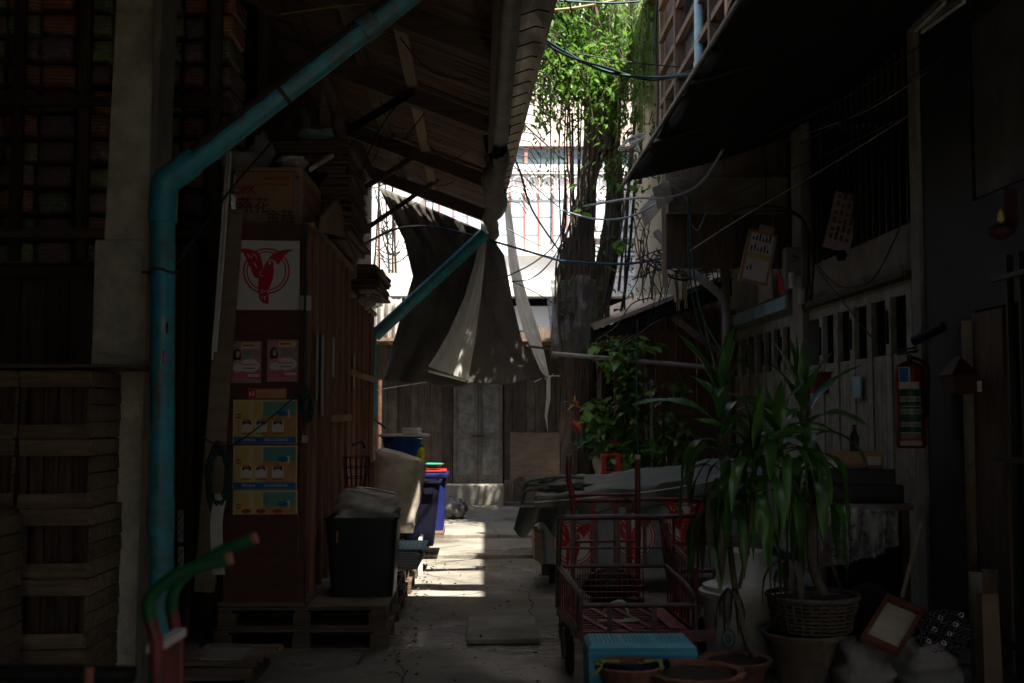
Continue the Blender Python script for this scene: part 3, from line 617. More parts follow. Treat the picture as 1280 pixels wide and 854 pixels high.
# cardboard box on top
BX0 = at(294, 250, 7.85).x; BX1 = at(378, 250, 7.85).x; BZ0 = CZ1+.005; BZ1 = at(330, 209, 7.85).z
bx = thing('cardboard_box', ((BX0+BX1)/2, 8.3, BZ0), 'big brown cardboard carton with red and black print on top of the cabinet', 'carton')
mb = MB().m('cardboard'); mb.box(BX0, 7.85, BZ0, BX1, 8.75, BZ1, j=.003)
mb.m('box_red')
def bq(u0, v0, u1, v1, l=.003):
    a = at(u0, v1, 7.85); b = at(u1, v0, 7.85); y = 7.845-l; mb.poly([(a.x, y, a.z), (b.x, y, a.z), (b.x, y, b.z), (a.x, y, b.z)])
bq(297, 214, 374, 215.2); bq(366, 216, 367.5, 282); bq(370, 216, 370.8, 282)
for u in range(330, 362, 3): bq(u, 221, u+2, 225)
for u in range(326, 360, 4): bq(u, 230, u+2.4, 231.6)
for k in range(9):
    y0 = 8.0+k*.07
    for q in range(3): zc = BZ1-.12-.13*q; mb.poly([(BX1+.004, y0, zc), (BX1+.004, y0+.035, zc), (BX1+.004, y0+.035, zc+.04), (BX1+.004, y0, zc+.04)])
mb.build('carton', parent=bx)
rx = (R(90), 0, 0)
text('燕花', .118, 'ink_brown', 'lettering', bx, at(317, 258, 7.84), rx, .002)
text('金菇', .10, 'ink_brown', 'lettering', bx, at(350, 272, 7.84), rx, .001)
text('OPX', .075, 'box_red', 'lettering', bx, at(305, 238, 7.84), (R(90), R(-4), 0), .003)
mb = MB().m('plastic_film'); mb.box(BX1-.05, 7.842, BZ0+.1, BX1-.02, 7.846, BZ1); mb.build('tape', parent=bx)
# bags and junk on top
def lump_bag(name, label, c, r, mt, cat='plastic bag', nz=.5, nf=2.6, group=None, n=22):
    mb = MB().m(mt); mb.sph(c, r, n, 14, nz, nf); o = tag(mb.build(name, smooth=True, angle=180), label, cat, group); return o
lump_bag('plastic_bag', 'crumpled grey plastic bag behind the carton, beside the conduit', at(305, 204, 8.2), (.15, .1, .09), 'bag_white')
lump_bag('plastic_bag', 'crumpled white bag lying on top of the carton', at(365, 203, 8.1), (.10, .1, .05), 'bag_white')
lump_bag('plastic_bag', 'knotted grey bag standing up behind the carton', at(328, 190, 8.5), (.08, .08, .13), 'bag_white')
lump_bag('plastic_bag', 'blue-grey cloth draped over the paper stack above the carton', at(392, 168, 8.9), (.15, .15, .035), 'pale_blue', 'cloth')
def stack(name, label, u0, v0, u1, v1, Y, d, n, mt, cat, jx=.03, par=False):
    a = at(u0, v1, Y); b = at(u1, v0, Y); h = (b.z-a.z)/n; o = thing(name, ((a.x+b.x)/2, Y+d/2, a.z), label, cat); mb = MB().m(mt)
    for i in range(n):
        dx = U(-jx, jx); dy = U(-jx, jx); T = Matrix.Translation(((a.x+b.x)/2+dx, Y+d/2+dy, a.z+h*i)) @ Matrix.Rotation(U(-.04, .04), 4, 'Z')
        w_ = (b.x-a.x)/2*U(.9, 1.03); mb.box(-w_, -d/2, 0, w_, d/2, h*.93, T, j=.003)
    mb.build('sheets', parent=o); return o
stack('flat_carton_pile', 'pile of flattened cartons sagging on top of the tall cabinet', 400, 172, 436, 300, 9.0, 1.3, 26, 'cardboard_edge', 'carton pile', .05)
stack('flat_carton_pile', 'flattened cartons lying behind the big carton near the roof', 335, 178, 425, 200, 8.9, 1.0, 6, 'cardboard_edge', 'carton pile', .06)
stack('flat_carton_pile', 'dark stack of flat boards on the lower further cabinet', 434, 330, 474, 362, 11.0, 1.4, 10, 'cardboard_edge', 'carton pile', .03)
o = lump_bag('plastic_bag', 'crumpled clear bag hanging off the lower further cabinet', at(462, 376, 10.9), (.13, .2, .07), 'plastic_film')
mb = MB().m('white_paint')
for k in range(3): mb.bar(at(388+k*3, 212-k*2, 8.0), at(408+k*4, 196-k*1, 8.6), .02, .03)
tag(mb.build('white_profile'), 'short bundle of white plastic profiles sticking out beside the carton', 'profiles')
MBm = MB().m('cardboard'); MBm.poly([at(398, 290, 7.95), at(434, 298, 9.2), at(431, 272, 9.2), at(418, 250, 8.8), at(400, 270, 7.95)], (0.02, 0, 0)); tag(MBm.build('carton_flap'), 'torn cardboard flap hanging beside the carton above the cabinet side', 'cardboard')
MBm = MB().m('pale_wood'); a = at(440, 235, 10.3); MBm.box(a.x-.05, 10.3, at(0, 345, 10.3).z, a.x+.04, 10.38, at(0, 232, 10.3).z, j=.006); tag(MBm.build('timber_post'), 'short pale timber post standing between the two cabinets', 'post')
# leaning plank and conduit
a = at(256, 740, 7.5); b = at(292, 262, 7.65)
mb = MB().m('plywood').bar(a, b, .135, .03, (0, 1, 0)); 
tag(mb.build('plank', 'plywood'), 'long brown plank leaning against the cabinet front edge', 'plank')
mb = MB().m('white_paint').tube([at(269, 440, 7.4), at(278, 330, 7.45), at(288, 190, 7.5)], .012, 8); mb.tube([at(265, 450, 7.4), at(274, 330, 7.42), at(284, 190, 7.5)], .008, 6)
tag(mb.build('conduit', smooth=True), 'thin white conduit rising beside the leaning plank', 'conduit')
mb = MB().m('bag_white')
for k in range(7):
    u = 264+k*2.2; mb.tube(smooth_path([at(u+6, 618, 7.3), at(u, 650, 7.25), at(u+1, 690, 7.25), at(u+3, 718, 7.3)]), .007, 5)
tag(mb.build('hose_coil', smooth=True), 'pale ribbed hose hanging in loops beside the leaning plank', 'hose')
0 and lump_bag('junk_heap', 'dark crumpled rubbish heaped at the foot of the leaning plank', at(262, 745, 7.3), (.16, .12, .13), 'bin_black', 'rubbish', .8)
mb = MB().m('wood_v'); 
for k, u in enumerate((222, 232, 243)): mb.box(at(u, 0, 7.9).x, 7.9, 0, at(u+8, 0, 7.9).x, 7.94, 2.6+.1*k, j=.004)
tag(mb.build('timber_stack'), 'upright dark battens standing between the drainpipe and the plank', 'timber')
mb = MB()
for k, (v0, v1) in enumerate(((638, 678), (684, 724))):
    mb.m('label_white'); a = at(222, v1, 7.6); b = at(229, v0, 7.6); mb.box(a.x, 7.6, a.z, b.x, 7.62, b.z); mb.m('ink')
    for q in range(3): c = at(225.5, v0+8+q*11, 7.59); mb.tube([c+V((.008*sin(t*2), 0, .022*cos(t))) for t in [i*pi/6 for i in range(7)]], .003, 4)
tag(mb.build('paper_strip'), 'white strip with dark curly marks beside the drainpipe', 'notice')
# dark infill wall between rack and cabinet
mb = MB().m('wood_v'); mb.box(-2.2, 8.75, 0, CX0+.02, 8.8, 2.95); tag(mb.build('board_wall'), 'dark boarding between the drainpipe and the cabinet', 'wall')
# ================================================================== crates
def crate(label):
    o = thing('wooden_crate', (0, 0, 0), label, 'crate', 'wooden crates stacked by the pillar'); W, D, Hh = .36, .5, .362
    for x in (0, W-.03): MB().m('crate_wood_shaded').box(x, 0.02, 0, x+.03, .05, Hh, j=.002).build('corner_post', parent=o)
    for z0, z1 in ((0, .075), (Hh-.09, Hh-.005)): MB().m('crate_wood').box(0, 0, z0, W, .02, z1, j=.004).build('front_slat', parent=o)
    x = .03
    while x < W-.06: w_ = U(.05, .085); w_ = min(w_, W-.03-x); MB().m('crate_wood_shaded').box(x, .075, .02, x+w_-.008, .087, Hh-.02, j=.003).build('front_board', parent=o); x += w_
    for k in range(4): z0 = k*Hh/4; MB().m('crate_wood').box(W, .0, z0+.003, W+.016, D, z0+Hh/4-.004-.004*random.random(), j=.004).build('side_slat', parent=o)
    MB().m('crate_wood').box(.0, .06, Hh-.012, W, D, Hh-.002, j=.002).build('top_board', parent=o)
    return o
random.seed(5)
cx = at(26, 500, 6.0).x; names = ['bottom crate', 'second crate up', 'third crate up', 'fourth crate up', 'topmost crate']
c0 = crate('bottom crate of the stack in front of the concrete pillar'); c0.location = (cx, 6.0, .0)
for k in range(1, 5): dup(c0, (U(-.012, .012), U(-.01, .01), .365*k), U(-.02, .02), f'{names[k]} of the stack in front of the concrete pillar')
for k in range(0, 5): dup(c0, (-.405+U(-.01, .01), .02, .365*k), U(-.02, .02), f'{names[k]} of the stack cut off by the frame, beside the pillar stack')
for k in range(0, 3): dup(c0, (at(1, 500, 5.3).x-.45-cx, -.7, .365*k), U(-.02, .02), f'{names[k] if k < 2 else "top crate"} of the low stack standing nearest the camera')
MBm = MB().m('wood_h'); a = at(-40, 458, 5.95); MBm.box(a.x, 5.93, 1.835, at(176, 458, 6.2).x, 6.46, 1.855, j=.006)
tag(MBm.build('board'), 'warped dark board lying across the tops of the crates', 'board')
# ================================================================== hand truck in front (blurred)
ht = thing('hand_truck', (-.9, 3.1, 0), 'red hand truck with two bent green grips in front of the drainpipe', 'hand truck')
for pts, gp in (([(196, 800), (187, 770), (189, 747), (215, 722), (252, 707), (284, 699)], 2.9), ([(222, 800), (214, 760), (222, 730), (250, 705), (280, 688), (316, 674)], 3.15)):
    P = smooth_path([at(u, v, gp) for u, v in pts], 6); mb = MB().m('green_grip').tube(P[5:], .0175, 14); g_ = mb.build('grip', parent=ht, smooth=True)
    MB().m('orange').tube([P[-1], P[-1]+(P[-1]-P[-2]).normalized()*.012], .016, 12).build('grip_end', parent=ht)
    MB().m('cart_red').tube([V((P[0].x-.02, P[0].y+.1, .15)), P[0], P[6]], .017, 12).build('frame_tube', parent=ht, smooth=True)
MB().m('white_paint').bar(at(190, 812, 2.9), at(226, 790, 3.1), .03, .02).build('cross_strap', parent=ht)
a = at(178, 812, 2.9); b = at(222, 800, 3.1)
MB().m('cart_red').poly([at(196, 815, 2.93), at(224, 796, 3.12), V((at(224, 796, 3.12).x, 3.2, .2)), V((at(196, 815, 2.93).x, 3.0, .2))], (0, .01, 0)).build('back_plate', parent=ht)
MB().m('cart_red').bar((a.x-.02, 2.75, .12), (b.x+.02, 2.95, .12), .3, .01).build('toe_plate', parent=ht)
for x in (a.x-.05, b.x+.07):
    MB().m('rubber').lathe([(.03, -.03), (.11, -.03), (.125, 0), (.11, .03), (.03, .03)], n=24, T=Matrix.Translation((x, 3.28, .125)) @ Matrix.Rotation(R(90), 4, 'Y')).build('wheel', parent=ht, smooth=True)
MB().m('steel').tube([(a.x-.08, 3.28, .125), (b.x+.1, 3.28, .125)], .01, 8).build('axle', parent=ht)
rl = thing('barrier_rail', (-1.2, 3.0, 0), 'shiny black horizontal rail at knee height, blurred close to the camera', 'rail')
p0 = at(-60, 842, 2.95); p1 = at(168, 843, 2.95)
MB().m('dark_steel').tube([p0, p1], .022, 14).build('rail', parent=rl, smooth=True)
q = at(112, 834, 2.93); MB().m('orange').tube([q, q+V((0, 0, -.04))], .012, 10).build('bolt', parent=rl)
for p in (p0+V((.02, 0, 0)), p1+V((-.03, 0, 0))): MB().m('dark_steel').tube([V((p.x, p.y, 0)), V((p.x, p.y, p.z))], .018, 10).build('leg', parent=rl)
# ================================================================== pallets and platform
def pallet(x0, y0, x1, y1, z0, h, label, name='wooden_pallet', along='x', nb=None):
    o = thing(name, ((x0+x1)/2, (y0+y1)/2, z0), label, 'pallet', 'pallets under the cabinet')
    zt = z0+h; t = .02
    n = nb or max(3, int((y1-y0)/.14))
    for i in range(n):
        a = y0+(y1-y0)*i/n; b = y0+(y1-y0)*(i+1)/n-.018
        MB().m('wood_h').box(x0+U(-.01, .01), a, zt-t, x1+U(-.01, .01), b, zt, j=.003).build('deck_board', parent=o)
    m = 3
    for i in range(m):
        y = y0+(y1-y0-.09)*i/(m-1)
        MB().m('wood_h').box(x0, y, z0, x1, y+.09, z0+.018, j=.002).build('bottom_board', parent=o)
        for k in range(3):
            x = x0+(x1-x0-.12)*k/2
            MB().m('wood_h').box(x, y, z0+.02, x+.12, y+.09, zt-t-.018, j=.002).build('block', parent=o)
    for k in range(3):
        x = x0+(x1-x0-.1)*k/2; MB().m('wood_y').box(x, y0, zt-t-.018, x+.1, y1, zt-t-.001).build('stringer', parent=o)
    return o
pallet(-1.78, 7.66, -.615, 8.75, .0, .145, 'lower of the two dark pallets under the red-brown cabinet front')
pallet(-1.76, 7.68, -.63, 8.73, .146, .14, 'upper of the two dark pallets, carrying the black bin')
pallet(-1.75, 8.82, -.62, 9.85, .0, .14, 'second pallet from the camera along the alley edge, lower layer')
pallet(-1.75, 8.80, -.64, 9.82, .141, .13, 'second pallet from the camera along the alley edge, upper layer')
pallet(-1.70, 9.9, -.60, 11.0, .0, .14, 'third pallet from the camera under the stacked newspapers, lower layer')
pallet(-1.70, 9.9, -.62, 10.95, .141, .13, 'third pallet from the camera under the stacked newspapers, upper layer')
pallet(-1.70, 11.1, -.60, 12.6, .0, .24, 'furthest pallet holding the navy bin near the sunlit floor')
mb = MB().m('plywood'); mb.box(-1.15, 7.67, .288, -.62, 8.7, .30, j=.003); tag(mb.build('board'), 'thin plywood sheet on the pallet under the black bin', 'board')
mb = MB().m('white_paint')
for y in (11.1, 12.55): mb.box(-.6, y, 0, -.56, y+.06, .34)
mb.box(-.6, 11.1, .30, -.57, 12.6, .36)
tag(mb.build('edge_trim'), 'white painted timber edging beside the sunlit floor patch', 'trim')
# small low pallet stool
o = thing('low_stool', (-1.45, 7.0, 0), 'low rough wooden platform on the ground in front of the cabinet', 'platform')
a = at(228, 815, 6.75); b = at(318, 815, 6.75); x0, x1 = a.x, b.x; zt = .135
for k in range(5): MB().m('crate_wood').box(x0+.02*k*.3, 6.72+k*.11, zt-.025, x1+.05*k*.3+.02, 6.72+k*.11+.10, zt, j=.006).build('top_board', parent=o)
for x in (x0+.01, x1-.05): MB().m('wood_y').box(x, 6.74, .0, x+.05, 7.24, zt-.026, j=.003).build('bearer', parent=o)
MB().m('wood_h').box(x0, 6.715, .03, x1, 6.738, zt-.03, j=.003).build('front_board', parent=o)
MB().m('newspaper').box(x0+.1, 6.76, zt, x1-.08, 7.1, zt+.012, j=.006).build('felt_mat', parent=o)
# ================================================================== bin, sacks, tubs
b0 = at(412, 742, 7.95); b1 = at(490, 742, 7.95); t0 = at(406, 650, 7.95); t1 = at(496, 650, 7.95)
def tub(o, x0, x1, tx0, tx1, y0, dp, z0, z1, mt, rim=.014, th=.008, nm='shell'):
    mb = MB().m(mt); e = (x0-tx0)
    def rr(z, xa, xb, ya, yb, r=.05, n=5):
        out = []
        for cx_, cy_, a0 in ((xb-r, yb-r, 0), (xa+r, yb-r, 90), (xa+r, ya+r, 180), (xb-r, ya+r, 270)):
            for k in range(n+1): t = R(a0+90*k/n); out.append((cx_+r*cos(t), cy_+r*sin(t), z))
        return out
    rings = [rr(z0, x0, x1, y0+e, y0+dp-e), rr(z1, tx0, tx1, y0, y0+dp), rr(z1, tx0-rim, tx1+rim, y0-rim, y0+dp+rim), rr(z1+rim, tx0-rim, tx1+rim, y0-rim, y0+dp+rim), rr(z1+rim, tx0+th, tx1-th, y0+th, y0+dp-th), rr(z0+.02, x0+th, x1-th, y0+e+th, y0+dp-e-th)]
    n = len(rings[0]); vs_ = [p for r_ in rings for p in r_]
    fs = [(i*n+q, i*n+(q+1) % n, (i+1)*n+(q+1) % n, (i+1)*n+q) for i in range(len(rings)-1) for q in range(n)]
    fs += [tuple(range(n))[::-1], tuple((len(rings)-1)*n+q for q in range(n))]
    mb.add(vs_, fs); return mb.build(nm, parent=o, smooth=True, angle=35)
bn = thing('waste_bin', (b0.x+.2, 8.1, .30), 'square black plastic bin on the near pallet, holding a white sack', 'bin')
tub(bn, b0.x, b1.x, t0.x, t1.x, 7.95, .48, .302, t0.z, 'bin_black')
q = at(420, 672, 7.93); mb = MB().m('orange'); mb.box(q.x, 7.955, q.z-.04, q.x+.012, 7.965, q.z+.04, j=.004); mb.build('paint_mark', parent=bn)
def sackfn(pts_front, Y, d, mt, name, label, cat='sack', nzs=.05, seed=0, nu=26, nv=30):
    "closed soft sack from a list of (v, u0, u1) slices, bottom to top"
    mb = MB().m(mt); sl = [(at(u0, v, Y), at(u1, v, Y)) for v, u0, u1 in pts_front]; n = len(sl)-1
    def fn(a, b):
        i = min(n-1, int(a*n)); t = a*n-i; L_ = sl[i][0].lerp(sl[i+1][0], t); R_ = sl[i][1].lerp(sl[i+1][1], t)
        cx_ = (L_.x+R_.x)/2; hw = max(.004, (R_.x-L_.x)/2); z = L_.z*(1-.5)+R_.z*.5; th = 2*pi*b; cap = min(1, 6*a, 5*(1-a)+.12)
        ex = .7; c_, s_ = cos(th), sin(th); c_ = abs(c_)**ex*(1 if c_ > 0 else -1); s_ = abs(s_)**ex*(1 if s_ > 0 else -1)
        g = 1+nzs*2*gz(a*5+th*.3, th*1.4, 1, seed)+nzs*gz(a*12, th*4, 1, seed+4)
        return (cx_+hw*c_*g, Y+d/2+d/2*s_*g*cap**.5, z+.02*gz(th*2, a*3, 1, seed+7)*(1 if a > .05 else 0))
    mb.grid(fn, nu, nv); return tag(mb.build(name, smooth=True, angle=180), label, cat)
sackfn([(665, 415, 492), (650, 414, 492), (640, 415, 494), (628, 418, 492), (619, 422, 486), (614, 428, 462), (612, 434, 450)], 8.0, .36, 'bag_white', 'white_sack', 'white woven sack bulging out of the black bin', nzs=.2, seed=3)
mb = MB().m('ink'); q = at(437, 633, 7.955)
for k in range(4): mb.tube([q+V((k*.022, .01, .012*sin(k))), q+V((k*.022+.012, .01, -.012))], .0025, 4)
tag(mb.build('sack_print'), 'small dark printed mark on the white sack in the bin', 'print')
sackfn([(670, 470, 513), (655, 467, 517), (630, 466, 523), (600, 466, 527), (585, 466, 528), (575, 466, 526), (568, 466, 500), (562, 466, 474)], 9.6, .45, 'sack_clear', 'plastic_sack', 'tall beige translucent plastic sack standing beyond the black bin', nzs=.06, seed=12)
# newspapers pack
o = stack('newspaper_pile', 'bundle of newspapers on the pallet beyond the black bin', 470, 690, 524, 712, 8.85, .75, 9, 'newspaper', 'newspapers', .008)
mb = MB().m('print_blue'); a = at(488, 700, 8.9); zt = at(500, 689, 8.85).z+.004; mb.box(a.x, 8.88, zt, a.x+.27, 9.5, zt+.006)
mb.m('label_white')
for i in range(6):
    for k in range(4): x = a.x+.03+i*.035+.0*k; y = 8.95+k*.12; mb.box(x, y, zt+.006, x+.022, y+.07, zt+.008)
tag(mb.build('printed_sheet'), 'pale blue printed sheet on top of the newspaper bundle', 'printed sheet')
for i, (y, x0, x1, h) in enumerate(((9.75, -.95, -.60, .06), (10.3, -.95, -.58, .10))):
    MBm = MB().m('newspaper'); MBm.box(x0, y, .275, x1, y+.45, .275+h, j=.008); tag(MBm.build('newspaper_pile'), ['thin pile of grey papers behind the newspaper bundle', 'thicker pile of grey papers before the navy bin'][i], 'newspapers')
nb = thing('waste_bin', (-.75, 11.6, .24), 'tall navy blue bin behind the beige plastic sack', 'bin')
a0 = at(505, 668, 11.4); a1 = at(541, 668, 11.4); c0_ = at(500, 604, 11.4); c1_ = at(549, 604, 11.4)
tub(nb, a0.x, a1.x, c0_.x, c1_.x, 11.4, .42, .245, c1_.z, 'bin_navy', .02)
q = at(530, 614, 11.36); MB().m('bin_navy').box(q.x, 11.37, q.z-.03, q.x+.1, 11.39, q.z+.03).build('handle', parent=nb)
bb = thing('storage_box', (-.75, 12.3, .3), 'bright blue lidded plastic box behind the navy bin', 'plastic box')
a0 = at(522, 640, 12.3); a1 = at(554, 640, 12.3); c0_ = at(520, 600, 12.3); c1_ = at(557, 600, 12.3)
tub(bb, a0.x, a1.x, c0_.x, c1_.x, 12.3, .45, a0.z-.2, c1_.z, 'box_blue', .012)
MB().m('box_blue').box(c0_.x-.03, 12.26, c0_.z+.02, c1_.x+.03, 12.8, c0_.z+.075, j=.006).build('lid', parent=bb, bevel=.015)
MBm = MB().m('wood_h'); MBm.box(c0_.x-.6, 12.2, .25, c1_.x-.02, 12.85, a0.z-.205); tag(MBm.build('plinth'), 'low dark plinth under the bright blue box', 'plinth')
MBm = MB().m('red_plastic'); q = at(543, 590, 12.4); MBm.box(q.x-.14, 12.36, q.z-.0, q.x+.13, 12.7, q.z+.02, j=.003); tag(MBm.build('tray', bevel=.006), 'flat red lid lying on the bright blue box', 'lid')
MBm = MB().m('green_plastic'); q = at(540, 582, 12.4); MBm.lathe([(.03, 0), (.12, .04), (.13, .045), (.12, .05), (.03, .01)], (q.x, 12.5, q.z-.03)); tag(MBm.build('dish', smooth=True), 'green dish resting on the red lid', 'dish')
# table + tub
tb = thing('side_table', (-1.0, 12.2, .2), 'narrow dark table carrying the blue tub', 'table')
q = at(508, 577, 12.1); MB().m('wood_h').box(q.x-.38, 11.95, q.z-.04, q.x+.14, 12.5, q.z).build('table_top', parent=tb)
for x in (q.x-.37, q.x+.10):
    for y in (11.96, 12.45): MB().m('wood_v').box(x, y, 0.245, x+.04, y+.04, q.z-.041).build('leg', parent=tb)
t_ = thing('plastic_tub', (q.x-.05, 12.2, q.z), 'round blue plastic tub on the narrow table', 'tub')
c = at(502, 577, 12.1); MB().m('tub_blue').lathe([(.15, .0), (.19, .1), (.215, .24), (.232, .25), (.235, .262), (.225, .265), (.205, .25), (.18, .1), (.14, .012)], (c.x, 12.2, q.z), 32).build('bowl', parent=t_, smooth=True)
MBm = MB().m('white_paint'); z_ = q.z+.27; MBm.box(c.x-.24, 11.97, z_, c.x+.29, 12.45, z_+.022, j=.003); tag(MBm.build('board', bevel=.006), 'white board laid across the round blue tub', 'board')
MBm = MB().m('poster_white'); MBm.box(c.x+.0, 12.05, z_+.024, c.x+.2, 12.3, z_+.09, j=.004); tag(MBm.build('small_box', bevel=.01), 'small off-white foam box on the white board', 'box')
yb = thing('bottle', (at(527, 575, 11.95).x, 11.95, q.z), 'yellow plastic bottle beside the blue tub', 'bottle')
c2 = at(527, 571, 11.98); MB().m('yellow_plastic').lathe([(.0, 0), (.045, .0), (.045, .12), (.02, .15), (.018, .16), (0, .16)], (c2.x, 12.0, q.z), 16).build('bottle_body', parent=yb, smooth=True)
MB().m('green_plastic').lathe([(0, .16), (.022, .16), (.022, .185), (0, .185)], (c2.x, 12.0, q.z), 12).build('cap', parent=yb)
g_ = at(568, 652, 15.6)
lump_bag('trash_bag', 'small silvery see-through rubbish bag tied at the top, on the raised floor', V((at(568, 640, 15.9).x, 15.9, .235)), (.18, .15, .14), 'trash_film', 'rubbish bag', .45, 4)
mb = MB().m('trash_film'); q = V((at(566, 640, 15.9).x, 15.9, .34))
for k in range(5): mb.poly([q, q+V((.03*cos(k*1.3)+.01, .03*sin(k*1.3), .09)), q+V((.05*cos(k*1.3+.5), .04*sin(k*1.3+.5), .075))])
mb.fixn = False; tag(mb.build('bag_knot'), 'wispy tied neck of the small silvery rubbish bag', 'bag knot')
# fan cage
fc = thing('wire_basket', (-1.1, 9.6, 1.0), 'black wire basket hung on the cabinet side above the white sack', 'wire basket')
c = at(445, 590, 9.5); mb = MB().m('wire_black')
for k in range(4): r_ = .13+.02*k; mb.tube([(c.x+r_*cos(t)*.6, 9.5+r_*sin(t), c.z-.13+k*.085) for t in [i*2*pi/20 for i in range(21)]], .0035, 4)
for k in range(14): t = k*2*pi/14; mb.tube([(c.x+.13*cos(t)*.6, 9.5+.13*sin(t), c.z-.13), (c.x+.19*cos(t)*.6, 9.5+.19*sin(t), c.z+.125)], .003, 4)
mb.build('cage', parent=fc)
mb = MB().m('wire_black').tube([at(441, 556, 9.3), at(452, 552, 9.5), at(456, 560, 9.6)], .012, 6); mb.build('hook', parent=fc)
# ================================================================== back of the alley: plank shed
random.seed(21)
SY = 18.7
sh_ = thing('plank_shed', (0, SY, .1), 'weathered plank shed wall closing the end of the alley', 'shed')
x = at(462, 500, SY).x; xe = at(800, 500, SY).x; zt = at(600, 432, SY).z+.28
d0 = at(566, 500, SY).x; d1 = at(629, 500, SY).x
while x < xe:
    w_ = U(.12, .24)
    if not (x+w_ > d0 and x < d1):
        MB().m('shed_wood').box(x, SY+U(-.015, .015), .1, x+w_-.006, SY+.03, zt+U(-.05, .05), j=.004).build('wall_board', parent=sh_)
        x += w_
    elif x < d0-.02 and x+w_ > d0:
        MB().m('shed_wood').box(x, SY, .1, d0-.005, SY+.03, zt).build('wall_board', parent=sh_); x = d1+.005
    else: x += w_
MB().m('shed_wood').box(d0, SY, at(0, 468, SY).z, d1, SY+.03, zt).build('door_header', parent=sh_)
MB().m('roof_sheet').box(at(440, 400, SY).x-.6, SY-1.15, zt-.28, xe+.4, SY+3, zt-.23).build('roof', parent=sh_)
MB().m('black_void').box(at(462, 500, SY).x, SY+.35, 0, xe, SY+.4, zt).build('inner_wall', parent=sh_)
dr = thing('double_door', (at(598, 605, SY).x, SY, at(598, 605, SY).z), 'worn grey-brown panelled double door above the concrete step', 'door')
dz0 = at(598, 606, SY).z; dz1 = at(598, 469, SY).z; xm = (d0+d1)/2
mat('door_wood', (.27, .21, .17), (.16, .125, .10), st=VW, scale=2, dirt=(.4, .38, .34), dscale=4, damt=.5, bump=.5)
mat('door_panel', (.27, .25, .21), (.15, .14, .12), scale=8, dirt=(.45, .44, .42), dscale=6, damt=.5, bump=.6, bs=18)
for xa, xb in ((d0+.01, xm-.004), (xm+.004, d1-.01)):
    lf = MB().m('door_wood'); s_ = .055
    zm = at(598, 545, SY).z
    for (p, q, r_, t) in ((xa, dz0, xa+s_, dz1), (xb-s_, dz0, xb, dz1), (xa+s_, dz0, xb-s_, dz0+.16), (xa+s_, dz1-.07, xb-s_, dz1), (xa+s_, zm-.04, xb-s_, zm+.04)): lf.box(p, SY-.03, q, r_, SY-.0, t)
    l_ = lf.build('door_leaf', parent=dr)
    for z0, z1 in ((dz0+.16, zm-.04), (zm+.04, dz1-.07)):
        MB().m('door_panel').box(xa+s_+.002, SY-.012, z0+.002, xb-s_-.002, SY-.001, z1-.002).build('door_panel', parent=dr)
MB().m('rusty_steel').box(xm-.1, SY-.045, zm-.01, xm+.12, SY-.031, zm+.012).build('bolt', parent=dr)
mb = MB().m('concrete'); a = at(557, 637, 18.2); b = at(630, 606, 18.2); mb.box(a.x, 18.15, .095, b.x, 18.68, at(0, 607, 18.3).z, j=.01); tag(mb.build('door_step', bevel=.015), 'worn concrete doorstep below the double door', 'doorstep')
mb = MB().m('plywood'); a = at(638, 600, 18.5); b = at(700, 541, 18.5); mb.box(a.x, 18.55, a.z, b.x, 18.6, b.z, j=.006); tag(mb.build('plywood_sheet'), 'brown plywood sheet nailed over the planks right of the door', 'plywood')
fn_ = thing('picket_fence', (at(665, 632, 18.3).x, 18.3, .1), 'low row of rough pickets below the plywood sheet', 'fence')
for k, u in enumerate((631, 644, 657, 671, 684)):
    a = at(u, 626, 18.3); MB().m('shed_wood').box(a.x, 18.3, .11, a.x+.145, 18.33, at(u, 600-3*(k % 2), 18.3).z, j=.012).build('picket', parent=fn_)
MB().m('shed_wood').box(at(630, 0, 18.3).x, 18.34, .35, at(697, 0, 18.3).x, 18.37, .43).build('rail', parent=fn_)
mb = MB().m('dark_concrete'); mb.box(at(630, 0, 18.0).x, 18.0, .1, at(760, 0, 18.3).x, 18.28, .16, j=.01); tag(mb.build('curb_stone'), 'dark low curb in front of the pickets', 'curb')
# lean items left of shed: brown pole, white sheet
mb = MB().m('rusty_steel').tube([at(475, 475, 16.9), at(474, 600, 16.9)], .03, 8); tag(mb.build('pole', smooth=True), 'rusty thin pole standing behind the stacked tubs', 'pole')
mb = MB().m('bright_cloth')
def cf(a, b): q = at(470+32*a, 372+58*b, 17.8); return (q.x, 17.8+.08*sin(a*22), q.z+.03*sin(a*6))
mb.grid(cf, 40, 6); tag(mb.build('plastic_sheet', smooth=True, solid=.004), 'pale corrugated plastic sheet leaning behind the far drainpipe', 'sheet')
# ================================================================== tarpaulin
random.seed(3)
mb = MB().m('tarp')
TL, TR = [(472, 232), (505, 300), (516, 345), (500, 400), (488, 440), (479, 476)], [(612, 292), (630, 318), (640, 372), (652, 425), (668, 455), (684, 474)]
def edge(L_, t):
    n = len(L_)-1; i = min(n-1, int(t*n)); f = t*n-i; return (L_[i][0]*(1-f)+L_[i+1][0]*f, L_[i][1]*(1-f)+L_[i+1][1]*f)
def tf(a, b):
    l = edge(TL, a); r = edge(TR, a); u = l[0]*(1-b)+r[0]*b; v = l[1]*(1-b)+r[1]*b + 7*sin(pi*b)*a + (2*sin(b*19)+1*sin(b*43))*a**3 - 5*a*sin(pi*b)*0
    top = (1-a)
    d = .22*sin(pi*b)*sin(pi*a)+.035*sin((b+.35*a)*30+2*sin(b*7))*(.3+a)+.05*gz(a*3, b*5, 1, 2)
    if b > .55: d += .25*a*(b-.55)
    d += .07*max(0, sin((b*1.3-a*.7)*13))**3*sin(pi*a) + .05*abs(gz(a*4+b*3, b*14, 1, 6)); return at(u, v, 15.12+.62*d)
mb.grid(tf, 50, 90)
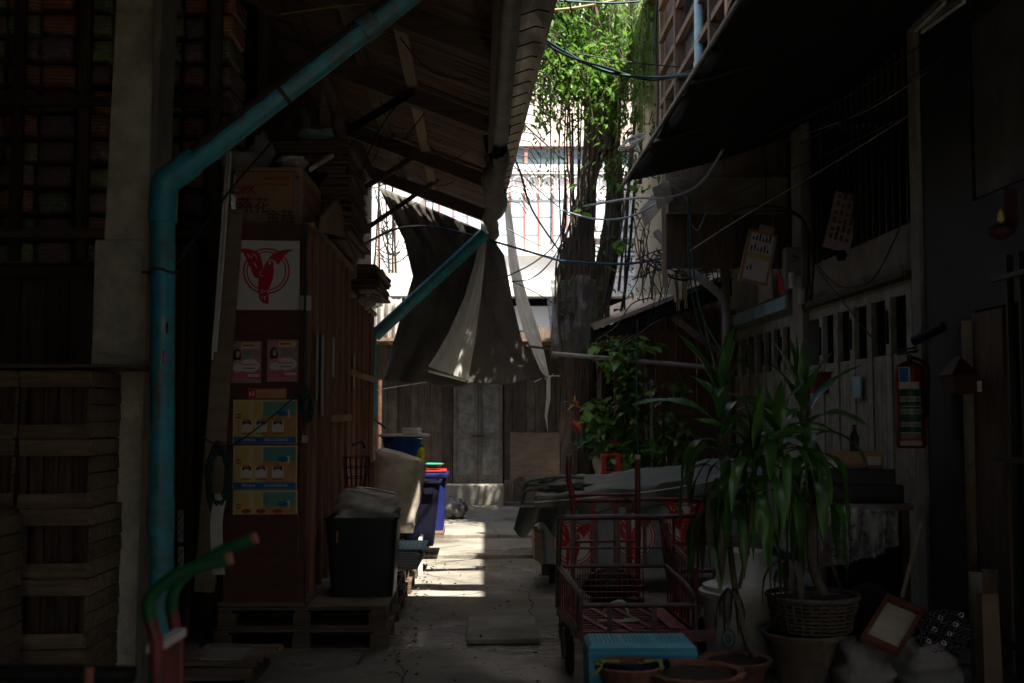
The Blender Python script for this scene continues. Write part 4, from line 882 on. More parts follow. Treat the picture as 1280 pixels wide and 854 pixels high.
tag(mb.build('tarpaulin', smooth=True, angle=180, solid=.004), 'large dark brown tarpaulin hanging from the far end of the roof', 'tarpaulin')
mb = MB().m('roll_cloth')
PC = [(606, 280, 4), (600, 325, 5.5), (591, 370, 9), (577, 420, 15), (560, 467, 22)]
def rf(a, b):
    n = len(PC)-1; i = min(n-1, int(a*n)); f = a*n-i; u, v, r = [PC[i][k]*(1-f)+PC[i+1][k]*f for k in range(3)]
    t = 2*pi*b; rr = r*15/F*(1+.14*sin(t*7+a*2)+.08*gz(a*6, t, 1, 1)); c = at(u, v, 14.98)
    return (c.x+rr*cos(t), c.y+rr*sin(t)*.8, c.z-.35*rr*cos(t)*(a))
mb.grid(rf, 30, 36); 
tag(mb.build('fabric_roll', smooth=True, angle=180), 'pale cloth gathered into a flared cone hanging before the tarpaulin', 'cloth')
mb = MB().m('white_paint').tube([at(536, 464, 15.1), at(560, 470, 15.0), at(582, 476, 15.1)], .02, 6); tag(mb.build('hem_pole', smooth=True), 'thin pale rod along the bottom hem of the flared cloth', 'rod')
mb = MB().m('bright_cloth')  # tarpaulin's sunlit edge as a separate strip, brightness put into its colour
SL, SR = [(630, 250), (636, 330), (644, 375), (655, 415), (668, 445), (681, 474)], [(637, 250), (648, 330), (660, 375), (674, 415), (681, 445), (687, 474)]
mb.grid(lambda a, b: (lambda l, r: at(l[0]*(1-b)+r[0]*b, l[1]*(1-b)+r[1]*b, 15.35+.12*gz(a*7, b*3, 1, 3)+.1*b))(edge(SL, a), edge(SR, a)), 40, 6)
tag(mb.build('lit_tarp_edge', smooth=True, solid=.004), 'bright strip along the tarpaulin edge, its sunlight put into a white colour', 'cloth')
mb = MB().m('wood_h').bar(at(646, 431, 15.2), at(692, 437, 15.3), .03, .03); tag(mb.build('stick', bevel=.003), 'short horizontal stick at the foot of the bright tarpaulin edge strip', 'stick')
mb = MB().m('roll_cloth')
for k in range(4):
    q = at(685, 470, 15.9); mb.tube(smooth_path([q, q+V((.1*cos(k*1.7), 0, .05*sin(k*2))), q+V((.2*cos(k*1.7), .05, .09*sin(k*2.2)))]), .006, 4)
mb.poly([at(683, 468, 15.9), at(688, 470, 15.9), at(688, 500, 15.9), at(684, 520, 15.9), at(685, 541, 15.9), at(681, 520, 15.9), at(683, 495, 15.9)], (0, .02, 0))
tag(mb.build('rag'), 'frayed white rag dangling below the bright tarpaulin edge strip', 'rag')
mb = MB().m('plastic_film'); mb.poly([at(684, 375, 16), at(712, 362, 16), at(700, 430, 15.8), at(690, 434, 15.8)], (0, .01, 0)); tag(mb.build('film_piece'), 'scrap of clear film between the bright tarpaulin edge strip and the tree', 'film')
# ================================================================== sunlit building behind
FY = 25.0
fb = thing('apartment_building', (1, FY, 0), 'sunlit white apartment building seen through the gap behind the shed', 'building')
zf = lambda v: at(640, v, FY).z
MB().m('facade').box(-9, FY, 0, 9, FY+.4, zf(380)-.05).build('lower_wall', parent=fb)
MB().m('facade').box(-9, FY, zf(372), 9, FY+.4, zf(320)).build('spandrel', parent=fb)
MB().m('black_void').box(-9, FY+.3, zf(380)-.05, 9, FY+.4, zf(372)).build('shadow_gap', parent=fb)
MB().m('facade').box(-9, FY-.35, zf(372), 9, FY-.001, zf(361), j=.005).build('ledge', parent=fb)
MB().m('facade').box(-9, FY-.2, zf(320)+.001, 9, FY+.4, zf(317)).build('sill', parent=fb)
MB().m('facade').box(-9, FY+.09, zf(317)+.001, 9, FY+.4, zf(205)).build('wall_behind', parent=fb)
MB().m('facade_pink').box(-9, FY-.0, zf(182), 9, FY+.4, 12.5).build('upper_wall', parent=fb)
MB().m('glass_dark').box(-9, FY+.12, zf(205), 9, FY+.14, zf(182)).build('window_band', parent=fb)
MB().m('facade').box(-9, FY-.04, zf(214), 9, FY+.3, zf(206)).build('balcony_rail', parent=fb)
x = -9.0
while x < 9:
    MB().m('mullion').box(x, FY+.06, zf(205), x+.07, FY+.11, zf(182)).build('window_mullion', parent=fb); x += 1.0
MB().m('mullion').box(-9, FY+.06, zf(184), 9, FY+.11, zf(182)+.03).build('window_frame', parent=fb)
# blue pane screen with running bond
px = 18/F*FY; ph = (zf(250)-zf(318))/1.5; k = 0; x = -1.25
while x < 3.4:
    z_ = zf(317)+.01 - (ph/2 if k % 2 else 0)
    while z_ < zf(252):
        a = max(z_, zf(317)+.01); b = min(z_+ph, zf(250))
        if b-a > .08: MB().m('pane_blue').box(x+.02, FY+.06, a+.02, x+px-.02, FY+.08, b-.02).build('glass_block', parent=fb)
        z_ += ph
    MB().m('mullion').box(x-.015, FY+.04, zf(317), x+.015, FY+.058, zf(216)).build('mullion', parent=fb)
    x += px; k += 1
mb = MB().m('facade')
for k in range(16):
    c = V((-1.1+k*.33, FY-.02, zf(228)))
    mb.tube([c+V((.14*cos(t), 0, .14*sin(t))) for t in [i*2*pi/14 for i in range(15)]], .011, 5)
for z_ in (zf(216), zf(240)): mb.box(-1.3, FY-.03, z_-.02, 4.2, FY+.01, z_+.02)
mb.build('circle_grille', parent=fb)
for k in range(9): z_ = zf(380)+.1+k*.0; 
x = -9
for k in range(60):
    MB().m('facade' if k % 5 else 'mullion').box(-4.9+k*.075, FY-.3, zf(340), -4.86+k*.075, FY-.27, zf(250)).build('balcony_bar', parent=fb) if k < 45 else None
MB().m('facade').box(-5.2, FY-.32, zf(250), -1.5, FY-.25, zf(246)).build('hand_rail', parent=fb)
for k in range(5): MB().m('facade').box(2.1, FY-.2, zf(345)+k*.28, 4.4, FY-.02, zf(345)+k*.28+.12, j=.003).build('louvre', parent=fb)
# flanking buildings keeping the courtyard dark
mb = MB().m('dark_concrete'); mb.box(-7, 16.9, 0, -3.2, 25, 8); tag(mb.build('side_building'), 'dark building flank behind the roof, beside the courtyard', 'building')
# ================================================================== tree
TY = 14.3
tr = thing('fig_tree', (at(722, 600, TY).x, TY, .1), 'old fig tree with twisted trunks, creepers and clear film round its trunk', 'tree')
def trunk(mb, pts, rad, n=22, seed=0, ridge=.16):
    P = smooth_path([V(p) for p in pts], 7); k = len(P); vs_ = []
    for i, p in enumerate(P):
        d = (P[min(i+1, k-1)]-P[max(i-1, 0)]).normalized(); x_ = d.cross(V((0, 1, 0))).normalized(); y_ = x_.cross(d)*-1
        f = i/(k-1)*(len(rad)-1); j = min(len(rad)-2, int(f)); r = rad[j]*(1-(f-j))+rad[j+1]*(f-j)
        for q in range(n):
            t = 2*pi*q/n; tw = t+p.z*1.1
            rr = r*(1+ridge*(sin(tw*4+seed)+.6*sin(tw*7+seed*2+p.z*2))+.22*noise.noise(V((cos(t)*1.5, sin(t)*1.5, p.z*2.2+seed))))
            vs_.append(p+(x_*cos(t)+y_*sin(t))*rr)
    mb.add(vs_, [(i*n+q, i*n+(q+1) % n, (i+1)*n+(q+1) % n, (i+1)*n+q) for i in range(k-1) for q in range(n)]+[tuple((k-1)*n+q for q in range(n))])
tp = lambda u, v, dy=0: at(u, v, TY+dy)
mb = MB().m('bark')
trunk(mb, [tp(722, 650), tp(722, 590), tp(724, 520), tp(722, 440), tp(722, 370), tp(725, 300)], [.28, .21, .19, .24, .24, .20], seed=1)
trunk(mb, [tp(722, 420, .05), tp(728, 320, .05), tp(733, 240, .1), tp(742, 170, .15), tp(748, 90, .2), tp(740, 0, .2), tp(735, -90, .2)], [.18, .14, .12, .11, .10, .09, .06], seed=3)
trunk(mb, [tp(732, 430), tp(750, 360), tp(764, 290), tp(768, 220), tp(762, 150), tp(772, 80), tp(790, 0), tp(800, -80)], [.15, .13, .11, .10, .09, .08, .07, .05], seed=5)
trunk(mb, [tp(757, 190, -.1), tp(752, 150, -.1), tp(770, 120, -.1), tp(790, 60), tp(815, 0)], [.10, .09, .08, .07, .05], seed=8)
trunk(mb, [tp(745, 110, .1), tp(715, 80, .0), tp(680, 60, -.1), tp(650, 20, -.1)], [.10, .08, .06, .04], seed=9)
mb.build('trunk', parent=tr, smooth=True, angle=75)
mb = MB().m('vine')
for k in range(30):
    u = U(704, 800); v0 = U(60, 260); v1 = U(300, 600); lean = (U(-14, 6) if u < 740 else U(-45, -10)); dy = U(-.34, -.15)
    mb.tube(smooth_path([tp(u, v0, dy), tp(u+U(-5, 5)+lean*.3, v0*.6+v1*.4, dy), tp(u+lean*.7+U(-5, 5), v0*.3+v1*.7, dy), tp(u+lean, v1, dy)], 4), U(.006, .02), 5)
for k in range(5):
    u = U(700, 714) if k < 4 else U(680, 700); mb.tube(smooth_path([tp(u, -20, -.3), tp(u+U(-4, 4), 100, -.3), tp(u+U(-4, 4), 190, -.3), tp(u+U(-4, 4), U(220, 330), -.3)], 4), U(.005, .012), 5)
mb.build('aerial_roots', parent=tr)
def leaf(mb, p, d, L, W, droop=.3, n=2):
    d = V(d).normalized(); up = V((0, 0, 1)); s_ = d.cross(up); s_ = s_.normalized() if s_.length > .05 else V((1, 0, 0)); s_ = (s_+V((U(-.4, .4), U(-.4, .4), U(-.4, .4)))).normalized()
    nrm = s_.cross(d); m1 = p+d*L*.35-nrm*L*.06; m2 = p+d*L*.7+V((0, 0, -droop*L*.35)); e = p+d*L+V((0, 0, -droop*L))
    mb.add([p, m1+s_*W/2, m1-nrm*0, m1-s_*W/2, m2+s_*W*.36, m2, m2-s_*W*.36, e], [(0, 1, 2), (0, 2, 3), (1, 4, 5, 2), (3, 2, 5, 6), (4, 7, 5), (6, 5, 7)])
def rv(): return V((random.gauss(0, 1), random.gauss(0, 1), random.gauss(0, 1))).normalized()
# crown: twigs carrying leaves in clumps
mb = MB(); mbt = mb
clumps = []
for (u, v, dy, ru, rv_, n) in [(690, 20, -.2, 36, 50, 46), (725, 40, .3, 48, 55, 60), (705, 70, -.3, 36, 40, 34), (740, 90, .1, 36, 36, 26), (700, 30, .8, 60, 50, 30), (686, 75, -.3, 24, 40, 16), (765, 60, -.3, 26, 50, 14), (760, 150, -.3, 24, 40, 8), (770, 40, .5, 45, 55, 30), (740, 130, .2, 34, 34, 9), (684, 140, -.4, 14, 22, 3), (775, 200, -.3, 22, 45, 8), (800, 60, .6, 28, 60, 18),
                               (740, -90, .2, 140, 80, 46), (800, -160, 1, 160, 90, 30), (700, -200, -1, 130, 80, 26)]:
    for i in range(n): clumps.append((tp(u+random.gauss(0, ru*.5), v+random.gauss(0, rv_*.5), dy+random.gauss(0, .45)), .2))
for c, r_ in clumps:
    hang = U(.1, .5); d0_ = rv(); mb.m('vine'); mbt.tube([c+V((0, 0, .25))-d0_*.1, c, c+d0_*.25-V((0, 0, hang*.5))], .006, 4)
    br = U(0, 1) < .35
    for i in range(34):
        p = c+V((random.gauss(0, r_*.7), random.gauss(0, r_*.7), random.gauss(0, r_*.6)-hang*.3*U(0, 1)))
        mb.m('leaf_bright' if br and U(0, 1) < .7 else 'leaf_tree'); d = rv(); d.z = d.z*.4-.45; leaf(mb, p, d, U(.05, .125), U(.022, .055))
mb.fixn = False; mb.build('crown', parent=tr)
# creeper leaves on the trunk and hanging strands
mb = MB(); ms = MB().m('vine')
for k in range(11):
    u = U(668, 716); v1 = U(90, 180) if k % 4 else U(180, 250); dy = -.4+U(-.1, .1); q = tp(u, -10, dy); e = tp(u+U(-6, 6), v1, dy)
    ms.tube(arc(q, e, 0, 6), .004, 4)
    for i in range(int((v1+10)*.42)):
        t = U(.02, 1); p = q.lerp(e, t)+V((random.gauss(0, .05), random.gauss(0, .05), 0)); d = rv(); d.z = d.z*.4-.5; mb.m('leaf_bright' if U(0, 1) < .5 else 'leaf_tree'); leaf(mb, p, d, U(.045, .08), U(.02, .035))
for k in range(420):
    v = U(90, 430); u = random.choice((718, 735, 762, 776, 790))+random.gauss(0, 9)-(v-200)*.03; d = rv(); d.y = -abs(d.y); p = tp(u, v, -.22+U(-.1, .05))
    mb.m('leaf_tree' if U(0, 1) < .7 else 'leaf_bright'); leaf(mb, p, d, U(.05, .10), U(.025, .05), .5)
for k in range(16):  # big heart leaves
    u, v = random.choice([(760, 70), (768, 80), (758, 95), (775, 110), (790, 205), (800, 215), (784, 232), (770, 300), (757, 330), (730, 265), (722, 235)]); d = rv(); d.y = -abs(d.y); d.z = -.3; mb.m('leaf_bright'); leaf(mb, tp(u+U(-8, 8), v+U(-8, 8), -.4), d, U(.16, .26), U(.12, .18), .3)
mb.fixn = False; mb.build('creeper_leaves', parent=tr); ms.build('creeper_stems', parent=tr)
# film around the trunk
mb = MB().m('film_grey')
def ff(a, b):
    v = 350+96*a; t = 2*pi*b; r = .315*(1+.05*sin(t*9+a*5)+.12*gz(t*1.5, a*4, 1, 5)); c = tp(721, v); return (c.x+r*cos(t), c.y+r*sin(t), c.z+.03*sin(t*3))
mb.grid(ff, 26, 60); o = mb.build('trunk_film', parent=tr, smooth=True, angle=180)
# feathery hanging needles (separate plant)
nd = thing('feathery_fern', tp(800, 200, .2), 'feathery light green hanging fern between the tree and the upper window', 'hanging plant')
mb = MB().m('needle'); ms = MB().m('vine')
for k in range(110):
    u = U(764, 828); v0 = U(-50, 60); v1 = v0+U(70, 130); dy = U(-.5, .4); q = tp(u, v0, dy); e = tp(u+U(-14, 8), v1, dy+.1); ms.tube([q, q.lerp(e, .5)+V((.04, 0, .02)), e], .003, 3)
    for i in range(85):
        t = U(0, 1); p = q.lerp(e, t); L_ = U(.06, .15); d = V((random.gauss(0, .6), random.gauss(0, .5), -1)).normalized()*L_; s_ = V((.0045, .001, 0)); mb.add([p-s_, p+s_, p+d], [(0, 1, 2)])
mb.fixn = False; mb.build('foliage', parent=nd); ms.build('stem', parent=nd)
mb = MB().m('stem'); tag(MB().m('stem').tube(smooth_path([tp(800, 230, .6), tp(802, 100, .6), tp(806, 0, .6)]), .03, 6).build('hanging_stem', parent=nd), None)
# clothes hanger rack
hg = thing('clothes_hanger', tp(790, 178, -1.2), 'folded blue and white clothes hanger hanging beside the tree', 'hanger')
mb = MB().m('label_white')
for k in range(5): c = tp(786+k*2, 182-k*2.3, -1.2-.02*k); mb.tube([c+V((.13*cos(t), 0, .035*sin(t)+.05*cos(t))) for t in [i*2*pi/18 for i in range(19)]], .006, 5)
mb.build('wire_loops', parent=hg); MB().m('tub_blue').bar(tp(786, 175, -1.25), tp(800, 168, -1.25), .02, .03).build('clip', parent=hg); MB().m('pale_blue').bar(tp(794, 170, -1.25), tp(800, 190, -1.25), .04, .01).build('clip', parent=hg)
# ================================================================== pothos shrubs below
random.seed(9)
def shrub(label, blobs, Y, n, L0, mt='leaf_pothos', name='shrub', bright=.12):
    c0 = at(blobs[0][0], blobs[0][1], Y); o = thing(name, (c0.x, Y, .1), label, 'shrub'); mb = MB(); ms = MB().m('stem')
    for (u, v, ru, rv_) in blobs:
        k = int(n*ru*rv_/1500)
        for i in range(k):
            a = U(0, 2*pi); r_ = U(0, 1)**.6; p = at(u+ru*r_*cos(a), v+rv_*r_*sin(a), Y+U(-.3, .3)); d = rv(); d.y = -abs(d.y)*.7; d.z = d.z*.4-.3
            mb.m('leaf_bright' if U(0, 1) < bright else mt); leaf(mb, p, d, L0*U(.7, 1.3), L0*.65*U(.8, 1.2), .3)
        for i in range(6):
            ms.tube(smooth_path([at(u+U(-ru, ru)*.4, min(600, v+rv_*1.2), Y+.05), at(u+U(-ru, ru)*.5, v, Y+.05), at(u+U(-ru, ru)*.8, v-rv_*.9, Y)], 4), .008, 5)
    mb.fixn = False; mb.build('foliage', parent=o); ms.build('stem', parent=o)
shrub('large-leaved creeper bush growing right beside the tree trunk', [(775, 455, 28, 22), (790, 500, 26, 38), (750, 530, 22, 36), (790, 560, 32, 30), (780, 430, 40, 12)], 13.3, 210, .16)
shrub('looser green bush in front of the reddish plank wall', [(835, 520, 28, 45), (850, 560, 30, 30), (848, 480, 14, 16)], 13.6, 130, .13, bright=.05)
shrub('thin sprigs growing behind the tree under the low awning', [(800, 300, 20, 40), (812, 350, 22, 40)], 13.9, 60, .06, 'leaf_tree')
# red plastic chair
ch = thing('plastic_chair', (at(765, 590, 12.9).x, 12.9, .7), 'bright red plastic chair half hidden in the creeper bush', 'chair')
cc = lambda u, v, d=0: at(u, v, 12.9+d)
MB().m('red_plastic').box(cc(755, 572).x, 12.9, cc(0, 570).z-.015, cc(776, 572).x, 13.25, cc(0, 570).z+.015, j=.004).build('seat', parent=ch, bevel=.01)
for u in (756, 772):
    for d in (.0, .3): MB().m('red_plastic').bar(cc(u, 570, d), cc(u+(-2 if u < 760 else 3), 598, d), .045, .03).build('leg', parent=ch)
MB().m('red_plastic').box(cc(766, 560).x, 13.22, cc(0, 568).z, cc(776, 560).x, 13.25, cc(0, 552).z).build('backrest', parent=ch, bevel=.006)
MB().m('red_plastic').bar(cc(755, 590), cc(776, 590), .03, .02).build('stretcher', parent=ch)
MBm = MB().m('box_red'); 
for k in range(9): leaf(MBm, at(719, 526, 13.7)+rv()*.05, rv(), .12, .05)
tag(MBm.build('red_flower'), 'faded red bromeliad tied to the tree trunk', 'flower')
MBm = MB().m('yellow_plastic')
MBm.mats = ['poster_orange']
for k in range(8): leaf(MBm, at(716, 503, 13.7)+rv()*.04, rv(), .14, .03)
tag(MBm.build('yellow_orchid'), 'small yellow leaved orchid tied to the trunk above the red flower', 'orchid')
MBm = MB().m('green_plastic'); 
for k in range(7): leaf(MBm, at(722, 555, 13.7)+rv()*.05, rv(), .12, .06)
tag(MBm.build('teal_rag'), 'teal rag tied low round the tree trunk', 'rag')
# support for shrubs and chair: planter box
pb = thing('planter_box', (1.6, 13.2, 0), 'brick-edged raised planter behind the tarpaulin-covered cart', 'planter')
MB().m('dark_concrete').box(1.05, 12.75, .0, 3.25, 14.0, .62, j=.01).build('wall', parent=pb); MB().m('soil').box(1.1, 12.8, .62, 3.2, 13.95, .66, j=.01).build('soil_bed', parent=pb)
# ================================================================== right building
random.seed(31)
WX = 3.3
rb = thing('shop_house', (4.5, 9, 0), 'dark shop house along the right side with slatted folding gates', 'building')
wz = lambda v, Y: at(640, v, Y).z
# louvred upper storey
UX = 2.0
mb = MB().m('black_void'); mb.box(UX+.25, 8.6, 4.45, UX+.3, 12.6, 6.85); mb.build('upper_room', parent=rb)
for k in range(6):
    z_ = 4.62+k*.37; MB().m('wood_y').box(UX+.0, 8.6, z_, UX+.06, 12.3, z_+.06, j=.004).build('rail', parent=rb)
for y, mt in ((8.8, 'pale_wood'), (9.5, 'wood_v'), (11.2, 'wood_v')): MB().m(mt).box(UX-.01, y, 4.4, UX+.1, y+.09, 6.85, j=.004).build('stud', parent=rb)
MB().m('glass_dark').box(UX+.08, 10.3, 4.8, UX+.1, 11.1, 5.6).build('window_pane', parent=rb)
MB().m('cream_wall').box(UX+.12, 4, 6.86, 7, 14.5, 7.0).build('upper_roof', parent=rb)  # unseen roof, height and edge set to bound the floor's sun patch
MB().m('cream_wall').box(UX+.3, 12.6, 2.9, UX+.35, 16.5, 6.85).build('upper_wall', parent=rb)
pp = thing('service_pipe', (UX-.08, 10.1, 4.0), 'pale blue-green vertical pipe on the upper storey window', 'pipe')
a = at(874, 78, 10.1); MB().m('pale_blue').tube([V((a.x, 10.1, a.z)), V((a.x+.01, 10.1, 6.6))], .045, 14).build('pipe', parent=pp, smooth=True)
MB().m('white_paint').tube([V((a.x, 10.1, a.z)), V((a.x, 10.1, a.z-.05))], .052, 14).build('pipe_end', parent=pp)
po_ = thing('corner_post', at(835, 400, 12.4), 'weathered grey timber post at the corner of the upper storey', 'post')
a = at(826, 160, 12.4); b = at(842, 0, 12.4)
MB().m('pale_wood').box(a.x, 12.4, 3.0, a.x+.07, 12.46, 6.7, j=.01).build('post', parent=po_); MB().m('concrete').box(a.x+.075, 12.4, 3.6, b.x+.03, 12.55, 6.7, j=.01).build('post', parent=po_)
mb = MB().m('wire_black').tube(smooth_path([at(822, -20, 12.3), at(819, 60, 12.3), at(823, 110, 12.3), at(820, 190, 12.3)]), .012, 6); tag(mb.build('cable', smooth=True), 'dark cable hanging down beside the grey timber post', 'cable')
# awning
aw = thing('awning', (2.2, 8, 4), 'black fabric awning sagging from the upper storey over the right side', 'awning')
E = [(930, -30, 6.2), (915, 8, 6.6), (885, 62, 7.35), (860, 105, 8.2), (835, 148, 9.3), (808, 190, 10.5), (781, 223, 11.6)]
mb = MB().m('black_cloth')
def eav(t):
    n = len(E)-1; i = min(n-1, int(t*n)); f = t*n-i; p = at(*E[i]).lerp(at(*E[i+1]), f); return p
def af(a, b):
    if a < .12: p = V((1.46, 3.2+(6.2-3.2)*a/.12, 3.98))
    else: p = eav((a-.12)/.88)
    z_ = p.z+b*.55+.03*sin(a*30)*(1-b)-.06*sin(pi*b)
    return (p.x+b*1.9, p.y+b*.1, z_)
mb.grid(af, 60, 14); mb.build('fabric', parent=aw, smooth=True, angle=180, solid=.012)
mb = MB().m('black_cloth')
mb.grid(lambda a, b: (lambda p: (p.x+.02+.05*b, p.y, p.z-b*(.05+.03*sin(a*23))))(eav(a)), 40, 3); mb.build('valance', parent=aw, smooth=True, solid=.008)
MB().m('dark_steel').tube([at(781, 224, 11.6), V((3.3, 11.7, 4.62))], .025, 8).build('end_bar', parent=aw)
MB().m('dark_steel').tube([V((1.5, 5, 3.98)), V((1.5, 11.6, 3.98))], .02, 8).build('eave_bar', parent=aw)
for y in (6.2, 8.0, 9.8): MB().m('dark_steel').tube([V((1.5, y, 3.98)), V((3.3, y, 4.55))], .02, 8).build('arm', parent=aw)
# ceiling slab, wall over gates
MB().m('dark_concrete').box(2.9, 3, 4.62, 7, 11.5, 4.8).build('ceiling', parent=rb)
MB().m('stained_wall').box(2.3, 6.6, 4.50, 2.9, 9.4, 4.56).build('ceiling_panel', parent=rb)
MB().m('wood_v').box(2.0, 11.9, 3.15, 7, 12.0, 5.2).build('cross_wall', parent=rb)
MB().m('stained_wall').box(2.0, 11.75, 3.72, 3.28, 11.88, 4.1, j=.005).build('fascia', parent=rb)
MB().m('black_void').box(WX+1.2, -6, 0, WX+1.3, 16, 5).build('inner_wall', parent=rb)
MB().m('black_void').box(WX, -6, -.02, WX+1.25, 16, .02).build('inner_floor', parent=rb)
MB().m('stained_wall').box(WX+.06, 8.5, 2.60, WX+.12, 11.25, 3.08, j=.003).build('lintel', parent=rb)
MB().m('stained_wall').box(WX+.06, 11.7, 2.60, WX+.12, 16.5, 4.3, j=.003).build('lintel', parent=rb)
MB().m('wood_y').box(WX-.05, 8.5, 2.64, WX+.1, 11.2, 2.695, j=.004).build('ledge', parent=rb)
for y in [8.6+i*.155 for i in range(17)]:
    MB().m('dark_steel').box(WX+.05, y, 3.08, WX+.075, y+.025, 4.6).build('window_bar', parent=rb)
MB().m('concrete').box(WX-.02, 11.26, 0, WX+.22, 11.62, 4.6, j=.005).build('column', parent=rb)
MB().m('concrete').box(WX-.03, 8.2, 0, WX+.15, 8.36, 4.6, j=.004).build('column', parent=rb)
def gate(y0, y1, n, label, zt=2.63, zo=2.06):
    o = thing('folding_gate', (WX, (y0+y1)/2, .12), label, 'gate', 'folding gates on the right'); zt2 = zt-.11
    w_ = (y1-y0)/n
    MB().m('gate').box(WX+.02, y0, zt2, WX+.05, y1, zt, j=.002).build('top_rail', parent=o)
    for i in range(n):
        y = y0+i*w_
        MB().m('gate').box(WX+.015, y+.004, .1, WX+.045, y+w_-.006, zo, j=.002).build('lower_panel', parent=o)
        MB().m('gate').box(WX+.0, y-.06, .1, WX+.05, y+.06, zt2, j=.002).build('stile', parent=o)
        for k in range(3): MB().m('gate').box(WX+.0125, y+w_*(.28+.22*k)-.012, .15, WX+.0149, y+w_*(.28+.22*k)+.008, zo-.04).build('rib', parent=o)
        if i % 2: MB().m('dark_steel').box(WX-.02, y-.01, 2.15, WX-.002, y+.01, 2.42).build('pull_bar', parent=o)
    MB().m('dark_steel').box(WX-.02, y0, .0, WX+.06, y1, .1).build('track', parent=o)
    return o
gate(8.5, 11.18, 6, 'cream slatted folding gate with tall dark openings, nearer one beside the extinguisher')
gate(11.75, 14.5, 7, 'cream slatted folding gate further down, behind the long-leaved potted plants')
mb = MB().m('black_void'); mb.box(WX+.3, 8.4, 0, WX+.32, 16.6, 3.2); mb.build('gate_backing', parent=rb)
# signs over far gate
q = lambda y0, y1, z0, z1, mt, nm, lab, cat, th=.02: tag(MB().m(mt).box(WX-.03-th, y0, z0, WX-.03, y1, z1, j=.003).build(nm), lab, cat)
q(11.8, 14.3, 2.70, 2.84, 'pale_blue', 'sign_board', 'long faded blue sign strip above the further folding gate', 'sign')
q(12.35, 12.95, 2.86, 3.22, 'cream_wall', 'notice_board', 'faded grey notice board above the blue sign strip', 'notice')
mb = MB().m('logo_red').poly([(WX-.04, 12.1, 2.9), (WX-.04, 11.85, 2.9), (WX-.04, 12.1, 3.2)], (.01, 0, 0)); tag(mb.build('pennant'), 'small red triangular pennant beside the notice board', 'pennant')
mb = MB().m('orange').sph(at(913, 411, 13.5)-V((0, 0, 0)), (.03, .03, .05)); tag(mb.build('lamp_bulb', smooth=True), 'small unlit amber bulb hanging below the blue sign strip', 'bulb')
# nearer wall parts: teal-dark door, folding grille
MB().m('blue_grey').box(WX-.0, 7.35, 0, WX+.06, 8.18, 4.5).build('wall_panel', parent=rb)
MB().m('stained_wall').box(WX-.10, 7.28, 0, WX-.0, 7.34, 2.2, j=.008).build('door_jamb', parent=rb)
MB().m('wood_v').box(WX-.06, 6.85, 0, WX+.0, 7.27, 2.25, j=.004).build('door_leaf', parent=rb)
MB().m('blue_grey').box(WX-.02, 4, 2.27, WX+.06, 7.34, 3.0).build('header', parent=rb)
MB().m('dark_concrete').box(WX-.0, 4, 3.02, WX+.05, 7.3, 4.2, j=.003).build('vent_wall', parent=rb)
gr = thing('folding_grille', (WX-.3, 6, 0), 'dark concertina security grille at the frame edge nearest the camera', 'grille')
for i in range(20):
    y = 5.2+i*.08; MB().m('dark_steel').box(WX-.12+(i % 2)*.05, y, 0.02, WX-.09+(i % 2)*.05, y+.022, 2.55).build('bar', parent=gr)
for z_ in (.2, 1.3, 2.4): MB().m('dark_steel').box(WX-.15, 5.2, z_, WX-.125, 6.8, z_+.03).build('cross_rail', parent=gr)
o = thing('red_ornament', at(1262, 280, 6.3), 'dim red and gold paper ornament hanging over the security grille', 'ornament')
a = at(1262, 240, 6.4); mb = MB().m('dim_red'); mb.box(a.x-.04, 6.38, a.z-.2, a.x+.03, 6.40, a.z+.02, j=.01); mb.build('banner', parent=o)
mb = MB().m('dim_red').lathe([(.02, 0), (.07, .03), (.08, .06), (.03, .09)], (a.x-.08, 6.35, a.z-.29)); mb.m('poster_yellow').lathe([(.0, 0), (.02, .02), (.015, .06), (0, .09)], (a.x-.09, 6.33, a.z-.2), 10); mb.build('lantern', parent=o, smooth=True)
o = thing('shrine_box', at(1206, 492, 7.0), 'small red shrine box fixed on the wall beyond the extinguisher', 'shrine')
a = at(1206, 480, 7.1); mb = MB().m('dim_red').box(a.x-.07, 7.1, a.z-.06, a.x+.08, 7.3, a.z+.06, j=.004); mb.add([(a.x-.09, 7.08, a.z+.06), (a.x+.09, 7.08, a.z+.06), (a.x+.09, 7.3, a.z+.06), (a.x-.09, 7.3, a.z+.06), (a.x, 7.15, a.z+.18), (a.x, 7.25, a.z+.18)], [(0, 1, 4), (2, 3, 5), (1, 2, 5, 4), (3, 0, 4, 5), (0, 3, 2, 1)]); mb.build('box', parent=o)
MB().m('meter_white').box(a.x+.09, 7.12, a.z-.05, a.x+.12, 7.15, a.z+.02).build('tag', parent=o)
# extinguisher
EY = 7.9; ec = at(1138, 505, EY)
ex = thing('fire_extinguisher', at(1138, 560, EY), 'large red fire extinguisher with a green and white label on the gate column', 'extinguisher')
zb = at(1138, 560, EY).z; zt = at(1138, 452, EY).z; er = .105; hh = zt-zb
MB().m('ext_red').lathe([(.0, 0), (er*.9, 0), (er, .02), (er, hh*.86), (er*.85, hh*.95), (er*.4, hh), (0, hh)], (ec.x, EY, zb), 32).build('cylinder', parent=ex, smooth=True)
mb = MB(); A0, A1 = -1.15, .42
def lab(mt, a0, a1, f0, f1, r_=.0015): cyl_patch(mb.m(mt), V((ec.x, EY, 0)), er+r_, a0, a1, zb+hh*f0, zb+hh*f1, 10)
lab('label_green', A0, A1, .09, .67); lab('label_white', A0, A1, .03, .085); lab('logo_bright', A0, A1, .085, .11, .002)
lab('label_white', A0, -.35, .68, .93); lab('poster_blue', A0+.08, -.45, .76, .92, .0025)
lab('label_white', -.33, .25, .68, .76)
mb.fixn = False; mb.build('label', parent=ex)
mb = MB(); random.seed(4)
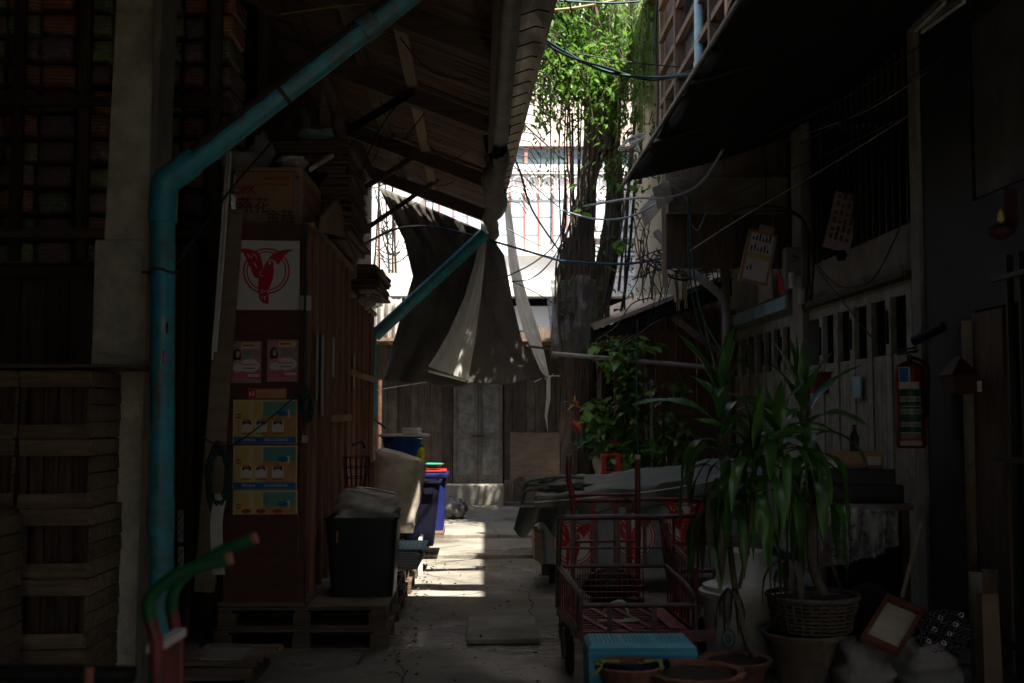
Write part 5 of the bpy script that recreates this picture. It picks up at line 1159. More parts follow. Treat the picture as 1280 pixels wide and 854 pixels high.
for f0, f1 in ((.53, .595), (.385, .45), (.245, .30), (.115, .185)):
    a = A0+.1
    while a < A1-.12:
        w_ = U(.05, .1); lab('label_white', a, a+.03, f0, f1, .003); lab('label_white', a, a+w_, f1-.015, f1, .003)
        if U(0, 1) < .6: lab('label_white', a, a+w_, f0, f0+.014, .003)
        lab('label_white', a+w_, a+w_+.025, f0, f1, .003); a += w_+.065
lab('label_white', A0+.1, A1-.1, .475, .485, .003); mb.fixn = False; mb.build('lettering', parent=ex)
mb = MB().m('dark_steel'); mb.tube([(ec.x, EY, zt), (ec.x, EY, zt+.05)], .02, 10); mb.bar((ec.x-.09, EY, zt+.05), (ec.x+.06, EY, zt+.075), .03, .02); mb.bar((ec.x-.1, EY, zt+.075), (ec.x+.05, EY, zt+.1), .025, .015); mb.build('valve', parent=ex)
MB().m('rubber').tube(smooth_path([(ec.x+.02, EY, zt+.03), (ec.x+.13, EY, zt-.04), (ec.x+.125, EY, zt-.25), (ec.x+.115, EY-.02, zt-.4)]), .012, 8).build('hose', parent=ex, smooth=True)
# blue tube piece, hanging signs
a = at(1142, 427, 7.9); b = at(1180, 408, 7.7); mb = MB().m('blue_grey').tube([a, b], .035, 16); tag(mb.build('pipe_stub', smooth=True), 'short turquoise pipe stub sticking out over the extinguisher', 'pipe')
sp = thing('hanging_sign', at(1053, 245, 9.9), 'pinkish tattered hanging board tilted under the dark ceiling', 'sign')
c = at(1053, 277, 9.9); T = Matrix.Translation(c) @ Matrix.Rotation(R(14), 4, 'Y')
MB().m('sign_pink').box(-.12, 0, -.26, .12, .02, .26, T, j=.005).build('board', parent=sp); MB().m('wire_black').tube([T @ V((0, .01, .26)), T @ V((.02, .01, .26))+V((0, 0, .7))], .008, 4).build('cord', parent=sp)
mb = MB().m('box_red' if 0 else 'ink_brown')
for k in range(4):
    for j in range(6): z_ = .2-j*.075; mb.box(-.09+k*.05, -.004, z_, -.06+k*.05, -.001, z_+.03+.02*(k+j) % .04, T)
mb.build('faded_print', parent=sp)
MB().m('black_cloth').sph(T @ V((.06, 0, -.3)), (.05, .04, .05), nz=.5).build('rag_knot', parent=sp, smooth=True)
ms_ = thing('hanging_signboard', at(948, 290, 11.6), 'old white and yellow framed signboard hanging tilted near the meters', 'sign')
c = at(948, 322, 11.3); T = Matrix.Translation(c) @ Matrix.Rotation(R(13), 4, 'Y')
MB().m('cardboard').box(-.15, 0, -.27, .15, .05, .27, T, j=.003).build('frame', parent=ms_)
MB().m('poster_white').box(-.12, -.004, -.24, .12, -.001, .24, T).build('face', parent=ms_)
mb = MB().m('ink')
for j, zz in enumerate((.17, .06, -.02, -.14)):
    for k in range(6 if j < 3 else 2): mb.box(-.10+k*.034, -.008, zz, -.085+k*.034, -.005, zz+.03+.02*((k*7+j) % 3), T); mb.box(-.10+k*.034, -.008, zz, -.08+k*.034, -.005, zz+.008, T)
mb.m('poster_yellow').box(-.12, -.009, -.02, .12, -.0085, .04, T); mb.build('lettering', parent=ms_)
MB().m('pale_wood').box(-.05, 0, .27, .10, .02, .34, T).build('hanger_block', parent=ms_)
MB().m('wire_black').tube([T @ V((.02, .01, .33)), T @ V((.02, .01, .33))+V((.02, .1, .75))], .006, 4).build('cord', parent=ms_)
mt_ = thing('electric_meter', at(985, 340, 11.3), 'grey box electric meter with loose cables beside the hanging signboard', 'meter')
a = at(988, 330, 11.5); MB().m('grey_pipe').box(a.x-.1, 11.3, a.z-.15, a.x+.07, 11.45, a.z+.15, j=.004).build('case', parent=mt_, bevel=.015); MB().m('glass_dark').lathe([(0, 0), (.035, 0), (.03, .02), (0, .025)], T=Matrix.Translation((a.x-.01, 11.3, a.z+.03)) @ Matrix.Rotation(R(90), 4, 'X')).build('dial', parent=mt_, smooth=True)
for i, (u, v) in enumerate(((990, 350), (1002, 370))):
    b_ = at(u, v, 10.9); mb = MB().m('meter_white').tube([b_+V((0, 0, .07)), b_-V((0, 0, .08))], .035, 12); tag(mb.build('cable_junction', smooth=True), ['white plastic cable joint just below the grey meter', 'lower white plastic cable joint on the concrete column'][i], 'cable joint')
# fluorescent fittings
for i, (a, b) in enumerate((((1145, 38, 7.3), (1180, 4, 6.7)), ((1153, 40, 7.3), (1205, 2, 6.7)))):
    A, B = at(*a), at(*b); mb = MB().m('meter_white').tube([A, B], .014, 8); mb.m('grey_pipe').bar(A+V((0, 0, .03)), B+V((0, 0, .03)), .05, .025)
    tag(mb.build('fluorescent_tube'), ['unlit fluorescent tube under the right ceiling, thinner of the pair', 'unlit fluorescent tube under the right ceiling, longer of the pair'][i], 'light')
# second low awning / shed behind
la = thing('low_awning', (2.3, 13.6, 2.7), 'low dark sloping lean-to roof between the tree and the further gate', 'awning')
A = at(742, 408, 13.4); B = at(915, 340, 13.0)
MB().m('roof_sheet').poly([A, B, B+V((.1, 3, .35)), A+V((.1, 3, .35))], (0, 0, -.03)).build('roof', parent=la)
MB().m('stained_wall').poly([A+V((0, -.01, -.0)), B+V((0, -.01, 0)), B+V((0, -.01, -.05)), A+V((0, -.01, -.05))], (0, .02, 0)).build('edge_trim', parent=la)
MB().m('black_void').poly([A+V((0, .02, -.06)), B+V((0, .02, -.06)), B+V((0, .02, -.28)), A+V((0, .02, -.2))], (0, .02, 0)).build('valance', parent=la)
MB().m('wood_h').bar(at(835, 392, 13.3), at(905, 445, 13.1), .12, .08).build('strut', parent=la)
MB().m('wood_v').box(at(898, 0, 13).x, 13.0, 0, at(908, 0, 13).x, 13.1, 3.3).build('post', parent=la)
MB().m('wood_v').bar(at(742, 440, 13.5), at(830, 395, 13.4), .09, .06).build('strut', parent=la)
mb = MB().m('grey_pipe').tube(smooth_path([at(820, 290, 12.6), at(852, 330, 12.4), at(888, 358, 12.2), at(905, 378, 12.2), at(908, 420, 12.2), at(908, 520, 12.2)]), .045, 10); tag(mb.build('service_pipe', smooth=True), 'thick bent grey conduit coming down in front of the further gate', 'pipe')
pw = thing('plank_wall', (at(850, 500, 14.6).x, 14.6, 0), 'reddish brown upright plank wall under the low lean-to roof', 'wall')
x = at(768, 500, 14.6).x
while x < WX: MB().m('side_board').box(x, 14.6, 0, x+.13, 14.63, 2.95, j=.004).build('board', parent=pw); x += .136
MB().m('cardboard').box(at(800, 0, 14.55).x, 14.55, at(0, 420, 14.55).z, WX, 14.58, at(0, 412, 14.55).z, j=.004).build('rail', parent=pw)
mb = MB().m('cream_wall'); x = at(812, 0, 15.4).x
while x < WX+.3: mb.box(x, 15.4, 2.5, x+.15, 15.44, 4.3, j=.006); x += .155
tag(mb.build('board_wall'), 'pale yellowish boarded wall above the low lean-to roof', 'wall')
mb = MB().m('blue_grey'); a = at(752, 500, 14.9); mb.box(a.x, 14.9, .1, at(775, 0, 14.9).x, 14.95, 2.4); tag(mb.build('window_shutter'), 'dark blue shutter glimpsed between tree trunk and creeper bush', 'shutter')
mb = MB().m('grey_pipe').tube([at(690, 442, 13.3), at(895, 460, 12.9)], .028, 10); tag(mb.build('support_pole', smooth=True), 'horizontal grey pole running from the tree to the further gate', 'pole')
for i, u in enumerate((806, 813)):
    a = at(u, 575, 13.3); mb = MB().m('label_white').box(a.x, 13.3, .6, a.x+.035, 13.32, at(0, 460+14*i, 13.3).z, j=.003); tag(mb.build('batten'), ['thin pale upright batten nearest the red chair', 'second thin pale upright batten, before the reddish plank wall'][i], 'batten')
for i, (u0, v0, u1, v1) in enumerate(((845, 338, 848, 388), (855, 338, 858, 386))):
    mb = MB().m('yellow_wood').bar(at(u0, v0, 12.6), at(u1, v1, 12.6), .035, .03); tag(mb.build('hanging_batten'), ['left of two short yellow battens hanging above the low roof', 'right of two short yellow battens hanging above the low roof'][i], 'batten')
mb = MB().m('white_paint').poly([at(815, 235, 11.7), at(835, 225, 11.7), at(842, 250, 11.7), at(822, 262, 11.7)], (0, .03, 0)); tag(mb.build('broken_panel'), 'broken grey board end under the awning tip', 'board')
mb = MB().m('concrete').poly([at(800, 262, 12.3), at(822, 238, 12.3), at(826, 262, 12.3), at(806, 285, 12.3)], (0, .03, 0)); tag(mb.build('broken_panel'), 'pale slab scrap hanging left below the awning tip', 'board')
# ---- covers keeping the near alley in shade, unseen canopy added to shape the light
hc = thing('added_canopy', (1, 4, 5.3), 'unseen canopy with beams added above the camera to shape the light', 'canopy')
MB().m('roof_sheet').box(-1.0, -5, 5.35, 3.4, 4.6, 5.4).build('sheet', parent=hc); MB().m('roof_sheet').box(-1.0, 4.603, 5.35, .75, 7.55, 5.4).build('sheet', parent=hc)
MB().m('milky_sheet').box(.753, 4.603, 5.35, 3.4, 7.55, 5.4).build('diffuser_sheet', parent=hc)  # translucent part added unseen to let soft light into the alley
for y0, y1, z_ in ((7.82, 8.2, 5.5), (9.0, 9.13, 5.75)): MB().m('wood_h').box(-1.0, y0, z_, 3.4, y1, z_+.1, j=.01).build('shade_beam', parent=hc)  # unseen beams added to cast shade bands across the floor's sun patch
mb = MB().m('dark_concrete'); mb.box(-6.6, -6.1, 0, -1.2, -6, 7); mb.box(1.4, -6.1, 0, 7, -6, 5.2); mb.box(-1.2, -6.1, 2.5, 1.4, -6, 7); tag(mb.build('rear_wall'), 'unseen rear wall behind the camera, its opening sized for the light', 'wall')  # opening left behind the camera to admit a little dim light
mb = MB().m('dark_concrete'); mb.box(7, -6, 0, 7.1, 25, 7.5); tag(mb.build('outer_wall'), 'outer wall of the shop house', 'wall')
mb = MB().m('dark_concrete'); mb.box(3.6, 16.6, 0, 3.7, 25, 8); tag(mb.build('side_building'), 'dark building flank closing the courtyard beyond the lean-to', 'building')
# ================================================================== tarp-covered cart
random.seed(41)
Yf = lambda u: 10.3-(u-670)/220*.55
tc_ = thing('covered_cart', (1.4, 10.5, 0), 'long market cart under a grey tarpaulin with three round red bird emblems', 'cart')
def cg(u, v, d=0): return at(u, v, Yf(u)+d)
A = cg(676, 655); B = cg(960, 628); dz = .46
pa = [cg(674, 705), cg(960, 712), cg(960, 625), cg(674, 640)]
mb = MB().m('cart_panel').poly(pa, (0, .9, 0)); mb.build('body', parent=tc_)
ex_ = (pa[1]-pa[0]); ex_.z = 0; ex_.normalize(); nr = V((ex_.y, -ex_.x, 0))
def chord(u, v):
    Y = 10.
    for _ in range(8):
        p = at(u, v, Y); t = (p.x-pa[0].x)/(pa[1].x-pa[0].x); Y = pa[0].y*(1-t)+pa[1].y*t
    return at(u, v, Y)
mb = MB()
for u, v in ((717, 679), (793, 670), (860, 654)):
    c = chord(u, v)+nr*.004; k = 27/F*Yf(u)/226*854; logo(mb, c, ex_, (0, 0, 1), nr, k, 'logo_bright', 'poster_white', .0012)
mb.fixn = False; mb.build('emblem_row', parent=tc_); 
o = [x for x in bpy.data.objects if x.name.startswith('emblem_row')][0]; o.name = 'emblem'
mb = MB().m('grey_tarp')
prof = lambda u, a: None
def tfn(a, b):
    u = 668+ (965-668)*b
    low = 656-52*b-3*sin(b*9)
    topf = 622-30*b; topb = 603-36*b
    s_ = a*3
    if s_ < 1: v = low*(1-s_)+topf*s_; d = -.03-.05*sin(b*30)*(1-s_); 
    elif s_ < 2: t = s_-1; v = topf*(1-t)+topb*t; d = .42*t-.03
    else: t = s_-2; v = topb+30*t; d = .42+.4*t
    p = at(u, v, Yf(u)+d); return p+V((0, 0, .018*gz(a*6, b*9, 1, 3)+.012*sin(b*22+a*5)+.015*gz(a*14, b*26, 1, 5)))
mb.grid(tfn, 36, 60); mb.build('tarpaulin', parent=tc_, smooth=True, angle=70, solid=.006)
q = at(694, 607, 9.98)
MB().m('grey_tarp').sph(q, (.27, .12, .055), 30, 18, .55, 3.5).build('tarpaulin_fold', parent=tc_, smooth=True, angle=180)
for v in (601, 612): MB().m('grey_tarp').tube(smooth_path([at(652, v+18, 9.9), at(656, v+3, 9.88), at(675, v-3, 9.88), at(705, v-5, 9.95), at(730, v-4, 10.0)], 6), .018, 8).build('rolled_hem', parent=tc_, smooth=True)
mb = MB().m('grey_tarp')
def fl(a, b): return at(650+48*b-8*a*(1-b), 634+ (28+10*sin(b*8))*a, 9.95+.1*sin(b*9)+.1*a)
mb.grid(fl, 12, 24); mb.build('tarpaulin_flap', parent=tc_, smooth=True, solid=.008)
MB().m('plywood').poly([cg(668, 665, -.02), cg(677, 665, -.02), cg(680, 706, -.02), cg(668, 700, -.02)], (0, .5, 0)).build('side_plank', parent=tc_)
for u, d in ((684, .12), (684, .75), (900, .15)):
    c = cg(u, 712, d); MB().m('wood_v').box(c.x-.05, c.y, .1, c.x+.05, c.y+.08, .34).build('leg', parent=tc_)
    MB().m('rubber').lathe([(.02, -.03), (.07, -.03), (.08, 0), (.07, .03), (.02, .03)], n=20, T=Matrix.Translation((c.x+.05, c.y+.04, .1)) @ Matrix.Rotation(R(90), 4, 'Y')).build('wheel', parent=tc_, smooth=True)
MB().m('dark_steel').box(A.x+.02, 10.35, .26, 2.4, 10.9, .33).build('chassis', parent=tc_)
mb = MB().m('roll_cloth').tube(smooth_path([cg(668, 628, -.09), cg(740, 622, -.08), cg(830, 612, -.08), cg(905, 598, -.08)]), .006, 5); tag(mb.build('tie_rope', smooth=True), 'thin pale rope tied across the grey cart tarpaulin', 'rope')
# ================================================================== red flatbed trolleys
def T3(parent, nm, pts, r, mt='cart_red', n=10): return MB().m(mt).tube(pts, r, n).build(nm, parent=parent, smooth=True)
ta = thing('trolley', (.93, 7.1, 0), 'red tubular flatbed trolley nearest the camera, behind the blue basket', 'trolley')
Yn, Yr = 6.75, 7.55
nl, nr_ = at(728, 757, Yn), at(864, 757, Yn); xl, xr = nl.x, nr_.x; XL = at(699, 700, Yr).x; XR = at(829, 700, Yr).x; ZB = .30
tz = at(760, 647, Yr).z; mzz = at(760, 708, Yr).z
T3(ta, 'back_frame', smooth_path([V((XL-.01, Yr, ZB)), V((XL, Yr, tz-.1)), V((XL+.012, Yr, tz-.03)), V((XL+.06, Yr, tz)), V((XR-.06, Yr, tz)), V((XR-.01, Yr, tz-.03)), V((XR+.01, Yr, tz-.1)), V((XR+.09, Yr, ZB))], 4), .019, 'cart_dark')
T3(ta, 'cross_bar', [V((XL, Yr, mzz)), V((XR+.03, Yr, mzz))], .013, 'cart_dark'); T3(ta, 'cross_bar', [V((XL, Yr, at(760, 685, Yr).z)), V((XR, Yr, at(760, 685, Yr).z))], .008, 'cart_dark')
for u in (716, 745, 773, 806): a = at(u, 700, Yr); MB().m('cart_dark').box(a.x-.014, Yr-.004, ZB if u in (716,) else mzz, a.x+.014, Yr+.004, tz).build('upright', parent=ta)
MB().m('cart_red').bar(V((XR-.02, Yr-.02, tz-.05)), V((XR+.13, Yr-.1, mzz-.13)), .03, .01).build('upright', parent=ta)
nz_ = nl.z
for x0, x1, s_ in ((XL, xl-.01, -1), (XR+.02, xr+.02, 1)):
    T3(ta, 'side_rail', smooth_path([V((x0, Yr, mzz)), V((x0*.3+x1*.7, Yn+.25, nz_+.09)), V((x1, Yn+.03, nz_+.05)), V((x1+.005*s_, Yn, nz_-.01)), V((x1+.005*s_, Yn, ZB))], 5), .016, 'cart_dark')
    for k in range(9):
        f = (k+.5)/9; T3(ta, 'side_bar', [V((x0*(1-f)+x1*f, Yr*(1-f)+Yn*f, ZB)), V((x0*(1-f)+x1*f, Yr*(1-f)+Yn*f, mzz*(1-f)+(nz_+.06)*f))], .006)
    MB().m('cart_red').bar((x0, Yr, ZB-.02), (x1, Yn, ZB-.02), .03, .06).build('bed_rail', parent=ta)
T3(ta, 'front_rail', [V((xl, Yn, nz_)), V((xr+.02, Yn, nz_))], .015, 'cart_dark')
for f in (.25, .66): x = xl+(xr-xl)*f; MB().m('cart_dark').box(x-.015, Yn-.005, ZB, x+.015, Yn+.005, nz_).build('upright', parent=ta)
MB().m('cart_red').box(xl-.02, Yn-.03, ZB-.06, xr+.14, Yn+.01, ZB-.0, j=.003).build('front_plate', parent=ta)
MB().m('cart_red').box(XL-.02, Yr-.01, ZB-.05, XR+.03, Yr+.02, ZB+.0, j=.003).build('bed_rail', parent=ta)
for k in range(9): y = Yn+.06+k*.085; f = (y-Yn)/(Yr-Yn); T3(ta, 'bed_bar', [V((xl*(1-f)+XL*f, y, ZB-.012)), V((xr*(1-f)+XR*f, y, ZB-.012))], .008)
for k in range(4): f = .12+.22*k; MB().m('cart_red').bar((XL+(XR-XL)*(f-.05), Yr, ZB), (xl+(xr-xl)*(f+.12), Yn, ZB), .035, .006).build('bed_slat', parent=ta)
MB().m('cart_red').bar((XR-.08, Yr, ZB+.01), (xr-.08, Yn, ZB+.01), .10, .008).build('bed_slat', parent=ta)
for x, y in ((XL+.02, Yn+.2), (xr-.03, Yn+.2), (XL+.03, Yr-.1), (XR-.05, Yr-.1)):
    wh = MB().m('rubber').lathe([(.035, -.022), (.105, -.022), (.118, -.01), (.118, .01), (.105, .022), (.035, .022)], n=24, T=Matrix.Translation((x, y, .118)) @ Matrix.Rotation(R(90), 4, 'Y')).build('wheel', parent=ta, smooth=True)
    MB().m('dark_steel').lathe([(0, -.024), (.034, -.024), (.034, .024), (0, .024)], n=16, T=Matrix.Translation((x, y, .118)) @ Matrix.Rotation(R(90), 4, 'Y')).build('hub', parent=wh)
    MB().m('cart_dark').box(x-.04, y-.03, .118, x-.03, y+.03, ZB-.02).build('fork', parent=ta)
c = at(770, 748, 7.3); mb = MB().m('roll_cloth')
mb.tube(smooth_path([V((c.x-.1, 7.2, ZB+.02)), V((c.x-.05, 7.1, ZB+.10)), V((c.x+.02, 7.1, ZB+.11)), V((c.x+.06, 7.15, ZB+.02))]), .009, 6); mb.tube(smooth_path([V((c.x-.15, 7.0, ZB+.015)), V((c.x, 6.9, ZB+.03)), V((c.x+.1, 7.0, ZB+.015)), V((c.x+.02, 7.05, ZB+.015))]), .007, 5)
tag(mb.build('rope', smooth=True), 'short pale rope looped on the bed of the nearest red trolley', 'rope')
# tall hand truck behind
tb_ = thing('hand_truck', (1.05, 8.2, 0), 'tall maroon hand truck with two upright posts behind the nearest trolley', 'hand truck')
HY = 8.2
for u0, u1, v1, capm in ((716, 711, 574, 'steel'), (797, 797, 574, 'white_paint')):
    P = smooth_path([V((at(u0, 760, HY).x, HY, .2)), at(u0, 700, HY), at(u0, 630, HY), at(u1, 600, HY), at(u1, v1, HY)], 4); T3(tb_, 'post', P, .021, 'cart_dark' if 0 else 'cart_red', 12)
    T3(tb_, 'post_cap', [P[-1], P[-1]+V((0, 0, .03))], .022, capm)
for v, r_ in ((619, .011), (626, .016), (677, .011), (758, .016)): T3(tb_, 'cross_bar', [at(714, v, HY), at(799, v-1, HY)], r_)
for u in (741, 770, 786): a = at(u, 700, HY); MB().m('cart_red').box(a.x-.02, HY-.005, at(u, 758, HY).z, a.x+.02, HY+.005, at(u, 624, HY).z).build('slat', parent=tb_)
T3(tb_, 'hook', smooth_path([at(780, 622, HY), at(792, 627, HY-.1), at(790, 640, HY-.1)]), .008)
MB().m('cart_red').box(at(716, 0, HY).x, HY-.35, .2, at(797, 0, HY).x, HY, .215).build('toe_plate', parent=tb_)
for u in (712, 802): MB().m('rubber').lathe([(.03, -.025), (.115, -.025), (.125, 0), (.115, .025), (.03, .025)], n=24, T=Matrix.Translation((at(u, 700, HY).x, HY+.08, .125)) @ Matrix.Rotation(R(90), 4, 'Y')).build('wheel', parent=tb_, smooth=True)
wb = thing('wire_crate', (1.05, 7.9, .3), 'dark red mesh crate standing on the hand truck plate', 'crate')
mb = MB().m('cart_red'); x0, x1 = at(722, 0, 7.95).x, at(798, 0, 7.95).x; z0, z1 = .216, at(0, 712, 7.95).z
for k in range(13): x = x0+(x1-x0)*k/12; mb.tube([(x, 7.92, z0), (x, 7.92, z1)], .004, 4); mb.tube([(x, 8.12, z0), (x, 8.12, z1)], .004, 4)
for k in range(8): z = z0+(z1-z0)*k/7; mb.tube([(x0, 7.92, z), (x1, 7.92, z)], .004, 4); mb.tube([(x0, 8.12, z), (x1, 8.12, z)], .004, 4)
mb.box(x0, 7.92, z0, x1, 8.12, z0+.01); mb.build('mesh_sides', parent=wb)
mb = MB().m('bin_black').sph(((x0+x1)/2, 8.02, (z0+z1)/2), ((x1-x0)*.42, .08, (z1-z0)*.42), nz=.5); tag(mb.build('black_bag', smooth=True), 'crumpled black bag inside the dark red mesh crate', 'bag')
# third trolley, behind the plant
t3 = thing('trolley', (1.75, 8.2, 0), 'second red flatbed trolley standing behind the white tank', 'trolley')
CY = 8.3; g3 = lambda u, v, d=0: at(u, v, CY+d)
T3(t3, 'back_frame', smooth_path([V((g3(832, 0).x, CY, .3)), g3(832, 700), g3(828, 655), g3(834, 646), g3(900, 645), g3(925, 648), g3(928, 700), V((g3(935, 0).x, CY, .3))], 4), .019)
T3(t3, 'back_frame', [g3(800, 624, .15), g3(915, 624, .15)], .013)
for u in (842, 872, 895): T3(t3, 'upright', [g3(u, 646), g3(u, 760)], .011)
for v, r_ in ((679, .012), (714, .014), (740, .01)): T3(t3, 'cross_bar', [g3(832, v), g3(925, v)], r_)
T3(t3, 'upright', [g3(834, 655), g3(848, 770, -.3)], .014)
zc = .32
for k in range(9): y = 7.45+k*.1; T3(t3, 'bed_bar', [V((g3(845, 0).x-.05, y, zc)), V((g3(925, 0).x, y, zc))], .008)
for x in (g3(845, 0).x-.05, g3(925, 0).x): MB().m('cart_red').bar((x, 7.4, zc-.02), (x, 8.3, zc-.02), .03, .06).build('bed_rail', parent=t3)
for x in (g3(845, 0).x+.2, g3(845, 0).x+.35): MB().m('cart_red').bar((x, 7.4, zc+.012), (x, 8.3, zc+.012), .04, .006).build('bed_slat', parent=t3)
for k in range(8): T3(t3, 'side_bar', [V((g3(845, 0).x-.05, 7.45+k*.11, zc)), V((g3(845, 0).x-.05, 7.45+k*.11, .58))], .006)
T3(t3, 'side_rail', [V((g3(845, 0).x-.05, 8.3, .62)), V((g3(845, 0).x-.05, 7.45, .56)), V((g3(845, 0).x-.05, 7.42, .3))], .014)
for x, y in ((g3(845, 0).x, 7.55), (g3(925, 0).x-.05, 7.55), (g3(845, 0).x, 8.2), (g3(925, 0).x-.05, 8.2)):
    MB().m('rubber').lathe([(.035, -.022), (.105, -.022), (.118, 0), (.105, .022), (.035, .022)], n=24, T=Matrix.Translation((x, y, .118)) @ Matrix.Rotation(R(90), 4, 'Y')).build('wheel', parent=t3, smooth=True)
    MB().m('cart_dark').box(x-.04, y-.03, .118, x-.03, y+.03, zc-.03).build('fork', parent=t3)
mb = MB().m('label_white').box(g3(868, 0).x, CY-.1, g3(0, 690).z, g3(871, 0).x, CY-.09, g3(0, 672).z); tag(mb.build('paper_tag'), 'tiny white paper tag tied on the second red trolley', 'tag')
# ================================================================== blue basket
bk = thing('plastic_basket', (at(797, 830, 6.35).x, 6.35, 0), 'upside-down light blue slotted plastic basket in front of the trolleys', 'basket')
x0, x1 = at(733, 0, 6.2).x, at(862, 0, 6.2).x; y0, y1 = 6.2, 6.52; zt = at(800, 806, 6.2).z
def slotted(mb, o, ex, ey, nx, ny, hole, t=.004):
    "sheet spanning ex x ey with rectangular holes"
    o, ex, ey = V(o), V(ex), V(ey)
    us = [0]; 
    for i in range(nx): us += [(i+.28)/nx, (i+.72)/nx]
    us.append(1); vs2 = [0]
    for j in range(ny): vs2 += [(j+.18)/ny, (j+.82)/ny]
    vs2.append(1)
    pts = [o+ex*a+ey*b for a in us for b in vs2]; m = len(vs2); fs = []
    for i in range(len(us)-1):
        for j in range(m-1):
            if i % 2 == 1 and j % 2 == 1 and hole(i//2, j//2): continue
            fs.append((i*m+j, (i+1)*m+j, (i+1)*m+j+1, i*m+j+1))
    mb.add(pts, fs)
W_ = x1-x0; D_ = y1-y0; e = .02
mb = MB().m('basket_blue'); hf = lambda i, j: 1 <= j <= 5 and i % 5 != 4 and 1 < i < 22
slotted(mb, (x0, y0, .0), (W_, 0, 0), (0, 0, zt-.02), 24, 7, hf); slotted(mb, (x0, y1, 0), (W_, 0, 0), (0, 0, zt-.02), 24, 7, hf)
slotted(mb, (x0, y0, 0), (0, D_, 0), (0, 0, zt-.02), 20, 5, hf); slotted(mb, (x1, y0, 0), (0, D_, 0), (0, 0, zt-.02), 20, 5, hf)
slotted(mb, (x0+e, y0+e, zt), (W_-2*e, 0, 0), (0, D_-2*e, 0), 24, 10, lambda i, j: 1 <= j <= 8 and i % 8 != 7)
for a, b, c_, d in (((x0, y0, zt-.02), (x1, y0, zt-.02), (x1-e, y0+e, zt), (x0+e, y0+e, zt)), ((x0, y1, zt-.02), (x1, y1, zt-.02), (x1-e, y1-e, zt), (x0+e, y1-e, zt)), ((x0, y0, zt-.02), (x0, y1, zt-.02), (x0+e, y1-e, zt), (x0+e, y0+e, zt)), ((x1, y0, zt-.02), (x1, y1, zt-.02), (x1-e, y1-e, zt), (x1-e, y0+e, zt))): mb.poly([a, b, c_, d])
mb.build('shell', parent=bk, solid=.006)
for z in (.0, zt-.06): MB().m('basket_blue').box(x0-.008, y0-.008, z, x1+.008, y0-.004, z+.018).build('rim', parent=bk)
MB().m('black_void').box(x0+.02, y0+.02, .005, x1-.02, y1-.02, zt-.03).build('shade_lining', parent=bk) if False else None
# ================================================================== pots
def pot(label, u, v_rim, Y, r_, h, mt, name='plant_pot', wave_=.035, nw=18, soil=True):
    c = at(u, v_rim, Y); zr = h; o = thing(name, (c.x, Y, 0), label, 'plant pot')
    wob = (lambda a, i: wave_*sin(a*nw) if i in (3, 4, 5) else 0)
    MB().m(mt).lathe([(0, 0), (r_*.62, 0), (r_*.9, zr*.8), (r_*1.0, zr*.86), (r_*1.07, zr*.97), (r_*1.02, zr), (r_*.92, zr*.97), (r_*.86, zr*.8), (0, zr*.78)], (c.x, Y, 0), 72, wob).build('pot', parent=o, smooth=True, angle=50)
    if soil: MB().m('soil').lathe([(0, 0), (r_*.86, 0), (r_*.8, .02), (0, .03)], (c.x, Y, zr*.84), 24, lambda a, i: .03*sin(a*5)).build('soil', parent=o)
    return o
hz = lambda v, Y: at(640, v, Y).z
pot('wavy-rimmed terracotta pot in front of the blue basket, leftmost of the pots', 787, 830, 5.9, .17, hz(830, 5.9), 'terracotta')
pot('wide dark terracotta bowl pot with scalloped rim beside the leftmost pot', 868, 836, 5.85, .24, hz(838, 5.85), 'terracotta')
pot('terracotta pot holding the thin bare stem before the white tank', 920, 822, 6.4, .19, hz(824, 6.4), 'terracotta', nw=22)
pot('big rounded clay pot under the woven basket', 1005, 790, 6.6, .235, hz(790, 6.6), 'clay', wave_=.0)
pot('large dark clay pot behind the woven basket, holding the thicker trunk', 1030, 745, 7.2, .25, hz(750, 7.2), 'clay', wave_=0)
wk = thing('wicker_basket', (at(1010, 790, 6.55).x, 6.55, hz(789, 6.6)), 'dark woven openwork basket sitting on the big clay pot', 'basket')
c = at(1016, 790, 6.6); zb, zt = hz(788, 6.6)+.004, hz(748, 6.6); mb = MB().m('wicker'); r0, r1 = .22, .255
for k in range(9):
    f = k/8; r_ = r0+(r1-r0)*f; mb.tube([(c.x+r_*cos(t)+.006*sin(t*22+k*pi), 6.6+r_*sin(t), zb+(zt-zb)*f+.003*sin(t*22+k*pi)) for t in [i*2*pi/60 for i in range(61)]], .0065, 5)
for k in range(30): t = k*2*pi/30; mb.tube([(c.x+r0*cos(t), 6.6+r0*sin(t), zb), (c.x+r1*cos(t), 6.6+r1*sin(t), zt)], .006, 5)
mb.tube([(c.x+(r1+.008)*cos(t), 6.6+(r1+.008)*sin(t), zt+.01) for t in [i*2*pi/40 for i in range(41)]], .014, 6); mb.build('weave', parent=wk, smooth=True)
MB().m('soil').lathe([(0, 0), (r1*.92, 0), (r1*.88, .02), (0, .05)], (c.x, 6.6, zt-.04), 24, lambda a, i: .04*sin(a*4)).build('soil', parent=wk)
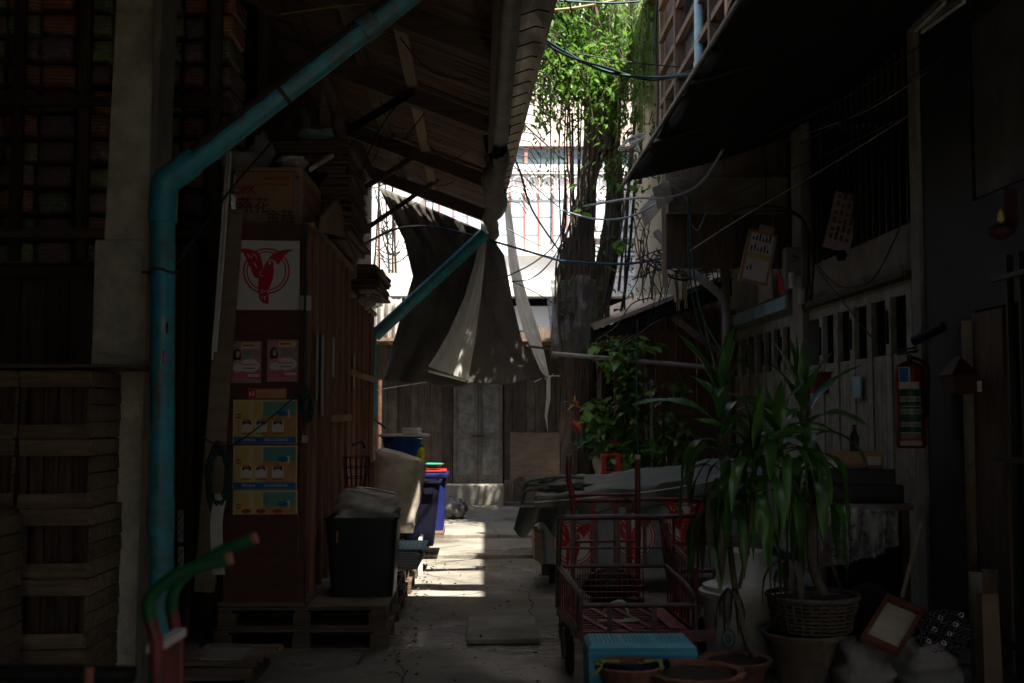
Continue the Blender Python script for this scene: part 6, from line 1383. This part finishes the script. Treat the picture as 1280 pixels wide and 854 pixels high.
# wrapped reeds on the left front pot
q = at(787, 826, 5.9); rr_ = thing('wrapped_bundle', (q.x, 5.9, q.z), 'dark pad with yellow-green cord ends lying on the leftmost front pot', 'bundle')
MB().m('bin_navy').tube(smooth_path([at(752, 834, 5.85), at(775, 836, 5.78), at(805, 836, 5.78), at(832, 830, 5.9)]), [.028]*19, 12).build('pad', parent=rr_, smooth=True)
mb = MB().m('yellow_rope')
for u0 in (752, 806):
    mb = MB().m('yellow_rope')
    for k in range(14): a = at(u0+k*1.6, 834, 5.85); mb.tube([(a.x, a.y-.035*cos(t), a.z+.035*sin(t)) for t in [i*2*pi/12 for i in range(13)]], .0045, 4)
    for k in range(10): a = at(u0+2, 832, 5.82); mb.tube([a, a+V((-.02-.04*random.random(), U(-.03, .03), U(-.05, .02)))], .003, 4)
    mb.build('cord', parent=rr_)
# ================================================================== white tank
tk = thing('plastic_tank', (at(930, 800, 7.2).x, 7.2, 0), 'off-white plastic water tank with a stepped domed lid', 'tank')
c = at(930, 800, 7.2); zr = hz(742, 7.2); zd = hz(688, 7.2); R_ = .262
MB().m('tank').lathe([(0, 0), (R_*.86, 0), (R_*.9, .03), (R_*.97, zr*.9), (R_*1.0, zr-.015), (R_*.9, zr-.015), (0, zr-.02)], (c.x, 7.2, 0), 48).build('body', parent=tk, smooth=True)
MB().m('tank').lathe([(R_*1.02, zr-.02), (R_*1.07, zr-.015), (R_*1.08, zr+.015), (R_*1.0, zr+.022), (R_*.98, zr+.05), (R_*.70, zr+.075), (R_*.66, zr+.09), (R_*.62, zd-.03), (R_*.55, zd-.005), (0, zd+.012), (0, zd)], (c.x, 7.2, 0), 48).build('lid', parent=tk, smooth=True)
mb = MB(); 
def cylov(mt, r0, r1, lift):
    n = 26; P = [(-.62+sin(t)*r_/ (R_*.95), .20+cos(t)*r_*1.4) for t in [i*2*pi/n for i in range(n)] for r_ in (r0, r1)]
    pts = [(c.x+(R_*.955+lift)*sin(a), 7.2-(R_*.955+lift)*cos(a), z) for a, z in P]
    mb.m(mt).add(pts, [(2*i, 2*i+1, (2*i+3) % (2*n), (2*i+2) % (2*n)) for i in range(n)])
cylov('poster_teal', .035, .048, .004); cylov('poster_teal', .001, .024, .004); mb.fixn = False; mb.build('emblem', parent=tk)
# ================================================================== dracaena plants
def strap(mb, p, az, e0, L, W, bend, ns=8, twist=0, kink=.0):
    d_az = V((cos(az), sin(az), 0)); vs_ = []; q = V(p); e = e0; wv = U(0, 6)
    for i in range(ns+1):
        t = i/ns; w_ = W*min(1, .35+2.6*t)*(1-max(0, (t-.45)/.55)**1.7)+.001
        s_ = V((-sin(az), cos(az), 0)); d = d_az*cos(e)+V((0, 0, sin(e))); nrm = s_.cross(d)*-1
        ss = (s_*cos(twist*t)+nrm*sin(twist*t)).normalized(); rip = .10*w_*sin(t*14+wv)
        vs_ += [q+ss*w_/2+nrm*(w_*.16+rip), q, q-ss*w_/2+nrm*(w_*.16-rip)]
        q = q+d*(L/ns); e = max(e-bend/ns*(2.1-2.0*t), -1.5)
    mb.add(vs_, [(3*i+k, 3*i+3+k, 3*i+4+k, 3*i+1+k) for i in range(ns) for k in (0, 1)])
def dracaena(label, stems, pot_base, seed):
    random.seed(seed); o = thing('dracaena', pot_base, label, 'potted plant')
    for (path, r0, r1, n, rng, Ls) in stems:
        P = smooth_path(path, 6); k = len(P); MB().m('stem').tube(P, [r0+(r1-r0)*i/(k-1) for i in range(k)], 9).build('stem', parent=o, smooth=True)
        mb = MB().m('leaf_drac'); top = P[-1]
        for i in range(n):
            t = i/n; f = 1-t*rng; j = f*(k-1); a = int(j); p = P[a].lerp(P[min(a+1, k-1)], j-a)
            az = i*2.4+U(-.3, .3); e0 = R(84-50*min(1, t*1.6)+U(-8, 8)); bend = R(10+135*min(1, max(0, t-.1)*2.4)+U(-20, 25)); L_ = Ls*U(.8, 1.15)*(.75+.4*min(1, t*3))
            strap(mb, p, az, e0, L_, U(.055, .085), bend, 10, U(-.7, .7))
        mb.fixn = False; mb.build('leaves', parent=o, smooth=True, angle=60)
P_ = lambda u, v, Y: at(u, v, Y)
dracaena('left of two tall strap-leaved plants, on a thin bare stem before the white tank', [
    ([V((P_(932, 0, 6.45).x, 6.42, .2)), P_(930, 790, 6.5), P_(918, 730, 6.6), P_(908, 640, 6.7), P_(902, 560, 6.7), P_(900, 488, 6.7)], .024, .012, 30, .50, .52),
    ([P_(924, 735, 6.6), P_(935, 680, 6.5), P_(940, 620, 6.4), P_(944, 560, 6.4)], .012, .009, 18, .45, .46)], (P_(932, 0, 6.45).x, 6.42, .2), 3)
dracaena('right of two tall strap-leaved plants, on a thick dark trunk above the woven basket', [
    ([V((P_(1015, 0, 6.7).x, 6.65, .5)), P_(1015, 700, 6.8), P_(1014, 620, 6.85), P_(1008, 560, 6.9), P_(1003, 495, 6.9)], .034, .016, 34, .60, .52),
    ([P_(1015, 640, 6.8), P_(985, 590, 6.6), P_(972, 545, 6.5)], .012, .009, 18, .45, .46)], (P_(1015, 0, 6.7).x, 6.65, .5), 8)
mb = MB().m('stem').tube(smooth_path([P_(1054, 745, 7.0), P_(1045, 720, 7.0), P_(1034, 690, 7.0), P_(1024, 655, 7.0), P_(1020, 610, 7.0)]), .010, 7); 
o = thing('sapling', tuple(P_(1054, 748, 7.0)), 'slender curved bare stem rising beside the thick plant trunk', 'plant'); mb.build('stem', parent=o, smooth=True)
mb = MB().m('wicker'); random.seed(2)
for k in range(16): strap(mb, P_(900+U(-20, 20), U(560, 640), 6.6), U(0, 6.3), R(-40), U(.3, .5), .045, R(50))
for k in range(9): strap(mb, P_(915+U(-6, 6), 735, 6.55), U(0, 6.3), R(-50), U(.2, .35), .03, R(40))
for k in range(7): strap(mb, P_(985+U(-10, 10), 700, 6.6), U(0, 6.3), R(-30), U(.2, .35), .04, R(60))
mb.fixn = False; tag(mb.build('dry_leaves', smooth=True), 'dry brown leaves hanging under the two strap-leaved plants', 'dry leaves', kind='stuff')
# small red flowers/anthurium behind
for i, (u, v) in enumerate(((983, 624), (952, 652))):
    c = P_(u, v, 7.5); mb = MB().m('orange').sph(c, (.035, .02, .03), nz=.3); mb.m('stem').tube([c, V((c.x, 7.5, .02))], .008, 5); tag(mb.build('flower_bud', smooth=True), ['upper small salmon flower showing between the two strap-leaved plants', 'lower small salmon flower showing between the two strap-leaved plants'][i], 'flower')
# ================================================================== things on the right behind the plants
random.seed(51)
tbx = thing('work_table', (P_(1075, 0, 7.9).x, 8.0, 0), 'dark cloth-covered table beside the folding gate', 'table')
x0, x1 = P_(1010, 0, 7.7).x, P_(1128, 0, 7.7).x; zt = hz(632, 7.7)
MB().m('wood_h').box(x0, 7.7, zt-.04, x1, 8.4, zt).build('table_top', parent=tbx)
for x in (x0+.02, x1-.07):
    for y in (7.73, 8.32): MB().m('wood_v').box(x, y, 0, x+.05, y+.05, zt-.041).build('leg', parent=tbx)
MB().m('black_cloth').box(x0+.03, 7.74, .1, x1-.03, 7.76, zt-.05, j=.01).build('cloth_front', parent=tbx)
def frill(mt, name, label, Y, u0, u1, v0, v1, cat, d=.5):
    mb = MB().m(mt)
    def fnc(a, b):
        u = u0+(u1-u0)*b; s_ = a
        if s_ < .35: p = at(u, v0, Y+d*(1-s_/.35)); p.z += 0
        else:
            t = (s_-.35)/.65; p = at(u, v0+(v1-v0)*t*(1-.35*b**2), Y); p = p+V((0, -.03-.05*sin(b*17+t*2)*t-.03*sin(b*41)*t, 0))
        return p+V((0, 0, .01*gz(a*7, b*9, 1, 4)))
    mb.grid(fnc, 24, 50); return tag(mb.build(name, smooth=True, angle=180), label, cat)
frill('plastic_film', 'plastic_sheet', 'crinkled clear plastic sheet draped over the table edge', 7.66, 1020, 1122, 629, 708, 'plastic sheet')
for k, (v0, v1, x_a, x_b, mt) in enumerate(((608, 630, 1030, 1130, 'bin_black'), (588, 607, 1036, 1118, 'bin_black'))):
    a = at(x_a, v1, 7.8); b = at(x_b, v0, 7.8); mb = MB().m(mt).box(a.x, 7.8, a.z+.003, b.x, 8.3, b.z, j=.012); tag(mb.build('black_tray', bevel=.012), ['lower wide black tray stacked on the table', 'upper black tray stacked on the table'][k], 'tray')
a = at(1050, 587, 7.9); b = at(1105, 565, 7.9); mb = MB().m('cardboard').box(a.x, 7.9, a.z+.01, b.x, 8.2, b.z, j=.006); mb.m('label_white').box(b.x-.12, 7.893, a.z+.03, b.x-.03, 7.896, b.z-.03); tag(mb.build('small_carton', bevel=.004), 'small brown carton with white label on the black trays', 'carton')
a = at(1040, 588, 7.85); b = at(1075, 575, 7.85); mb = MB().m('bag_white').box(a.x-.2, 7.82, a.z+.02, a.x+.05, 7.89, b.z, j=.01); tag(mb.build('papers'), 'loose pale papers beside the small carton on the trays', 'papers')
rdx = thing('red_crate', at(1030, 505, 8.4), 'small dark red plastic crate hanging on the nearer folding gate', 'crate')
a = at(1006, 492, 8.6); b = at(1042, 466, 8.6); tub(rdx, a.x+.02, b.x-.02, a.x, b.x, 8.6, .2, a.z, b.z, 'ext_red', .008)
for x in (a.x+.03, b.x-.03): MB().m('steel').tube([(x, 8.8, b.z), (x, 8.82, b.z+.12)], .004, 4).build('hook', parent=rdx)
tag(MB().m('pale_blue').box(WX-.03, 9.55, hz(497, 9.6), WX-.012, 9.75, hz(470, 9.6)).build('gate_notice'), 'small pale green notice on the nearer folding gate', 'notice')
bt = thing('bottle', (P_(1068, 0, 8.3).x, 8.3, 1.2), 'dark bottle standing on top of the small carton', 'bottle')
c = at(1068, 564, 8.05); MB().m('bin_black').lathe([(0, 0), (.035, 0), (.035, .1), (.012, .15), (.012, .19), (0, .19)], (c.x, 8.05, c.z), 14).build('bottle_body', parent=bt, smooth=True)
# broom stick
mb = MB().m('pale_wood').tube([at(1127, 748, 7.3), at(1151, 655, 7.6)], .014, 8); o = thing('broom', tuple(at(1127, 770, 7.25)), 'broom with pale stick leaning against the dark door jamb', 'broom'); mb.build('stick', parent=o, smooth=True)
mb = MB().m('wicker')
for k in range(40): a = at(1127, 748, 7.3); mb.tube([a, V((a.x+U(-.12, .06), 7.25+U(-.05, .05), max(.02, a.z-.28+U(-.03, .03))))], .004, 4)
mb.build('bristles', parent=o)
# sacks at front right
def floor_sack(label, u0, u1, v_top, Y, d, mt, seed, name='sack'):
    a = at(u0, v_top, Y); b = at(u1, v_top, Y); cx_ = (a.x+b.x)/2; hw = (b.x-a.x)/2; zt_ = a.z; mb = MB().m(mt)
    def fnc(p, q):
        t = 2*pi*q; z = zt_*(1-(1-p)**1.0) if p < 1 else zt_; prof_ = (.82+.18*sin(pi*min(1, p*1.3)))*(1 if p < .8 else max(.05, 1-((p-.8)/.2)**2))
        g = 1+.22*gz(t*1.2, p*4, 1, seed)+.08*gz(t*3, p*9, 1, seed+5); c_, s_ = cos(t), sin(t); c_ = abs(c_)**.7*(1 if c_ > 0 else -1); s_ = abs(s_)**.7*(1 if s_ > 0 else -1)
        return (cx_+hw*prof_*c_*g, Y+d/2+d/2*prof_*s_*g, zt_*(p if p < .8 else .8+.2*sin((p-.8)/.2*pi/2))+.012*gz(t*2, p*5, 1, seed+2)*p+.003)
    mb.grid(fnc, 22, 28); return tag(mb.build(name, smooth=True, angle=180), label, 'sack')
floor_sack('pale grey stuffed sack under the tilted picture frame', 1056, 1128, 806, 6.2, .4, 'bag_grey', 3)
floor_sack('pale sack full of tube ends beside the tilted picture frame', 1130, 1212, 800, 6.25, .42, 'bag_grey', 9)
floor_sack('grey crumpled sack behind the tilted picture frame', 1072, 1130, 735, 6.9, .35, 'black_cloth', 15)
bd = thing('tube_bundle', (at(1178, 800, 6.4).x, 6.4, hz(810, 6.4)), 'bundle of dark hollow tubes with shiny round ends in the sack', 'tubes')
random.seed(6); cnt = 0
for i in range(9):
    for j in range(8):
        u = 1150+i*7.4+(j % 2)*3.7; v = 764+j*6.6+abs(i-4)*1.5
        if ((u-1180)/36)**2+((v-789)/28)**2 > 1: continue
        p = at(u, v, 6.28+U(-.015, .015)-.0*j+(810-v)*.0008); r_ = .0145; d = V((.12, .8, -.5)).normalized()
        mb = MB().m('dark_steel' if (i*3+j*5) % 7 else 'steel'); x_ = d.cross(V((0, 0, 1))).normalized(); y_ = x_.cross(d); n = 10
        ring = lambda q, rr: [q+(x_*cos(2*pi*k/n)+y_*sin(2*pi*k/n))*rr for k in range(n)]
        vv = ring(p+d*.3, r_)+ring(p, r_)+ring(p, r_*.6)+ring(p+d*.1, r_*.6)
        mb.add(vv, [(a*n+k, a*n+(k+1) % n, (a+1)*n+(k+1) % n, (a+1)*n+k) for a in range(3) for k in range(n)]+[tuple(3*n+k for k in range(n))]); mb.build('tube', parent=bd, smooth=True)
# picture frame
pf = thing('picture_frame', tuple(at(1112, 815, 6.25)), 'tilted brown wooden frame with a blank cream panel lying on the sacks', 'frame')
Q = [at(1108, 746, 6.55), at(1156, 766, 6.45), at(1122, 822, 6.12), at(1074, 800, 6.2)]
ctr = sum(Q, V())/4; inn = [q.lerp(ctr, .2) for q in Q]; nn = (Q[1]-Q[0]).cross(Q[3]-Q[0]).normalized(); nn = nn if nn.y < 0 else -nn
MB().m('poster_cream').poly([q.lerp(ctr, .12)-nn*.004 for q in Q], -nn*.005).build('panel', parent=pf); MT['frame_panel'] = mat('frame_panel', (.42, .38, .29), (.26, .23, .17), rough=.6)
bpy.data.objects[-1] if False else None
for i in range(4):
    MB().m('red_ply').poly([Q[i], Q[(i+1) % 4], inn[(i+1) % 4], inn[i]], nn*.03).build('frame_side', parent=pf, bevel=.003)
for o in bpy.data.objects:
    if o.parent == pf and o.name.startswith('panel'): o.data.materials[0] = MT['frame_panel']
# card tubes at far right
for i, (u0, u1, v, Y, mt) in enumerate(((1211, 1228, 716, 6.5, 'stained_wall'), (1226, 1250, 745, 6.2, 'card_dark'), (1228, 1245, 712, 6.8, 'wood_v'))):
    a = at(u0, v, Y); b = at(u1, v, Y); mb = MB().m(mt)
    if i == 0: mb.tube([((a.x+b.x)/2, Y, 0.0), ((a.x+b.x)/2, Y, a.z)], (b.x-a.x)/2, 16)
    else: mb.box(a.x, Y, 0, b.x, Y+.06, a.z, j=.01)
    tag(mb.build(['card_tube', 'card_roll', 'board'][i], smooth=i == 0), ['pale cardboard tube standing upright at the far right', 'brown folded card standing upright next to the pale tube', 'narrow dark board behind the pale tube'][i], ['tube', 'card', 'board'][i])
mb = MB().m('wood_h').box(at(1225, 0, 6.0).x, 5.9, 0, 3.2, 6.05, .10); tag(mb.build('door_sill'), 'low wooden sill in front of the security grille', 'sill')
# ================================================================== wires
W = [
 ('thick blue-black cable crossing in front of the tarpaulin from left to tree', 'wire_blue', .016, [(430, 322, 12), (465, 300, 13), (500, 285, 14), (545, 284, 15), (610, 300, 15), (700, 326, 13.8)]),
 ('continuation of the blue cable from the tree to the further gate', 'wire_blue', .016, [(700, 326, 13.8), (780, 330, 13.2), (850, 318, 12.5), (915, 300, 12)]),
 ('dark green cable swooping from the eave past the leaves to the window', 'wire_teal', .016, [(600, -20, 9), (650, 25, 9.3), (700, 62, 9.8), (760, 90, 10.2), (820, 97, 10.4), (872, 92, 10.1)]),
 ('second dark cable twisted beside the green one near the window', 'wire_black', .012, [(610, -10, 9.2), (690, 60, 9.6), (755, 84, 10.1), (815, 100, 10.5), (868, 88, 10.2)]),
 ('thin black wire stretched level below the green cable', 'wire_black', .006, [(690, 62, 10), (790, 78, 10.3), (850, 84, 10.6)]),
 ('purple wire drooping from the tarpaulin edge up to the tree', 'wire_purple', .009, [(520, 335, 15.6), (600, 352, 15.2), (650, 338, 14.8), (690, 310, 14), (705, 280, 13.9)]),
 ('second purple wire looping lower before the sunlit wall', 'wire_purple', .009, [(640, 352, 15), (665, 348, 14.6), (690, 325, 14.2), (708, 290, 13.9)]),
 ('black cable falling steeply from the eave past the blue glass blocks', 'wire_black', .013, [(628, 160, 12), (650, 215, 13), (665, 262, 13.6), (700, 315, 13.9)]),
 ('straight grey wire slanting across the pink upper wall', 'wire_grey', .010, [(635, 130, 12), (660, 160, 13), (705, 200, 14)]),
 ('pale wire slanting across the balcony grille', 'wire_grey', .008, [(640, 205, 13), (670, 235, 13.6), (712, 270, 14)]),
 ('thin white wire sagging in front of the blue glass blocks', 'wire_grey', .006, [(632, 285, 13), (660, 300, 13.4), (700, 318, 13.9)]),
 ('pale blue cable curving down below the black awning', 'wire_grey', .014, [(903, 188, 9.5), (890, 210, 10), (868, 235, 10.6), (830, 248, 11.2), (790, 248, 12), (730, 258, 13.8)]),
 ('white wire rising from the tree to the awning tip', 'wire_grey', .011, [(700, 262, 13.5), (745, 274, 13), (790, 270, 12.5), (840, 243, 11.6)]),
 ('green wire hanging long from the awning to the potted plants', 'rope_green', .009, [(862, 248, 10.5), (866, 330, 10.4), (880, 400, 10.2), (912, 452, 9.8)]),
 ('second green wire hanging to the left of the long one', 'rope_green', .008, [(860, 250, 10.8), (862, 340, 10.8), (872, 400, 10.7), (886, 442, 10.6)]),
 ('grey wire bent in a hook under the awning', 'wire_grey', .007, [(832, 222, 11), (858, 248, 11), (862, 275, 11), (872, 288, 11), (880, 272, 11), (884, 262, 11)]),
 ('grey cable climbing from the low roof to the ceiling', 'wire_grey', .006, [(860, 315, 11.5), (930, 270, 10.5), (1040, 205, 9.5), (1190, 110, 8)]),
 ('thin ceiling wire nearest the fluorescent tubes', 'wire_brown', .006, [(960, 170, 9.5), (1060, 120, 8.5), (1160, 50, 7.6)]),
 ('second thin ceiling wire running beside the first', 'wire_brown', .006, [(1000, 180, 9.5), (1090, 130, 8.5), (1240, 30, 7.2)]),
 ('third ceiling wire running lowest over the gates', 'wire_brown', .006, [(900, 250, 10.5), (1060, 180, 9.2), (1240, 90, 7.5)]),
 ('black cable looping down beside the meter', 'wire_black', .012, [(905, 270, 11.6), (940, 258, 11.4), (985, 262, 11.2), (1008, 285, 11), (1010, 350, 11), (1004, 385, 11)]),
 ('second black cable loop over the hanging signboard', 'wire_black', .010, [(910, 285, 11.5), (950, 265, 11.3), (1000, 272, 11), (1016, 320, 10.9), (1014, 380, 10.9)]),
 ('dark wire sagging across the stained lintel', 'wire_black', .006, [(1020, 330, 9.8), (1050, 358, 9.4), (1090, 350, 9), (1125, 285, 8.6)]),
 ('thin black wire falling diagonally over the nearer gate', 'wire_black', .005, [(1018, 332, 10), (1060, 385, 9.4), (1100, 435, 8.9)]),
 ('tangled black wires along the low roof edge', 'wire_black', .009, [(795, 325, 12.6), (830, 312, 12.6), (870, 320, 12.5), (905, 300, 12.3)]),
 ('brown wire crossing the low roof toward the signboard', 'wire_brown', .008, [(790, 350, 12.8), (840, 330, 12.6), (880, 318, 12.4), (925, 318, 12)]),
 ('drooping wire under the long roof nearest the camera', 'wire_brown', .006, [(480, 20, 8.5), (540, 90, 9), (610, 100, 9.5)]),
 ('thin wire slanting under the long roof by the brace', 'wire_black', .006, [(505, 175, 11), (560, 110, 10.5), (608, 105, 10)]),
 ('green cord slanting from the roof to the carton', 'rope_green', .007, [(220, 330, 6.4), (290, 235, 7.2), (345, 170, 7.8), (400, 90, 8.4)]),
 ('second green cord slanting under the long roof', 'rope_green', .007, [(430, 290, 9.5), (470, 170, 10), (530, 90, 10.2)]),
 ('yellow rope hanging by the gap between roof and further cabinet', 'wire_yellow', .012, [(455, 285, 12.9), (450, 310, 12.9), (440, 325, 12.6)]),
 ('pale brown rod spanning high between roof and window', 'wire_yellow', .012, [(640, 14, 10), (700, 12, 10.2), (752, 4, 10.6), (790, -6, 10.8)]),
 ('straight pale green wire at the top of the gap', 'wire_teal', .010, [(700, 1, 10), (760, 4, 10.2), (800, 2, 10.4)]),
 ('tan wire crossing behind the slanting blue pipe', 'wire_yellow', .008, [(350, 18, 7.5), (420, 8, 7.8), (470, 5, 8)]),
 ('black wire sagging over the tarpaulin', 'wire_black', .007, [(505, 310, 15.8), (540, 322, 15.7), (590, 348, 15.6), (640, 352, 15.2), (720, 395, 13.9)]),
 ('teal hose hanging down the end of the further cabinet', 'wire_teal', .014, [(467, 420, 13.1), (466, 480, 13.1), (464, 518, 13.1), (478, 532, 13), (482, 536, 13)]),
 ('thin black string of wire along the far plank shed', 'wire_black', .006, [(470, 488, 17), (520, 480, 17), (568, 474, 17)]),
 ('vertical green wire hanging before the creeper bush', 'rope_green', .010, [(797, 400, 12.8), (796, 480, 12.8), (798, 560, 12.8), (802, 590, 12.8)]),
 ('dark twig-like cable bundle reaching from the low roof to the bush', 'wire_brown', .010, [(760, 440, 12.8), (790, 425, 12.8), (815, 405, 12.9), (832, 398, 13)]),
 ('second dark twig-like cable above the creeper bush', 'wire_brown', .008, [(745, 425, 12.8), (770, 408, 12.8), (790, 380, 12.9), (815, 372, 13)]),
 ('grey wire running along the black awning toward the gates', 'wire_grey', .005, [(985, 175, 10), (1080, 140, 9), (1160, 90, 8)]),
]
for lab_, mt, r_, pts in W:
    tag(MB().m(mt).tube(smooth_path([at(*p) for p in pts], 6), r_, 6).build('cable', smooth=True), lab_, 'cable')
# extra fine wire tangle in the roof end and low roof: hanging short strands
random.seed(77)
mb = MB().m('wire_black')
for k in range(34):
    u, v = U(790, 915), U(300, 350); Y = U(12.3, 12.9); a = at(u, v, Y); mb.tube(smooth_path([a, a+V((U(-.1, .1), 0, U(-.3, -.1))), a+V((U(-.15, .15), 0, U(-.7, -.3)))], 4), .005, 4)
for k in range(12): a = at(U(790, 830), U(310, 340), 12.6); b = at(U(850, 915), U(300, 350), 12.4); mb.tube(arc(a, b, U(.02, .2), 8), .006, 4)
tag(mb.build('wire_tangle'), 'messy black wire tangle hanging over the low lean-to roof', 'wires')
mb = MB().m('wire_black')
for k in range(16): a = at(U(468, 478), U(235, 340), 16); b = at(U(485, 512), U(235, 345), 16); mb.tube(arc(a, b, U(.05, .3), 8), .008, 4)
for k in range(5): a = at(U(470, 492), 205, 16.2); mb.tube([a, a-V((U(-.1, .1), 0, 1.6))], .012, 4)
tag(mb.build('wire_tangle'), 'tangled wires in the bright gap left of the tarpaulin', 'wires')
mb = MB().m('wire_brown')
for k in range(22): a = at(U(430, 600), U(95, 250), 12); mb.tube(arc(a, a+V((U(-.8, .8), U(-.3, .3), U(-.5, .5))), U(.05, .3), 7), .004, 4)
tag(mb.build('string_tangle'), 'fine dusty strings hanging under the long corrugated roof', 'strings')
